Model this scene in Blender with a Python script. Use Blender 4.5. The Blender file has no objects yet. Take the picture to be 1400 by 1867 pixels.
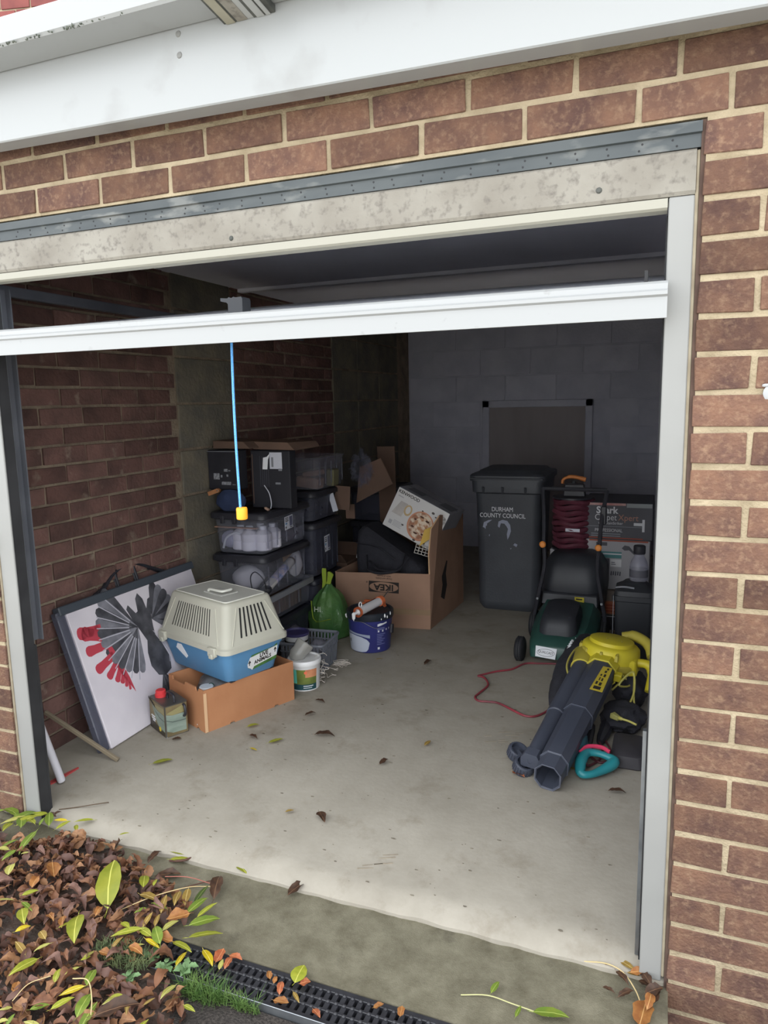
import bpy, bmesh, math, random
from mathutils import Vector, Matrix, Euler, noise

# ------------------------------------------------------------------ camera, sky, exposure
SC = bpy.context.scene
COL = SC.collection
cam_data = bpy.data.cameras.new('camera')
cam = bpy.data.objects.new('camera', cam_data)
COL.objects.link(cam)
SC.camera = cam
cam_data.sensor_fit = 'HORIZONTAL'
cam_data.sensor_width = 36.0
cam_data.lens = 1304.04 / 1400.0 * 36.0
cam_data.clip_start = 0.02
YAW, PITCH, ROLL = 0.3749, 0.1538, 0.0204
_f = Vector((-math.sin(YAW) * math.cos(PITCH), math.cos(YAW) * math.cos(PITCH), -math.sin(PITCH)))
_r = Vector((math.cos(YAW), math.sin(YAW), 0))
_d = _f.cross(_r)
_r2 = math.cos(ROLL) * _r + math.sin(ROLL) * _d
_d2 = -math.sin(ROLL) * _r + math.cos(ROLL) * _d
cam.matrix_world = Matrix(((_r2.x, -_d2.x, -_f.x, -0.05), (_r2.y, -_d2.y, -_f.y, -1.6033),
                           (_r2.z, -_d2.z, -_f.z, 1.3364), (0, 0, 0, 1)))

world = bpy.data.worlds.new('overcast_sky')
SC.world = world
world.use_nodes = True
wn, wl = world.node_tree.nodes, world.node_tree.links
wn.clear()
w_out = wn.new('ShaderNodeOutputWorld')
w_bg = wn.new('ShaderNodeBackground')
w_tc = wn.new('ShaderNodeTexCoord')
w_sep = wn.new('ShaderNodeSeparateXYZ')
w_ramp = wn.new('ShaderNodeValToRGB')
wl.new(w_tc.outputs['Generated'], w_sep.inputs[0])
wl.new(w_sep.outputs['Z'], w_ramp.inputs[0])
wl.new(w_ramp.outputs[0], w_bg.inputs[0])
wl.new(w_bg.outputs[0], w_out.inputs[0])
w_ramp.color_ramp.elements[0].position = 0.0
w_ramp.color_ramp.elements[0].color = (0.90, 0.93, 0.97, 1)
w_ramp.color_ramp.elements[1].position = 1.0
w_ramp.color_ramp.elements[1].color = (0.90, 0.94, 0.97, 1)
w_bg.inputs[1].default_value = 1.45
SC.view_settings.view_transform = 'Standard'
SC.view_settings.look = 'None'
SC.view_settings.gamma = 1.0
SC.view_settings.use_curve_mapping = False
SC.view_settings.exposure = 1.45
SC.cycles.use_denoising = True
SC.cycles.max_bounces = 10
SC.cycles.diffuse_bounces = 6
SC.cycles.transparent_max_bounces = 16
SC.cycles.caustics_reflective = False
SC.cycles.caustics_refractive = False

# ------------------------------------------------------------------ helpers
RND = random.Random(7)
PI = math.pi

def srgb(c):
    def f(v):
        v /= 255.0
        return v / 12.92 if v <= 0.04045 else ((v + 0.055) / 1.055) ** 2.4
    return (f(c[0]), f(c[1]), f(c[2]), 1.0)

MATS = {}
def gain(c, k):
    """the same hue with its reflectance multiplied by k"""
    out = []
    for v in srgb(c)[:3]:
        v = min(0.85, v * k)
        out.append(255 * (v * 12.92 if v <= 0.0031308 else 1.055 * v ** (1 / 2.4) - 0.055))
    return tuple(out)
REFL = {'facing_brick': 0.41, 'facing_mortar': 0.62, 'white_upvc': 0.345, 'white_post_paint': 0.33, 'weathered_header': 0.37, 'cream_lip': 0.36,
        'grey_steel': 0.32, 'sealant': 0.42, 'reveal_mortar': 0.36, 'white_door_paint': 0.35, 'apron_concrete': 0.60, 'slab_concrete': 0.75, 'tarmac': 0.85,
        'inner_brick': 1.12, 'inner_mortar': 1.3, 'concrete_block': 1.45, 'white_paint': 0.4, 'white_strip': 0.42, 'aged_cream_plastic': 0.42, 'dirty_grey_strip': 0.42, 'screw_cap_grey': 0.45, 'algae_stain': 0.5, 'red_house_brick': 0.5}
def mat(name, col, rough=0.6, col2=None, scale=8.0, detail=4.0, lo=0.35, hi=0.65, bump=0.0, bscale=None, metal=0.0,
        vary=0.0, spec=0.4, stretch=(1, 1, 1), dirt=None, dscale=3.0, dlo=0.55, dhi=0.75, coords='Object', sheen=None, transl=0.0, grit=0.5):
    """plain procedural surface: two mottled colours, optional third dirt colour, per-object brightness, bump"""
    if name in MATS:
        return MATS[name]
    k_ = REFL.get(name, 1.0 if name.startswith('leaf_heap') else (0.66 if name.startswith('leaf_') else 1.0))
    if k_ != 1.0:
        col = gain(col, k_)
        col2 = gain(col2, k_) if col2 else None
        dirt = gain(dirt, k_) if dirt else None
    m = bpy.data.materials.new(name)
    m.use_nodes = True
    n, l = m.node_tree.nodes, m.node_tree.links
    b = n['Principled BSDF']
    b.inputs['Roughness'].default_value = rough
    b.inputs['Metallic'].default_value = metal
    b.inputs['Specular IOR Level'].default_value = spec
    tc = n.new('ShaderNodeTexCoord')
    mp = n.new('ShaderNodeMapping')
    mp.inputs['Scale'].default_value = stretch
    l.new(tc.outputs[coords], mp.inputs[0])
    vec = mp.outputs[0]
    if vary:
        oi = n.new('ShaderNodeObjectInfo')
        add = n.new('ShaderNodeVectorMath'); add.operation = 'ADD'
        sc_ = n.new('ShaderNodeVectorMath'); sc_.operation = 'SCALE'; sc_.inputs[3].default_value = 57.0
        comb = n.new('ShaderNodeCombineXYZ')
        for k in range(3):
            l.new(oi.outputs['Random'], comb.inputs[k])
        l.new(comb.outputs[0], sc_.inputs[0])
        l.new(vec, add.inputs[0]); l.new(sc_.outputs[0], add.inputs[1])
        vec = add.outputs[0]
    out = None
    c1 = srgb(col)
    if col2 is not None:
        nz = n.new('ShaderNodeTexNoise')
        nz.inputs['Scale'].default_value = scale
        nz.inputs['Detail'].default_value = detail
        nz.inputs['Roughness'].default_value = grit
        l.new(vec, nz.inputs['Vector'])
        rp = n.new('ShaderNodeValToRGB')
        rp.color_ramp.elements[0].position = lo; rp.color_ramp.elements[0].color = c1
        rp.color_ramp.elements[1].position = hi; rp.color_ramp.elements[1].color = srgb(col2)
        l.new(nz.outputs[0], rp.inputs[0])
        out = rp.outputs[0]
    if dirt is not None:
        nz = n.new('ShaderNodeTexNoise')
        nz.inputs['Scale'].default_value = dscale
        nz.inputs['Detail'].default_value = 8
        nz.inputs['Roughness'].default_value = grit
        l.new(vec, nz.inputs['Vector'])
        rp = n.new('ShaderNodeValToRGB')
        rp.color_ramp.elements[0].position = dlo; rp.color_ramp.elements[0].color = (0, 0, 0, 1)
        rp.color_ramp.elements[1].position = dhi; rp.color_ramp.elements[1].color = (1, 1, 1, 1)
        l.new(nz.outputs[0], rp.inputs[0])
        mx = n.new('ShaderNodeMix'); mx.data_type = 'RGBA'
        l.new(rp.outputs[0], mx.inputs[0])
        if out is None:
            mx.inputs[6].default_value = c1
        else:
            l.new(out, mx.inputs[6])
        mx.inputs[7].default_value = srgb(dirt)
        out = mx.outputs[2]
    if vary:
        hsv = n.new('ShaderNodeHueSaturation')
        mr = n.new('ShaderNodeMapRange')
        mr.inputs[3].default_value = 1 - vary; mr.inputs[4].default_value = 1 + vary
        l.new(oi.outputs['Random'], mr.inputs[0]); l.new(mr.outputs[0], hsv.inputs['Value'])
        if out is None:
            hsv.inputs['Color'].default_value = c1
        else:
            l.new(out, hsv.inputs['Color'])
        out = hsv.outputs[0]
    if out is None:
        b.inputs['Base Color'].default_value = c1
    else:
        l.new(out, b.inputs['Base Color'])
    if bump:
        nz = n.new('ShaderNodeTexNoise')
        nz.inputs['Scale'].default_value = bscale or scale * 4
        nz.inputs['Detail'].default_value = 6
        l.new(vec, nz.inputs['Vector'])
        bp = n.new('ShaderNodeBump')
        bp.inputs['Strength'].default_value = bump
        bp.inputs['Distance'].default_value = 0.01
        l.new(nz.outputs[0], bp.inputs['Height'])
        l.new(bp.outputs[0], b.inputs['Normal'])
    if transl:
        b.inputs['Transmission Weight'].default_value = 0.0
        tr = n.new('ShaderNodeBsdfTranslucent')
        ms = n.new('ShaderNodeMixShader'); ms.inputs[0].default_value = transl
        if out is None:
            tr.inputs[0].default_value = c1
        else:
            l.new(out, tr.inputs[0])
        l.new(b.outputs[0], ms.inputs[1]); l.new(tr.outputs[0], ms.inputs[2])
        l.new(ms.outputs[0], n['Material Output'].inputs[0])
    MATS[name] = m
    return m

def clear_mat(name, tint, body, fac, rough=0.25):
    """clear or cloudy thin plastic: part see-through, part body colour with gloss"""
    if name in MATS:
        return MATS[name]
    m = bpy.data.materials.new(name)
    m.use_nodes = True
    n, l = m.node_tree.nodes, m.node_tree.links
    b = n['Principled BSDF']
    b.inputs['Base Color'].default_value = srgb(body)
    b.inputs['Roughness'].default_value = rough
    t = n.new('ShaderNodeBsdfTransparent'); t.inputs[0].default_value = srgb(tint)
    ms = n.new('ShaderNodeMixShader'); ms.inputs[0].default_value = fac
    l.new(t.outputs[0], ms.inputs[1]); l.new(b.outputs[0], ms.inputs[2])
    l.new(ms.outputs[0], n['Material Output'].inputs[0])
    MATS[name] = m
    return m

def link(name, data, parent=None, loc=None):
    o = bpy.data.objects.new(name, data)
    COL.objects.link(o)
    if parent is not None:
        o.parent = parent
    if loc is not None:
        o.location = loc
    return o

def obj(name, bm, m, parent=None, loc=None, smooth=False, label=None):
    me = bpy.data.meshes.new(name)
    bmesh.ops.recalc_face_normals(bm, faces=bm.faces)
    bm.to_mesh(me)
    bm.free()
    if smooth:
        for p in me.polygons:
            p.use_smooth = True
        try:
            me.set_sharp_from_angle(angle=math.radians(40))
        except Exception:
            pass
    me.materials.append(m)
    o = link(name, me, parent, loc)
    if label:
        o['label'] = label
    return o

def tag(o, label, cat, group=None):
    o['label'] = label
    o['category'] = cat
    if group:
        o['group'] = group
    return o

def thing(name, label, cat, loc=(0, 0, 0), rz=0.0, group=None, rot=None):
    o = link(name, None, None, loc)
    o.empty_display_size = 0.05
    o.rotation_euler = rot if rot is not None else (0, 0, rz)
    return tag(o, label, cat, group)

def struct(o):
    o['kind'] = 'structure'
    return o

def B():
    return bmesh.new()

def box(bm, x0, x1, y0, y1, z0, z1, bev=0.0, mtx=None, seg=1):
    vs = [bm.verts.new((x, y, z)) for z in (z0, z1) for y in (y0, y1) for x in (x0, x1)]
    fs = [(0, 2, 3, 1), (4, 5, 7, 6), (0, 1, 5, 4), (2, 6, 7, 3), (0, 4, 6, 2), (1, 3, 7, 5)]
    faces = [bm.faces.new([vs[i] for i in f]) for f in fs]
    if mtx is not None:
        for v in vs:
            v.co = mtx @ v.co
    if bev:
        es = list({e for f in faces for e in f.edges})
        bmesh.ops.bevel(bm, geom=es, offset=bev, segments=seg, affect='EDGES', profile=0.6)
    return vs

def hexa(bm, p, bev=0.0, seg=1):
    """eight corners: bottom ring then top ring"""
    vs = [bm.verts.new(c) for c in p]
    fs = [(3, 2, 1, 0), (4, 5, 6, 7), (0, 1, 5, 4), (1, 2, 6, 5), (2, 3, 7, 6), (3, 0, 4, 7)]
    faces = [bm.faces.new([vs[i] for i in f]) for f in fs]
    if bev:
        es = list({e for f in faces for e in f.edges})
        bmesh.ops.bevel(bm, geom=es, offset=bev, segments=seg, affect='EDGES', profile=0.6)
    return vs

def ring_pts(w, d, z, r, n=4):
    """rounded rectangle ring, centre origin"""
    pts = []
    for cx, cy, a0 in ((w / 2 - r, d / 2 - r, 0), (-w / 2 + r, d / 2 - r, 90), (-w / 2 + r, -d / 2 + r, 180), (w / 2 - r, -d / 2 + r, 270)):
        for k in range(n + 1):
            a = math.radians(a0 + 90 * k / n)
            pts.append(Vector((cx + r * math.cos(a), cy + r * math.sin(a), z)))
    return pts

def loft(bm, rings, cap0=True, cap1=True, closed=True):
    rv = [[bm.verts.new(p) for p in r] for r in rings]
    n = len(rv[0])
    for a, b in zip(rv[:-1], rv[1:]):
        for i in range(n if closed else n - 1):
            j = (i + 1) % n
            bm.faces.new((a[i], a[j], b[j], b[i]))
    if cap0:
        bm.faces.new(list(reversed(rv[0])))
    if cap1:
        bm.faces.new(rv[-1])
    return rv

def lathe(bm, prof, n=24, mtx=None, cap0=True, cap1=True):
    rings = []
    for r, z in prof:
        ring = [Vector((max(r, 1e-5) * math.cos(2 * PI * k / n), max(r, 1e-5) * math.sin(2 * PI * k / n), z)) for k in range(n)]
        if mtx is not None:
            ring = [mtx @ p for p in ring]
        rings.append(ring)
    return loft(bm, rings, cap0, cap1)

def smooth_path(pts, n=6, closed=False):
    """Catmull-Rom through the points"""
    P = [Vector(p) for p in pts]
    out = []
    m = len(P)
    for i in range(m if closed else m - 1):
        p0 = P[(i - 1) % m] if (closed or i > 0) else P[0] * 2 - P[1]
        p1, p2 = P[i], P[(i + 1) % m]
        p3 = P[(i + 2) % m] if (closed or i + 2 < m) else P[-1] * 2 - P[-2]
        for k in range(n):
            t = k / n
            out.append(0.5 * ((2 * p1) + (p2 - p0) * t + (2 * p0 - 5 * p1 + 4 * p2 - p3) * t * t + (3 * p1 - p0 - 3 * p2 + p3) * t ** 3))
    if not closed:
        out.append(P[-1])
    return out

def tube(bm, pts, r, n=8, closed=False, flat=1.0):
    """sweep a circle (or an ellipse) along a path; r may be a list"""
    P = [Vector(p) for p in pts]
    m = len(P)
    rr = r if isinstance(r, (list, tuple)) else [r] * m
    up = None
    rings = []
    for i in range(m):
        if closed:
            t = (P[(i + 1) % m] - P[(i - 1) % m]).normalized()
        else:
            t = (P[min(i + 1, m - 1)] - P[max(i - 1, 0)]).normalized()
        if up is None:
            up = Vector((0, 0, 1)) if abs(t.z) < 0.9 else Vector((1, 0, 0))
        a = t.cross(up)
        if a.length < 1e-5:
            a = t.cross(Vector((1, 0, 0.3)))
        a.normalize()
        b = a.cross(t).normalized()
        up = b
        rings.append([P[i] + (a * math.cos(2 * PI * k / n) + b * flat * math.sin(2 * PI * k / n)) * rr[i] for k in range(n)])
    if closed:
        rings.append(rings[0])
        return loft(bm, rings, False, False)
    return loft(bm, rings)

def prism(bm, poly, z0, z1, mtx=None):
    a = [Vector((x, y, z0)) for x, y in poly]
    b = [Vector((x, y, z1)) for x, y in poly]
    if mtx is not None:
        a = [mtx @ p for p in a]; b = [mtx @ p for p in b]
    return loft(bm, [a, b])

def frame_mtx(origin, xdir, ydir):
    """local x, y along the two directions, z out of the face"""
    x = Vector(xdir).normalized()
    z = x.cross(Vector(ydir)).normalized()
    y = z.cross(x)
    m = Matrix((x, y, z)).transposed().to_4x4()
    m.translation = Vector(origin)
    return m

def blob(bm, c, s, seed, amp=0.18, freq=2.0, sub=3, flat_z=None):
    """lumpy closed shape"""
    r = bmesh.ops.create_icosphere(bm, subdivisions=sub, radius=1.0)
    off = Vector((seed * 3.1, seed * 1.7, seed * 2.3))
    for v in r['verts']:
        d = v.co.normalized()
        k = 1 + amp * noise.fractal(d * freq + off, 1.0, 2.0, 3)
        v.co = Vector((c[0] + d.x * s[0] * k, c[1] + d.y * s[1] * k, c[2] + d.z * s[2] * k))
        if flat_z is not None and v.co.z < flat_z:
            v.co.z = flat_z
    return r['verts']

def text(name, body, size, m, mtx, parent, align='CENTER', ext=0.0004, sx=1.0, bold=0.0, label=None):
    cu = bpy.data.curves.new(name, 'FONT')
    cu.body = body
    cu.size = size
    cu.align_x = align
    cu.align_y = 'CENTER'
    cu.extrude = ext
    cu.offset = bold
    cu.resolution_u = 3
    t = bpy.data.objects.new(name, cu)
    COL.objects.link(t)
    dg = bpy.context.evaluated_depsgraph_get()
    me = bpy.data.meshes.new_from_object(t.evaluated_get(dg))
    bpy.data.objects.remove(t)
    bpy.data.curves.remove(cu)
    me.transform(mtx @ Matrix.Diagonal((sx, 1, 1, 1)))
    me.materials.clear()
    me.materials.append(m)
    o = link(name, me, parent)
    if label:
        o['label'] = label
    return o

def card(bm, mtx, x0, x1, y0, y1, th=0.0006):
    """thin printed panel on a face given by mtx"""
    box(bm, x0, x1, y0, y1, -th, th, mtx=mtx)

def copy_piece(src, parent, mtx=None, loc=None, rot=None, scale=None):
    c = src.copy()
    COL.objects.link(c)
    c.parent = parent
    if loc is not None:
        c.location = loc
    if rot is not None:
        c.rotation_euler = rot
    if scale is not None:
        c.scale = scale
    return c

def copy_tree(o, parent=None):
    c = o.copy()
    COL.objects.link(c)
    if parent is not None:
        c.parent = parent
    for ch in list(o.children):
        copy_tree(ch, c)
    return c

# ------------------------------------------------------------------ materials of the building
M_brick = mat('facing_brick', (168, 128, 106), 0.9, (126, 96, 88), 12, 12, 0.36, 0.66, bump=0.45, bscale=160, vary=0.25, grit=0.62, spec=0.15, dirt=(196, 160, 132), dscale=75, dlo=0.50, dhi=0.80)
M_mortar = mat('facing_mortar', (205, 188, 158), 0.95, (176, 160, 132), 14, 5, bump=0.6, bscale=120, spec=0.1)
M_brick_in = mat('inner_brick', (106, 80, 74), 0.95, (82, 64, 60), 8, 5, bump=0.6, bscale=60, vary=0.22, spec=0.1, dirt=(140, 126, 112), dscale=12, dlo=0.62, dhi=0.8)
M_mortar_in = mat('inner_mortar', (128, 116, 100), 0.95, (104, 92, 80), 10, 6, bump=0.7, bscale=70, spec=0.1)
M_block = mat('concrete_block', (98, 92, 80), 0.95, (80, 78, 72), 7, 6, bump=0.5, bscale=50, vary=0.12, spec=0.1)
M_slab = mat('slab_concrete', (184, 177, 164), 0.85, (158, 151, 138), 3.2, 10, 0.30, 0.72, bump=0.07, bscale=60, spec=0.2, grit=0.70, dirt=(138, 128, 112), dscale=5.5, dlo=0.54, dhi=0.80)
M_apron = mat('apron_concrete', (148, 142, 122), 0.9, (104, 98, 80), 11, 14, 0.32, 0.68, bump=0.25, bscale=300, spec=0.2, grit=0.72, dirt=(74, 70, 62), dscale=4.5, dlo=0.55, dhi=0.74)
M_tarmac = mat('tarmac', (82, 76, 72), 0.95, (58, 54, 52), 160, 3, bump=0.9, bscale=220, spec=0.2)
M_upvc = mat('white_upvc', (240, 243, 243), 0.32, spec=0.5, dirt=(196, 194, 188), dscale=5, dlo=0.60, dhi=0.9)
M_gut_dirt = mat('algae_stain', (128, 134, 120), 0.8, (96, 104, 92), 60, 4)
M_post = mat('white_post_paint', (226, 226, 222), 0.4, (214, 214, 210), 3, 3, spec=0.4)
M_header = mat('weathered_header', (218, 212, 198), 0.7, (186, 178, 164), 6, 10, 0.35, 0.65, bump=0.1, bscale=90, dirt=(158, 150, 140), dscale=70, dlo=0.52, dhi=0.74)
M_lip = mat('cream_lip', (236, 232, 214), 0.5)
M_steel = mat('grey_steel', (124, 132, 134), 0.55, (104, 113, 117), 5, 6, stretch=(1, 1, 3), dirt=(172, 175, 172), dscale=7, dlo=0.56, dhi=0.66, metal=0.0, spec=0.4)
M_seal = mat('sealant', (214, 200, 172), 0.8, (188, 172, 146), 20, 4)
M_reveal = mat('reveal_mortar', (140, 112, 98), 0.95, (118, 94, 84), 18, 4)
M_dark_steel = mat('dark_track_steel', (92, 94, 100), 0.5, (78, 80, 86), 6, 4, spec=0.4)
M_black = mat('black_rubber', (44, 44, 46), 0.7, (34, 34, 36), 10, 3)
M_galv = mat('galvanised_steel', (150, 154, 158), 0.35, (128, 132, 136), 20, 3, metal=0.8)
M_door = mat('white_door_paint', (236, 238, 238), 0.3, dirt=(196, 196, 190), dscale=26, dlo=0.66, dhi=0.78, spec=0.5)
M_door_in = mat('door_inner_steel', (150, 152, 156), 0.5, (136, 138, 142), 4, 3)
M_timber = mat('roof_timber', (230, 230, 238), 0.9, (222, 222, 230), 5, 5, stretch=(1, 8, 8))  # near-white like the deck: glare veil put into the colour
M_ceiling = mat('roof_deck', (228, 228, 238), 0.9, (220, 220, 230), 3, 4)  # pale tone imitates lens glare lifting the dark gap over the door
M_pale_wall = mat('glare_lifted_block', (184, 184, 194), 0.95, (170, 170, 182), 5, 5, bump=0.3, bscale=50, vary=0.05)  # pale blue-grey stands in for the glare veil over the dark interior
M_tile_red = mat('red_house_brick', (168, 92, 84), 0.85, (146, 78, 74), 9, 4, vary=0.12)

XL, XR, YB, ZC = -2.25, 0.14, 4.7, 1.955      # inner faces of the garage
JT = 1.865                                   # bed joint that the lintel carries; courses of 75 mm from it
PITCH_Z = 0.075

# ------------------------------------------------------------------ floor, apron, drive
def patch(x0, x1, y0, y1, z0, z1, nx, ny, fn=None):
    bm = B()
    g = [[bm.verts.new((x0 + (x1 - x0) * i / nx, y0 + (y1 - y0) * j / ny, z1)) for i in range(nx + 1)] for j in range(ny + 1)]
    for j in range(ny):
        for i in range(nx):
            bm.faces.new((g[j][i], g[j][i + 1], g[j + 1][i + 1], g[j + 1][i]))
    if fn:
        for row in g:
            for v in row:
                v.co = fn(v.co)
    edge = [g[0][i] for i in range(nx + 1)] + [g[j][nx] for j in range(1, ny + 1)] + [g[ny][i] for i in range(nx - 1, -1, -1)] + [g[j][0] for j in range(ny - 1, 0, -1)]
    low = [bm.verts.new((v.co.x, v.co.y, z0)) for v in edge]
    m = len(edge)
    for i in range(m):
        k = (i + 1) % m
        bm.faces.new((edge[i], low[i], low[k], edge[k]))
    bm.faces.new(low)
    return bm

def slab_edge(co):
    if co.y < 0.3:
        t = max(0.0, 1 - (co.y - 0.02) / 0.05) if co.y > 0.02 else 1.0
        co = Vector((co.x, co.y + 0.012 * noise.noise(Vector((co.x * 9, 0, 3))), co.z - 0.024 * t * t + 0.003 * noise.noise(Vector((co.x * 14, co.y * 30, 0)))))
    return co

floor = struct(obj('floor', patch(XL - 0.1, XR + 0.1, 0.012, YB + 0.1, -0.10, 0.0, 120, 110, slab_edge), M_slab, smooth=True))
def apron_fn(co):
    return co + Vector((0, 0, 0.004 * noise.noise(co * 7) + 0.0025 * noise.noise(co * 31)))
apron = struct(obj('concrete_apron', patch(-2.9, 0.004, -0.254, 0.03, -0.12, -0.034, 140, 14, apron_fn), M_apron, smooth=True))
bm = B(); box(bm, -9, 0.0, -0.80, -0.36, -0.25, -0.052)
struct(obj('tarmac_drive', bm, M_tarmac))
bm = B(); box(bm, -9, 9, -14, -0.80, -0.25, -0.052)
struct(obj('unseen_drive', bm, mat('pale_drive', (196, 190, 178), 0.9, (180, 174, 162), 4, 6)))  # unseen pale ground, added to bounce light up into the garage
bm = B(); box(bm, 0.004, 9, -0.80, 0.01, -0.3, -0.17)
struct(obj('soil_strip', bm, mat('border_soil', (74, 66, 58), 0.95, (56, 50, 44), 40, 4, bump=0.6, bscale=120)))
# hairline ridges and marks in the concrete
M_scuff = mat('tyre_scuff', (128, 118, 104), 0.9, (146, 136, 120), 30, 4)
bm = B()
for (cx, cy, n, lx) in ((-0.62, 1.0, 8, 0.06), (-0.78, 0.12, 6, 0.08)):
    for k in range(n):
        a = RND.uniform(0.35, 0.5)
        x, y = cx + RND.uniform(-0.07, 0.07), cy + k * 0.016
        d = Vector((math.cos(a), math.sin(a), 0)) * lx * RND.uniform(0.4, 1.0)
        box(bm, 0, d.length, -0.0022, 0.0022, -0.001, 0.0009, mtx=Matrix.Translation((x, y, 0.0)) @ Matrix.Rotation(a, 4, 'Z'))
o = obj('scuff_mark', bm, M_scuff, floor); o['kind'] = 'stuff'
bm = B()
rs = random.Random(77)
for k in range(260):
    x, y = rs.uniform(-2.0, -0.08), 0.06 + 2.2 * rs.random() ** 1.6
    s = 0.0009 + 0.0042 * rs.random() ** 3
    a = rs.uniform(0, PI)
    prism(bm, [(x + s * rs.uniform(0.5, 1.3) * math.cos(a + t_) * 1.7, y + s * rs.uniform(0.4, 1.0) * math.sin(a + t_)) for t_ in (0, 1.05, 2.1, 3.14, 4.2, 5.2)], 0.0, 0.0012)
o = obj('grit', bm, mat('dark_grit', (122, 114, 100), 0.95, (88, 80, 70), 20, 3), floor, label='dark grit and leaf crumbs scattered on the concrete'); o['kind'] = 'stuff'

# ------------------------------------------------------------------ brick pieces
def brick_mesh(name, w, h, d, m, jit, seed):
    r = random.Random(seed)
    bm = B()
    vs = box(bm, -w / 2, w / 2, 0, d, 0, h)
    for v in vs:
        v.co += Vector((r.uniform(-jit, jit), r.uniform(-jit, jit) * 0.6, r.uniform(-jit, jit)))
    bmesh.ops.bevel(bm, geom=list(bm.edges), offset=0.0016, segments=1, affect='EDGES')
    me = bpy.data.meshes.new(name)
    bmesh.ops.recalc_face_normals(bm, faces=bm.faces)
    bm.to_mesh(me); bm.free()
    me.materials.append(m)
    return me

BRICK_W, BRICK_H, JOINT = 0.2135, 0.0635, 0.0115
brick_cache = {}
def lay(parent, name, x0, x1, z, m, y=0.0, axis='x', depth=0.06, h=BRICK_H):
    """one brick whose face lies at y (axis x) or whose face lies at x=y looking to +x (axis y)"""
    w = round(x1 - x0, 3)
    var = RND.randrange(4)
    key = (name, w, var, m.name, h, depth)
    if key not in brick_cache:
        brick_cache[key] = brick_mesh(name, w, h, depth, m, 0.0019, int(w * 1000) + var * 7 % 9999)
    o = bpy.data.objects.new(name, brick_cache[key])
    COL.objects.link(o)
    o.parent = parent
    dy = RND.uniform(-0.0015, 0.0015)
    if axis == 'x':
        o.location = ((x0 + x1) / 2, y + dy, z)
        o.rotation_euler = (0, RND.uniform(-0.003, 0.003), 0)
    else:
        o.location = (y + dy, (x0 + x1) / 2, z)
        o.rotation_euler = (0, 0, PI / 2)
    return o

# ------------------------------------------------------------------ front wall
bm = B()
MF = 0.0035                                             # mortar face, just behind the brick faces
box(bm, 0.004, 0.75, MF, 0.11, -0.24, JT)
box(bm, -3.3, -1.999, MF, 0.11, 0.02, JT)
box(bm, -3.3, 0.75, MF, 0.11, JT, 2.22)
wall_front = struct(obj('wall_front', bm, M_mortar))
J2 = JOINT / 2
for k in range(28):                                     # right pier, half and whole bricks in turn
    z = JT - PITCH_Z * (k + 1) + J2
    x = 0.001
    w = BRICK_W if k % 2 else BRICK_W / 2 - J2
    while x < 0.62:
        lay(wall_front, 'brick', x, x + w, z, M_brick)
        x += w + JOINT
        w = BRICK_W
for k in range(25):                                     # left pier
    z = JT - PITCH_Z * (k + 1) + J2
    x = -1.996
    w = BRICK_W if k % 2 else BRICK_W / 2 - J2
    n = 0
    while n < (2 if k > 11 else 1):
        lay(wall_front, 'brick', x - w, x, z, M_brick)
        x -= w + JOINT
        w = BRICK_W
        n += 1
ROW_A = [-2.148, -1.923, -1.698, -1.474, -1.249, -1.023, -0.801, -0.575, -0.348, -0.122, 0.044, 0.269, 0.494]
ROW_B = [-2.264, -2.039, -1.814, -1.588, -1.36, -1.138, -0.915, -0.693, -0.469, -0.245, -0.049, 0.176, 0.401, 0.62]
ROW_C = [-2.148, -1.923, -1.698, -1.474, -1.249, -1.023, -0.801, -0.575, -0.348, -0.122, 0.064, 0.289, 0.514]
for r, row in enumerate((ROW_A, ROW_B, ROW_C)):
    z = JT + PITCH_Z * r + J2 + 0.002
    for a, b in zip(row[:-1], row[1:]):
        lay(wall_front, 'brick', a + J2, b - J2, z, M_brick)
bm = B(); box(bm, -3.3, -2.0, -0.012, 0.1, -0.2, -0.02, 0.006)
o = obj('plinth', bm, M_apron, wall_front, label='grey concrete plinth under the brickwork')
bm = B(); box(bm, -0.0050, 0.004, 0.0075, 0.10, -0.06, JT - 0.002)
obj('reveal', bm, M_reveal, wall_front, label='brown mortared reveal edge beside the white post')
# white paint splash on the right pier
bm = B()
for k in range(12):
    a = k * PI / 6
    c = Vector((0.130, -0.0022, 1.333))
blob(bm, (0.136, -0.0005, 1.336), (0.009, 0.0012, 0.012), 3, 0.4, 2.5, 2)
blob(bm, (0.134, -0.0005, 1.352), (0.010, 0.0012, 0.003), 5, 0.4, 2.5, 2)
obj('paint_splash', bm, mat('white_paint', (236, 238, 240), 0.6), wall_front, smooth=True, label='white paint splash on a brick of the right pier')

# ------------------------------------------------------------------ inner walls
bm = B(); box(bm, XL - 0.12, XL - 0.009, 0.03, YB + 0.1, -0.1, 2.2)
wall_left = struct(obj('wall_left', bm, M_mortar_in))
def inner_panel(y0, y1, z0):
    k = 0
    z = JT - 25 * PITCH_Z + J2 + 0.075 * 0
    while z < 2.0:
        if z >= z0:
            y = y0 + J2 - (0.1125 if k % 2 else 0.0)
            while y < y1 - 0.03:
                a, b = max(y, y0 + J2), min(y + BRICK_W, y1 - J2)
                if b - a > 0.03:
                    lay(wall_left, 'inner_brick', a, b, z, M_brick_in, XL, 'y')
                y += BRICK_W + JOINT
        z += PITCH_Z
        k += 1
inner_panel(0.12, 1.285, -0.1)
inner_panel(1.80, 3.05, 0.74)
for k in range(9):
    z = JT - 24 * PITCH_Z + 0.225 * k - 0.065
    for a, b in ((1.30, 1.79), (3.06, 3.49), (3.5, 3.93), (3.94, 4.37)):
        lay(wall_left, 'concrete_block', a, b, max(z, -0.04), M_block, XL, 'y', h=0.212)
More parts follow.
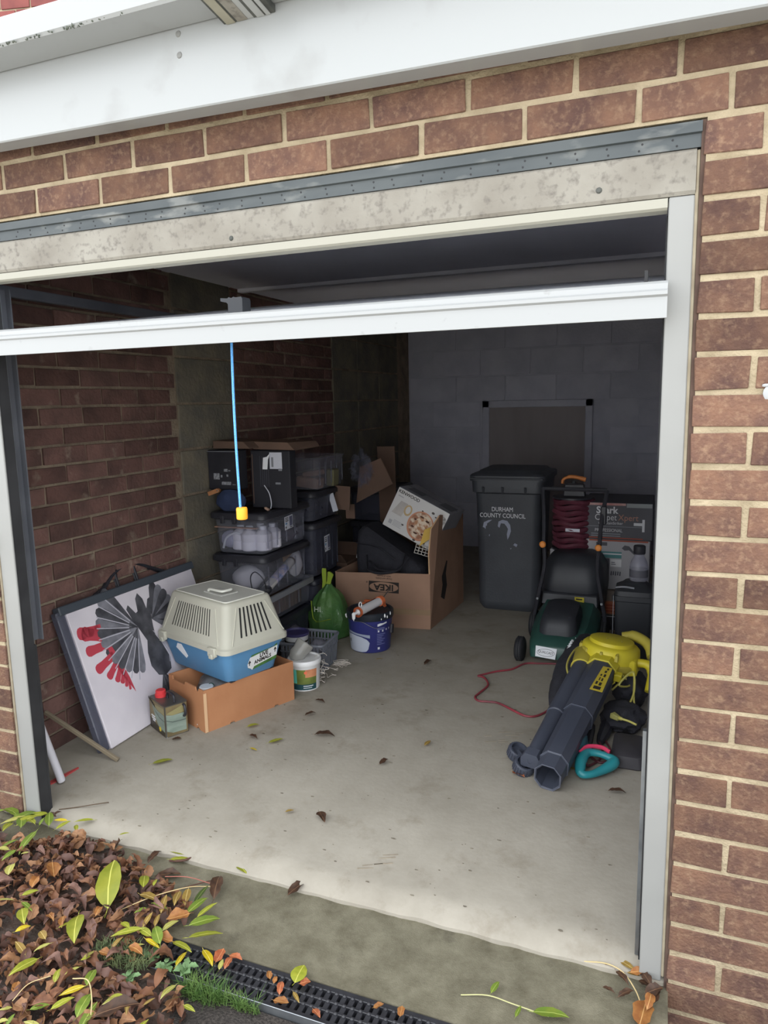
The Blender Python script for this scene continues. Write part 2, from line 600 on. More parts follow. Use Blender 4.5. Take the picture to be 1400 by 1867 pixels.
bm = B(); box(bm, XR, XR + 0.12, 0.1, YB + 0.1, -0.1, 2.2)
struct(obj('wall_right', bm, M_pale_wall))
bm = B(); box(bm, XL - 0.12, XR + 0.12, YB, YB + 0.12, -0.1, 2.2)
wall_back = struct(obj('wall_back', bm, M_pale_wall))
for k in range(9):
    z = -0.03 + 0.225 * k
    x = XL + 0.01 + (0.22 if k % 2 else 0.0)
    while x < XR - 0.2:
        if not (x + 0.43 > -1.56 and x < -0.62 and z < 1.2):
            lay(wall_back, 'concrete_block', x, min(x + 0.43, XR - 0.01), z, M_pale_wall, YB - 0.008, 'x', 0.03, 0.212)
        x += 0.44
M_reardoor = mat('paled_rear_door', (150, 142, 142), 0.7, (138, 130, 130), 5, 4, stretch=(1, 1, 0.2))  # paled along with the back wall to carry the same glare veil
bm = B(); box(bm, -1.50, -0.68, YB - 0.03, YB + 0.02, 0.0, 1.26)
rear = struct(obj('door_2', bm, M_reardoor))
for x0, x1, z0, z1 in ((-1.56, -1.50, 0, 1.32), (-0.68, -0.62, 0, 1.32), (-1.56, -0.62, 1.26, 1.32)):
    bm = B(); box(bm, x0, x1, YB - 0.045, YB + 0.02, z0, z1, 0.004); obj('door_frame', bm, M_pale_wall, rear)
bm = B(); lathe(bm, [(0.006, 0), (0.006, 0.03), (0.018, 0.034), (0.02, 0.048), (0.012, 0.055)], 12, Matrix.Translation((-0.76, YB - 0.03, 0.62)) @ Matrix.Rotation(PI / 2, 4, 'X'))
obj('door_knob', bm, M_galv, rear, smooth=True)

# ceiling with joists
bm = B(); box(bm, XL - 0.12, XR + 0.12, 0.1, YB + 0.1, ZC, ZC + 0.18)
ceiling = struct(obj('ceiling', bm, M_ceiling))
for k in range(4):
    y = 0.72 + 1.15 * k
    bm = B(); box(bm, XL, XR, y, y + 0.045, ZC - 0.018, ZC + 0.01, 0.003)
    obj('joist', bm, M_timber, ceiling)
bm = B(); box(bm, XL - 0.12, XR + 0.12, 0.105, 0.2, 1.80, ZC + 0.1)
obj('lintel_inner_leaf', bm, M_pale_wall, ceiling)

# roof over the garage (keeps the sky out) and house wall beyond
bm = B(); box(bm, -3.3, 0.75, -0.05, YB + 0.2, 2.2, 2.24)
struct(obj('flat_roof', bm, mat('roof_felt', (90, 90, 94), 0.9)))
hw = link('wall_house', None, None, (-4.6, 2.5, 3.4)); struct(hw); hw.rotation_euler = (0, 0, math.radians(14))
bm = B(); box(bm, -0.8, 1.6, 0.008, 0.1, -1.2, 1.6); obj('mortar_bed', bm, M_mortar, hw)
for k in range(8):
    x = -0.2 + (0.1125 if k % 2 else 0)
    for i in range(6):
        lay(hw, 'brick', x, x + BRICK_W, 0.46 + k * PITCH_Z, M_tile_red)
        x += BRICK_W + JOINT

# ------------------------------------------------------------------ fascia and gutter
def run(bm, prof, xa, xb, dz):
    """profile in (y, z) swept along x with a slight fall"""
    a = [Vector((xa, y, z + dz * (xa + 0.8))) for y, z in prof]
    b = [Vector((xb, y, z + dz * (xb + 0.8))) for y, z in prof]
    loft(bm, [a, b])
FALL = -0.0165
bm = B()
run(bm, [(-0.100, 2.014), (-0.097, 2.011), (-0.046, 2.011), (-0.046, 2.025), (-0.086, 2.025), (-0.086, 2.30), (-0.10, 2.30)], -3.3, 0.8, FALL)
fascia = struct(obj('trim_1', bm, M_upvc))
fascia['label'] = 'white plastic fascia board above the brickwork'
bm = B()
run(bm, [(-0.046, 2.035), (0.02, 2.040), (0.02, 2.05), (-0.046, 2.05)], -3.3, 0.8, FALL)
obj('soffit', bm, M_upvc, fascia)
for x, z in ((-1.125, 2.179), (-1.125, 2.134)):
    bm = B(); lathe(bm, [(0.0, 0.003), (0.006, 0.002), (0.0075, 0)], 10, Matrix.Translation((x, -0.1, z)) @ Matrix.Rotation(PI / 2, 4, 'X'))
    obj('screw_cap', bm, mat('screw_cap_grey', (170, 170, 166), 0.5), fascia, smooth=True)
gutter = link('gutter', None, None, (0, 0, 0)); struct(gutter); gutter['label'] = 'white square gutter along the fascia'
bm = B()
run(bm, [(-0.105, 2.19), (-0.192, 2.193), (-0.198, 2.199), (-0.200, 2.252), (-0.196, 2.256), (-0.188, 2.256), (-0.188, 2.205), (-0.112, 2.203), (-0.112, 2.26), (-0.105, 2.26)], -3.3, 0.8, 0.0)
obj('gutter_trough', bm, M_upvc, gutter)
bm = B()
for k in range(70):
    x = -1.62 + RND.random() ** 1.5 * 0.42
    if k % 5 == 0:
        x = RND.choice((-1.36, -1.62, -1.34)) + RND.uniform(-0.02, 0.02)
    blob(bm, (x, -0.1945 + RND.uniform(-0.004, 0.004), 2.194 + RND.uniform(-0.001, 0.003)), (RND.uniform(0.0008, 0.0035), 0.0028, RND.uniform(0.0006, 0.0025) if k % 5 else RND.uniform(0.002, 0.006)), k, 0.3, 3, 1)
o = obj('algae', bm, M_gut_dirt, gutter, label='grey green algae along the gutter fold'); o['kind'] = 'stuff'
# union bracket with weathered strips
M_cream = mat('aged_cream_plastic', (226, 220, 196), 0.6, (206, 200, 178), 12, 5)
M_grey_strip = mat('dirty_grey_strip', (126, 128, 122), 0.8, (96, 98, 94), 30, 4)
M_strip_white = mat('white_strip', (236, 238, 236), 0.5)
bx = -1.0
for wdt, mm, lift in ((0.007, M_grey_strip, 0.0), (0.022, M_cream, 0.002), (0.006, M_grey_strip, 0.0), (0.026, M_header, 0.001), (0.016, M_strip_white, 0.0), (0.008, M_grey_strip, 0.001), (0.018, M_strip_white, 0.002), (0.005, M_grey_strip, 0.0), (0.010, M_strip_white, 0.002), (0.012, M_grey_strip, 0.0)):
    bm = B()
    e = 0.004 + lift
    run(bm, [(-0.1015, 2.19 - e - 0.012), (-0.206 - e, 2.189 - e), (-0.206 - e, 2.262), (-0.198, 2.262), (-0.198, 2.19), (-0.1015, 2.188)], bx, bx + wdt, 0.0)
    obj('bracket_strip', bm, mm, gutter)
    bx += wdt

# ------------------------------------------------------------------ lintel, door frame, tracks
bm = B()
run(bm, [(0.004, JT - 0.004), (0.004, 1.841), (0.010, 1.839), (0.010, 1.814), (0.10, 1.814), (0.10, JT)], -2.3, -0.004, 0.0)
lintel = struct(obj('trim_2', bm, M_steel)); lintel['label'] = 'grey painted steel lintel over the door opening'
bm = B()
for k in range(34):
    x = -0.06 - k * 0.058 + RND.uniform(-0.008, 0.008)
    for z in (1.833, 1.821):
        lathe(bm, [(0.0022, 0.0002), (0.0022, 0.0012)], 6, Matrix.Translation((x + RND.uniform(-0.006, 0.006), 0.0105, z)) @ Matrix.Rotation(PI / 2, 4, 'X'))
o = obj('rivet_hole', bm, M_black, lintel); o['kind'] = 'stuff'

frame = link('trim_3', None, None, (0, 0, 0)); struct(frame); frame['label'] = 'white steel frame of the garage door opening'
bm = B(); run(bm, [(0.012, 1.728), (0.008, 1.735), (0.008, 1.808), (0.014, 1.8135), (0.085, 1.8135), (0.085, 1.725)], -2.05, -0.012, 0.0)
header = obj('header_board', bm, M_header, frame, label='weathered off-white header board with grime')
bm = B(); run(bm, [(0.016, 1.7275), (0.010, 1.7255), (0.010, 1.708), (0.016, 1.704), (0.05, 1.704), (0.05, 1.7275)], -1.99, -0.062, 0.0)
obj('header_lip', bm, M_lip, frame)
for x, z in ((-1.08, 1.747), (-0.195, 1.755)):
    bm = B(); lathe(bm, [(0.0, 0.004), (0.004, 0.0035), (0.0065, 0.0)], 10, Matrix.Translation((x, 0.008, z)) @ Matrix.Rotation(PI / 2, 4, 'X'))
    obj('screw_head', bm, M_grey_strip, header, smooth=True)
bm = B(); box(bm, -0.060, -0.012, 0.010, 0.045, -0.022, 1.7265, 0.002)
obj('post', bm, M_post, frame, label='white right door post')
bm = B(); box(bm, -1.990, -1.930, 0.010, 0.017, -0.022, 1.7265, 0.002)
obj('post', bm, M_post, frame, label='white left door post')
bm = B(); box(bm, -0.0125, -0.0045, 0.0105, 0.03, -0.01, 1.81, 0.002); obj('sealant_bead', bm, M_seal, frame)
bm = B(); box(bm, -1.997, -1.989, 0.006, 0.03, -0.015, 1.73, 0.002); obj('sealant_bead', bm, M_seal, frame)
# left side: dark channel behind the post, spring track with slots, black foot
bm = B(); box(bm, -1.985, -1.933, 0.017, 0.056, -0.02, 1.70); obj('inner_post', bm, M_black, frame)
bm = B(); box(bm, -1.985, -1.934, 0.0565, 0.068, -0.015, 0.575, 0.002); obj('track_foot', bm, M_black, frame)
bm = B(); box(bm, -1.98, -1.938, 0.0565, 0.060, 0.575, 1.70); box(bm, -1.98, -1.974, 0.060, 0.112, 0.575, 1.70); box(bm, -1.98, -1.955, 0.112, 0.116, 0.575, 1.70)
track = obj('spring_track', bm, M_dark_steel, frame)
bm = B(); tube(bm, [(-1.937, 0.0585, 0.58), (-1.937, 0.0585, 1.68)], 0.0025, 6); obj('track_edge', bm, M_galv, frame)
bm = B()
for k in range(22):
    box(bm, -1.9745, -1.9725, 0.084, 0.092, 0.62 + k * 0.05, 0.632 + k * 0.05)
o = obj('track_slot', bm, M_black, track); o['kind'] = 'stuff'
bm = B(); box(bm, -0.0635, -0.02, 0.045, 0.07, -0.02, 1.70); obj('inner_post', bm, M_black, frame)
bm = B(); box(bm, -0.072, -0.064, 0.05, 0.065, 0.0, 0.575); obj('track_edge', bm, M_galv, frame)
bm = B(); box(bm, -2.10, -2.075, 0.16, 2.3, 1.70, 1.735, 0.003); obj('roof_track', bm, M_dark_steel, frame, label='grey horizontal roof track on the left')
bm = B(); box(bm, -0.05, -0.03, 0.16, 2.3, 1.70, 1.735, 0.003); obj('roof_track', bm, M_dark_steel, frame, label='grey horizontal roof track on the right')

# the raised door: front rail plus the sloping panel with ribs
S = math.tan(math.radians(8.95))
door = link('door_1', None, None); struct(door); door['label'] = 'white ribbed up-and-over door panel, raised'
bm = B()
run(bm, [(-0.036, 1.489), (-0.036, 1.530), (-0.041, 1.534), (-0.041, 1.541), (-0.036, 1.545), (-0.034, 1.556), (-0.028, 1.561), (0.0, 1.566), (0.0, 1.552), (-0.026, 1.548), (-0.026, 1.489)], -2.01, -0.0555, 0.0)
obj('bottom_rail', bm, M_door, door, label='white bottom rail of the raised door')
bm = B()
y0, y1 = -0.002, 1.96
prof = []
n = 14
for k in range(n):
    a = y0 + (y1 - y0) * k / n
    b = y0 + (y1 - y0) * (k + 1) / n
    for yy, dz in ((a, 0), (a + (b - a) * 0.80, 0), (a + (b - a) * 0.85, -0.006), (a + (b - a) * 0.95, -0.006)):
        prof.append((yy, 1.561 + yy * S + dz))
prof.append((y1, 1.561 + y1 * S))
low = [(y, z - 0.006) for y, z in reversed(prof)]
run(bm, prof + low, -2.0, -0.06, 0.0)
obj('door_panel', bm, mat('white_panel_paint', (236, 238, 240), 0.35), door)  # whiter than the rail's paint, to throw more light on the ceiling
for x0, x1 in ((-2.0, -1.965), (-0.095, -0.06), (-1.06, -1.02)):
    bm = B(); hexa(bm, [(x0, 0, 1.52), (x1, 0, 1.52), (x1, 1.95, 1.52 + 1.95 * S), (x0, 1.95, 1.52 + 1.95 * S), (x0, 0, 1.553), (x1, 0, 1.553), (x1, 1.95, 1.553 + 1.95 * S), (x0, 1.95, 1.553 + 1.95 * S)])
    obj('door_stile', bm, M_door_in, door)
bm = B()
lp = [(-1.121, 1.566), (-1.121, 1.594), (-1.128, 1.600), (-1.143, 1.602), (-1.143, 1.610), (-1.122, 1.608), (-1.118, 1.611), (-1.110, 1.608), (-1.104, 1.611), (-1.096, 1.609), (-1.080, 1.610), (-1.077, 1.604), (-1.078, 1.566)]
prism(bm, [(x, z) for x, z in lp], -0.02, 0.02, Matrix.Translation((0, 0.06, 0)) @ Matrix.Rotation(PI / 2, 4, 'X'))
obj('lock_latch', bm, mat('latch_grey', (36, 38, 42), 0.5), door, label='grey latch plate standing on the door edge')
bm = B(); box(bm, -1.86, -1.835, -0.004, 0.02, 1.564, 1.5675); box(bm, -0.10, -0.094, -0.02, 0.02, 1.56, 1.585)
obj('edge_clip', bm, M_black, door)

# ------------------------------------------------------------------ shared object materials
M_card = mat('brown_cardboard', (182, 130, 94), 0.85, (170, 118, 84), 5, 4, spec=0.1, bump=0.1, bscale=40)
M_card_edge = mat('cardboard_edge', (206, 168, 130), 0.9)
M_card_grey = mat('grey_cardboard', (160, 128, 108), 0.85, (146, 116, 98), 5, 4, spec=0.1)
M_card_dark = mat('dimmed_cardboard', (112, 90, 78), 0.9, (98, 80, 70), 5, 4, spec=0.1)  # darkened tone: dimness deep in the garage put into the colour
M_white_pl = mat('white_plastic', (226, 226, 226), 0.4)
M_black_pl = mat('black_plastic', (46, 46, 52), 0.45, (38, 38, 44), 12, 3)
M_dark_ink = mat('dark_ink', (40, 34, 32), 0.8)
M_white_ink = mat('white_ink', (214, 216, 220), 0.7)
M_paper = mat('white_paper', (226, 228, 232), 0.8)
M_clear = clear_mat('clear_crate_plastic', (240, 240, 244), (160, 162, 174), 0.20, 0.25)
M_cloudy = clear_mat('cloudy_film', (222, 222, 230), (180, 180, 192), 0.35, 0.2)

# ------------------------------------------------------------------ pull cord
t = thing('pull_cord', 'blue pull cord with orange toggle hanging from the raised door', 'pull cord', (-1.1, 0.03, 1.03))
M_cord = mat('blue_cord', (70, 140, 214), 0.7, (110, 176, 232), 400, 2)
pts = [(-0.008 + 0.020 * (1 - k / 12) * 0 - 0.004 * math.sin(k / 12 * PI), 0.0, 0.030 + k / 12 * 0.478) for k in range(13)]
bm = B(); tube(bm, pts, 0.0034, 8); obj('cord', bm, M_cord, t, smooth=True)
M_toggle = mat('orange_toggle', (250, 166, 40), 0.5)
bm = B(); lathe(bm, [(0.010, -0.002), (0.0142, 0.0), (0.0150, 0.004), (0.0150, 0.027), (0.0138, 0.031), (0.009, 0.032), (0.004, 0.032)], 20, Matrix.Translation((-0.004, 0, 0)))
obj('toggle', bm, M_toggle, t, smooth=True)

# ------------------------------------------------------------------ canvas in a portfolio bag leaning on the left wall
base = Vector((-2.03, 0.457, 0.006))
lean = Vector((-0.178, 0.0, 0.545)).normalized()
t = thing('canvas_painting', 'white canvas with grey winged figure and red heart feathers in clear bag', 'painting', base)
mt = frame_mtx((0, 0, 0), (0, 1, 0), lean)           # x along the wall, y up the lean, z out to the room
CW, CH = 0.80, 0.565
mta = mt @ Matrix.Translation((-0.095, 0.0, 0.0))
bm = B(); box(bm, 0, CW, 0, CH, -0.022, 0.0, 0.003, mtx=mt); canvas = obj('canvas', bm, mat('canvas_white', (214, 208, 214), 0.85, (200, 194, 202), 4, 4), t)
M_grey_p = mat('grey_paint', (96, 96, 104), 0.8, (132, 132, 140), 14, 5)
M_dk_p = mat('charcoal_paint', (54, 54, 60), 0.8, (84, 84, 90), 16, 5)
M_red_p = mat('red_paint', (180, 62, 76), 0.75)
M_feather = mat('feather_line', (176, 174, 184), 0.8)
def shape(name, poly, m, z=0.0007, parent=None):
    b_ = B(); prism(b_, poly, 0.0, z, mta); return obj(name, b_, m, parent or canvas)
def petal(x, y, a, l, w, tip=0.5):
    """leaf or heart-tailed stroke from the point out along the angle"""
    c, s = math.cos(a), math.sin(a)
    prof = [(0, 0.12), (0.3, 0.45), (0.6, 0.8), (0.82, 1.0), (0.95, 0.8), (1.0, 0.35)] if tip < 1 else [(0, 0.9), (0.3, 0.8), (0.6, 0.82), (0.84, 1.0), (0.94, 0.84), (0.985, 0.5), (1.0, 0.2)]
    up = [(u * l, v * w / 2) for u, v in prof]
    lo = [(u * l, -v * w / 2) for u, v in reversed(prof)]
    return [(x + c * u - s * v, y + s * u + c * v) for u, v in up + lo]
# red heart feathers down the left wing edge, each shorter than the last
for px, py, a, l, w in ((0.235, 0.425, 158, 0.12, 0.060), (0.235, 0.452, 172, 0.135, 0.052), (0.245, 0.385, 178, 0.13, 0.044), (0.255, 0.335, 196, 0.125, 0.042), (0.262, 0.305, 214, 0.095, 0.034), (0.27, 0.28, 230, 0.075, 0.028), (0.275, 0.255, 240, 0.055, 0.024), (0.28, 0.23, 250, 0.045, 0.018), (0.285, 0.205, 262, 0.035, 0.013)):
    shape('heart_feather', petal(px, py, math.radians(a), l * 0.92, w, 1.0), M_red_p)
shape('heart_feather', [(0.20, 0.475), (0.235, 0.385), (0.24, 0.315), (0.27, 0.23), (0.305, 0.155), (0.298, 0.22), (0.275, 0.32), (0.25, 0.40), (0.225, 0.475)], M_red_p)
# left wing as a fan of grey feathers, right wing likewise
for k in range(12):
    a = math.radians(122 + k * 12)
    l = 0.24 - 0.004 * k
    shape('wing_feather', petal(0.43, 0.40, a, l, 0.052 - 0.0012 * k), M_grey_p if k % 2 else M_dk_p, 0.0006 + 0.0002 * (k % 3))
for k in range(11):
    a = math.radians(128 + k * 12)
    c, s = math.cos(a), math.sin(a)
    p0, p1 = (0.43 + 0.05 * c, 0.40 + 0.05 * s), (0.43 + 0.225 * c, 0.40 + 0.225 * s)
    nx, ny = -s * 0.0022, c * 0.0022
    shape('feather_line', [(p0[0] + nx, p0[1] + ny), (p1[0] + nx, p1[1] + ny), (p1[0] - nx, p1[1] - ny), (p0[0] - nx, p0[1] - ny)], M_feather, 0.0014)
for k in range(8):
    a = math.radians(64 - k * 14)
    shape('wing_feather', petal(0.53, 0.41, a, 0.17, 0.045), M_grey_p if k % 2 else M_dk_p, 0.0006 + 0.0002 * (k % 3))
# body, head lobes, tail
shape('painted_figure', [(0.415, 0.44), (0.40, 0.49), (0.415, 0.505), (0.445, 0.46), (0.46, 0.465), (0.47, 0.52), (0.49, 0.54), (0.51, 0.51), (0.515, 0.46), (0.54, 0.50), (0.56, 0.505), (0.555, 0.46), (0.53, 0.43), (0.52, 0.38), (0.515, 0.34), (0.54, 0.29), (0.56, 0.22), (0.545, 0.17), (0.50, 0.155), (0.46, 0.17), (0.435, 0.22), (0.44, 0.28), (0.46, 0.33), (0.44, 0.38)], M_dk_p, 0.0017)
for k in range(5):
    a = math.radians(250 + k * 13)
    shape('tail_feather', petal(0.49, 0.17, a, 0.14, 0.04), M_grey_p if k % 2 else M_dk_p, 0.0009)
shape('heart_feather', petal(0.70, 0.26, math.radians(60), 0.12, 0.03), M_red_p)
shape('heart_feather', petal(0.69, 0.24, math.radians(35), 0.10, 0.03), M_red_p)
for line in ([(0.51, 0.36), (0.535, 0.31), (0.56, 0.25), (0.55, 0.2)], [(0.535, 0.31), (0.60, 0.27), (0.62, 0.22)]):
    b_ = B(); tube(b_, [mta @ Vector((p.x, p.y, 0.002)) for p in smooth_path([(x, y, 0) for x, y in line], 5)], 0.0012, 5)
    obj('painted_cord', b_, M_feather, canvas)
# the clear bag with its dark top edge, side gusset and handles
bm = B()
box(bm, -0.045, -0.004, 0.005, CH + 0.012, -0.034, -0.002, 0.004, mtx=mt)
obj('bag_gusset', bm, clear_mat('bag_film', (200, 202, 212), (112, 114, 128), 0.45, 0.2), t)
bm = B(); box(bm, -0.03, CW + 0.02, CH - 0.006, CH + 0.03, -0.034, 0.004, 0.004, mtx=mt); obj('bag_top_edge', bm, mat('dark_bag_edge', (66, 72, 80), 0.5), t)
for off in (0.0, -0.012):
    bm = B()
    hp = [(0.18, CH + 0.022), (0.25, CH + 0.045), (0.32, CH + 0.088), (0.40, CH + 0.105), (0.48, CH + 0.096), (0.56, CH + 0.060), (0.64, CH + 0.022)]
    tube(bm, [mt @ Vector((p.x, p.y, -0.020 + off)) for p in smooth_path([(a, b, 0) for a, b in hp], 5)], 0.0075, 8)
    for hx, hy in ((0.33, 0.086), (0.45, 0.094)):
        tube(bm, [mt @ Vector((hx, CH + 0.02, -0.020 + off)), mt @ Vector((hx, CH + hy, -0.020 + off))], 0.006, 6)
    obj('bag_handle', bm, M_black_pl, t, smooth=True)

# ------------------------------------------------------------------ batten, pipe, red strip behind the left post
bm = B()
d = Vector((-0.285, -0.058, 0.178))
mb = frame_mtx((0, 0, 0.004), d, (0, 0, 1))
box(bm, 0, d.length, -0.006, 0.009, -0.007, 0.007, 0.002, mtx=mb)
tag(obj('wooden_batten', bm, mat('weathered_wood', (132, 120, 100), 0.9, (108, 98, 82), 6, 5, stretch=(1, 1, 1)), None, (-1.945, 0.393, 0.0)), 'weathered thin wooden batten propped against the left wall', 'stick')
bm = B()
d = Vector((-0.10, -0.012, 0.30))
mb = frame_mtx((0, 0, 0.012), (1, 0, 0.2), (0, 1, 0))
q = d.to_track_quat('Z', 'Y').to_matrix().to_4x4()
lathe(bm, [(0.006, -0.010), (0.0125, -0.006), (0.014, 0.0), (0.014, 0.32)], 16, Matrix.Translation((0, 0, 0.014)) @ q)
tag(obj('plastic_pipe', bm, mat('grey_white_pipe', (196, 194, 200), 0.45), None, (-2.025, 0.195, 0.0), smooth=True), 'pale grey round pipe leaning behind the left door post', 'pipe')
bm = B(); prism(bm, [(0, -0.008), (0.03, -0.012), (0.125, -0.003), (0.128, 0.004), (0.03, 0.012), (0, 0.010)], 0.0, 0.004, Matrix.Rotation(math.radians(84), 4, 'Z'))
tag(obj('plastic_strip', bm, mat('red_strip', (176, 70, 70), 0.6), None, (-2.062, 0.175, 0.001)), 'red pointed plastic strip on the floor by the left post', 'strip')
bm = B(); tube(bm, smooth_path([(0, 0, 0.003), (0.05, 0.03, 0.004), (0.10, 0.05, 0.012), (0.13, 0.09, 0.004)], 5), 0.0016, 5)
tag(obj('twig', bm, mat('twig_brown', (84, 68, 54), 0.9), None, (-1.90, 0.06, 0.0)), 'thin brown twig on the floor beside the left post foot', 'twig')

# ------------------------------------------------------------------ metal oil can
t = thing('oil_can', 'metal woodcare can with red cap and black handle beside the canvas', 'can', (-1.935, 0.690, 0.0), math.radians(-28))
w, d, h = 0.155, 0.10, 0.137
M_can = mat('can_metal', (112, 110, 104), 0.35, (98, 96, 92), 8, 3, metal=0.6)
bm = B()
loft(bm, [ring_pts(w, d, z, r, 3) for z, r in ((0.0, 0.006), (0.004, 0.010), (0.130, 0.010), (0.134, 0.006))])
can = obj('body', bm, M_can, t, smooth=True)
# printed label on two faces
mf = frame_mtx((-w / 2, -d / 2 - 0.0008, 0.004), (1, 0, 0), (0, 0, 1))
M_l1 = mat('label_olive', (124, 110, 78), 0.5, (96, 84, 60), 12, 3)
M_l2 = mat('label_sage', (138, 152, 140), 0.5, (112, 126, 116), 10, 3, stretch=(1, 1, 4))
M_l3 = mat('label_shadow', (84, 94, 88), 0.5)
M_l4 = mat('label_brown', (62, 56, 48), 0.5)
bm = B(); card(bm, mf, 0.006, w - 0.006, 0.0, 0.126); lab = obj('label', bm, M_l1, t)
def cshape(name, poly, m, z):
    b_ = B(); prism(b_, poly, 0.0006, z, mf); return obj(name, b_, m, lab)
cshape('board_print', [(0.045, 0.112), (0.149, 0.118), (0.149, 0.093), (0.085, 0.097)], mat('label_tan', (140, 132, 92), 0.5), 0.0010)
cshape('board_print', [(0.03, 0.108), (0.085, 0.093), (0.149, 0.090), (0.149, 0.068), (0.10, 0.072), (0.07, 0.086)], M_l2, 0.0012)
cshape('board_print', [(0.035, 0.10), (0.075, 0.080), (0.10, 0.070), (0.149, 0.066), (0.149, 0.02), (0.10, 0.022), (0.072, 0.045)], M_l2, 0.0014)
cshape('board_shadow', [(0.07, 0.086), (0.10, 0.072), (0.149, 0.068), (0.149, 0.064), (0.10, 0.067), (0.067, 0.083)], M_l3, 0.0017)
cshape('label_foot', [(0.006, 0.0), (0.149, 0.0), (0.149, 0.018), (0.09, 0.022), (0.006, 0.045)], M_l4, 0.0012)
b_ = B(); lathe(b_, [(0.010, 0.0006), (0.010, 0.0018)], 16, mf @ Matrix.Translation((0.104, 0.020, 0))); obj('yellow_seal', b_, mat('seal_yellow', (214, 190, 60), 0.5), lab)
text('lettering', 'RONSEAL', 0.016, M_dark_ink, mf @ Matrix.Translation((0.034, 0.117, 0.0018)) @ Matrix.Rotation(-0.35, 4, 'Z'), lab)
for k_, (lx, ly, lw) in enumerate(((0.022, 0.054, 0.034), (0.026, 0.044, 0.036), (0.034, 0.035, 0.022))):
    bm = B(); box(bm, lx, lx + lw, ly, ly + 0.006, 0.0006, 0.0018, mtx=mf); obj('print_line', bm, M_white_ink, lab)
ms_ = frame_mtx((w / 2 + 0.0008, -d / 2, 0.004), (0, 1, 0), (0, 0, 1))
bm = B(); card(bm, ms_, 0.004, d - 0.006, 0.0, 0.126); lab2 = obj('label', bm, M_l1, t)
for nm_, poly_, m_, z_ in (('board_print', [(0.004, 0.098), (0.088, 0.122), (0.088, 0.090), (0.030, 0.086)], mat('label_tan', (140, 132, 92), 0.5), 0.0010), ('board_print', [(0.004, 0.094), (0.03, 0.086), (0.088, 0.086), (0.088, 0.056), (0.03, 0.060), (0.004, 0.072)], M_l2, 0.0012), ('board_print', [(0.004, 0.068), (0.03, 0.056), (0.088, 0.052), (0.088, 0.010), (0.03, 0.012), (0.004, 0.024)], M_l2, 0.0012), ('board_shadow', [(0.004, 0.072), (0.03, 0.060), (0.088, 0.056), (0.088, 0.052), (0.03, 0.056), (0.004, 0.068)], M_l3, 0.0014)):
    b_ = B(); prism(b_, poly_, 0.0006, z_, ms_); obj(nm_, b_, m_, lab2)
bm = B(); lathe(bm, [(0.024, 0), (0.024, 0.012), (0.021, 0.014), (0.021, 0.026), (0.018, 0.029), (0.0, 0.029)], 20, Matrix.Translation((-0.042, -0.012, 0.133)))
obj('red_cap', bm, mat('red_cap', (206, 58, 62), 0.45), t, smooth=True, label='red screw cap')
bm = B(); tube(bm, smooth_path([(-0.005, 0, 0.134), (-0.004, 0, 0.150), (0.006, 0, 0.162), (0.035, 0, 0.166), (0.058, 0, 0.160), (0.062, 0, 0.136)], 5), 0.0055, 8)
obj('carry_handle', bm, M_black_pl, t, smooth=True)
bm = B(); tube(bm, smooth_path([(w / 2 + 0.002, 0.03, 0.125), (w / 2 + 0.014, 0.03, 0.118), (w / 2 + 0.018, 0.03, 0.09), (w / 2 + 0.003, 0.03, 0.075)], 5), 0.006, 8)
obj('side_grip', bm, M_black_pl, t, smooth=True)

# ------------------------------------------------------------------ cardboard tray with bits in it
ANG = math.atan2(0.421, 0.185)
t = thing('cardboard_tray', 'open brown cardboard fruit tray holding jars under the pet carrier', 'box', (-1.765, 0.701, 0.0), ANG)
LX, LY, H, T = 0.46, 0.285, 0.182, 0.006
def notched(L, notches, foot):
    """side outline with hand notches on the top edge and half-round holes at the foot"""
    p = [(0, 0)]
    for c in foot:
        for k in range(7):
            a = PI - PI * k / 6
            p.append((c + 0.012 * math.cos(a), 0.010 * math.sin(a)))
    p += [(L, 0), (L, H)]
    for c, wd, dp in sorted(notches, reverse=True):
        p += [(c + wd, H), (c + wd - 0.006, H - dp), (c - wd + 0.006, H - dp), (c - wd, H)]
    p.append((0, H))
    return p
bm = B(); prism(bm, notched(LX, [], [0.13, 0.36]), 0, T, frame_mtx((0, T, 0), (1, 0, 0), (0, 0, 1))); obj('side', bm, M_card, t)
bm = B(); prism(bm, notched(LX, [(0.23, 0.06, 0.02)], []), 0, T, frame_mtx((0, LY, 0), (1, 0, 0), (0, 0, 1))); obj('side', bm, M_card, t)
bm = B(); prism(bm, notched(LY - 2 * T, [(0.045, 0.014, 0.014), (0.195, 0.055, 0.016)], [0.05]), 0, T, frame_mtx((0, T, 0), (0, 1, 0), (0, 0, 1))); obj('end', bm, M_card, t)
bm = B(); prism(bm, notched(LY - 2 * T, [], []), 0, T, frame_mtx((LX - T, T, 0), (0, 1, 0), (0, 0, 1))); obj('end', bm, M_card, t)
bm = B(); box(bm, T, LX - T, T, LY - T, 0.002, 0.008); obj('bottom', bm, M_card, t)
bm = B(); box(bm, -0.0015, 0.012, -0.0025, -0.0005, 0.002, H - 0.012); obj('corner_flap', bm, M_card_edge, t)
bm = B(); lathe(bm, [(0.0, -0.001), (0.003, 0.001), (0.0, 0.0025)], 8, Matrix.Translation((-0.001, 0.06, 0.02)) @ Matrix.Rotation(-PI / 2, 4, 'Y')); obj('staple', bm, M_white_pl, t)
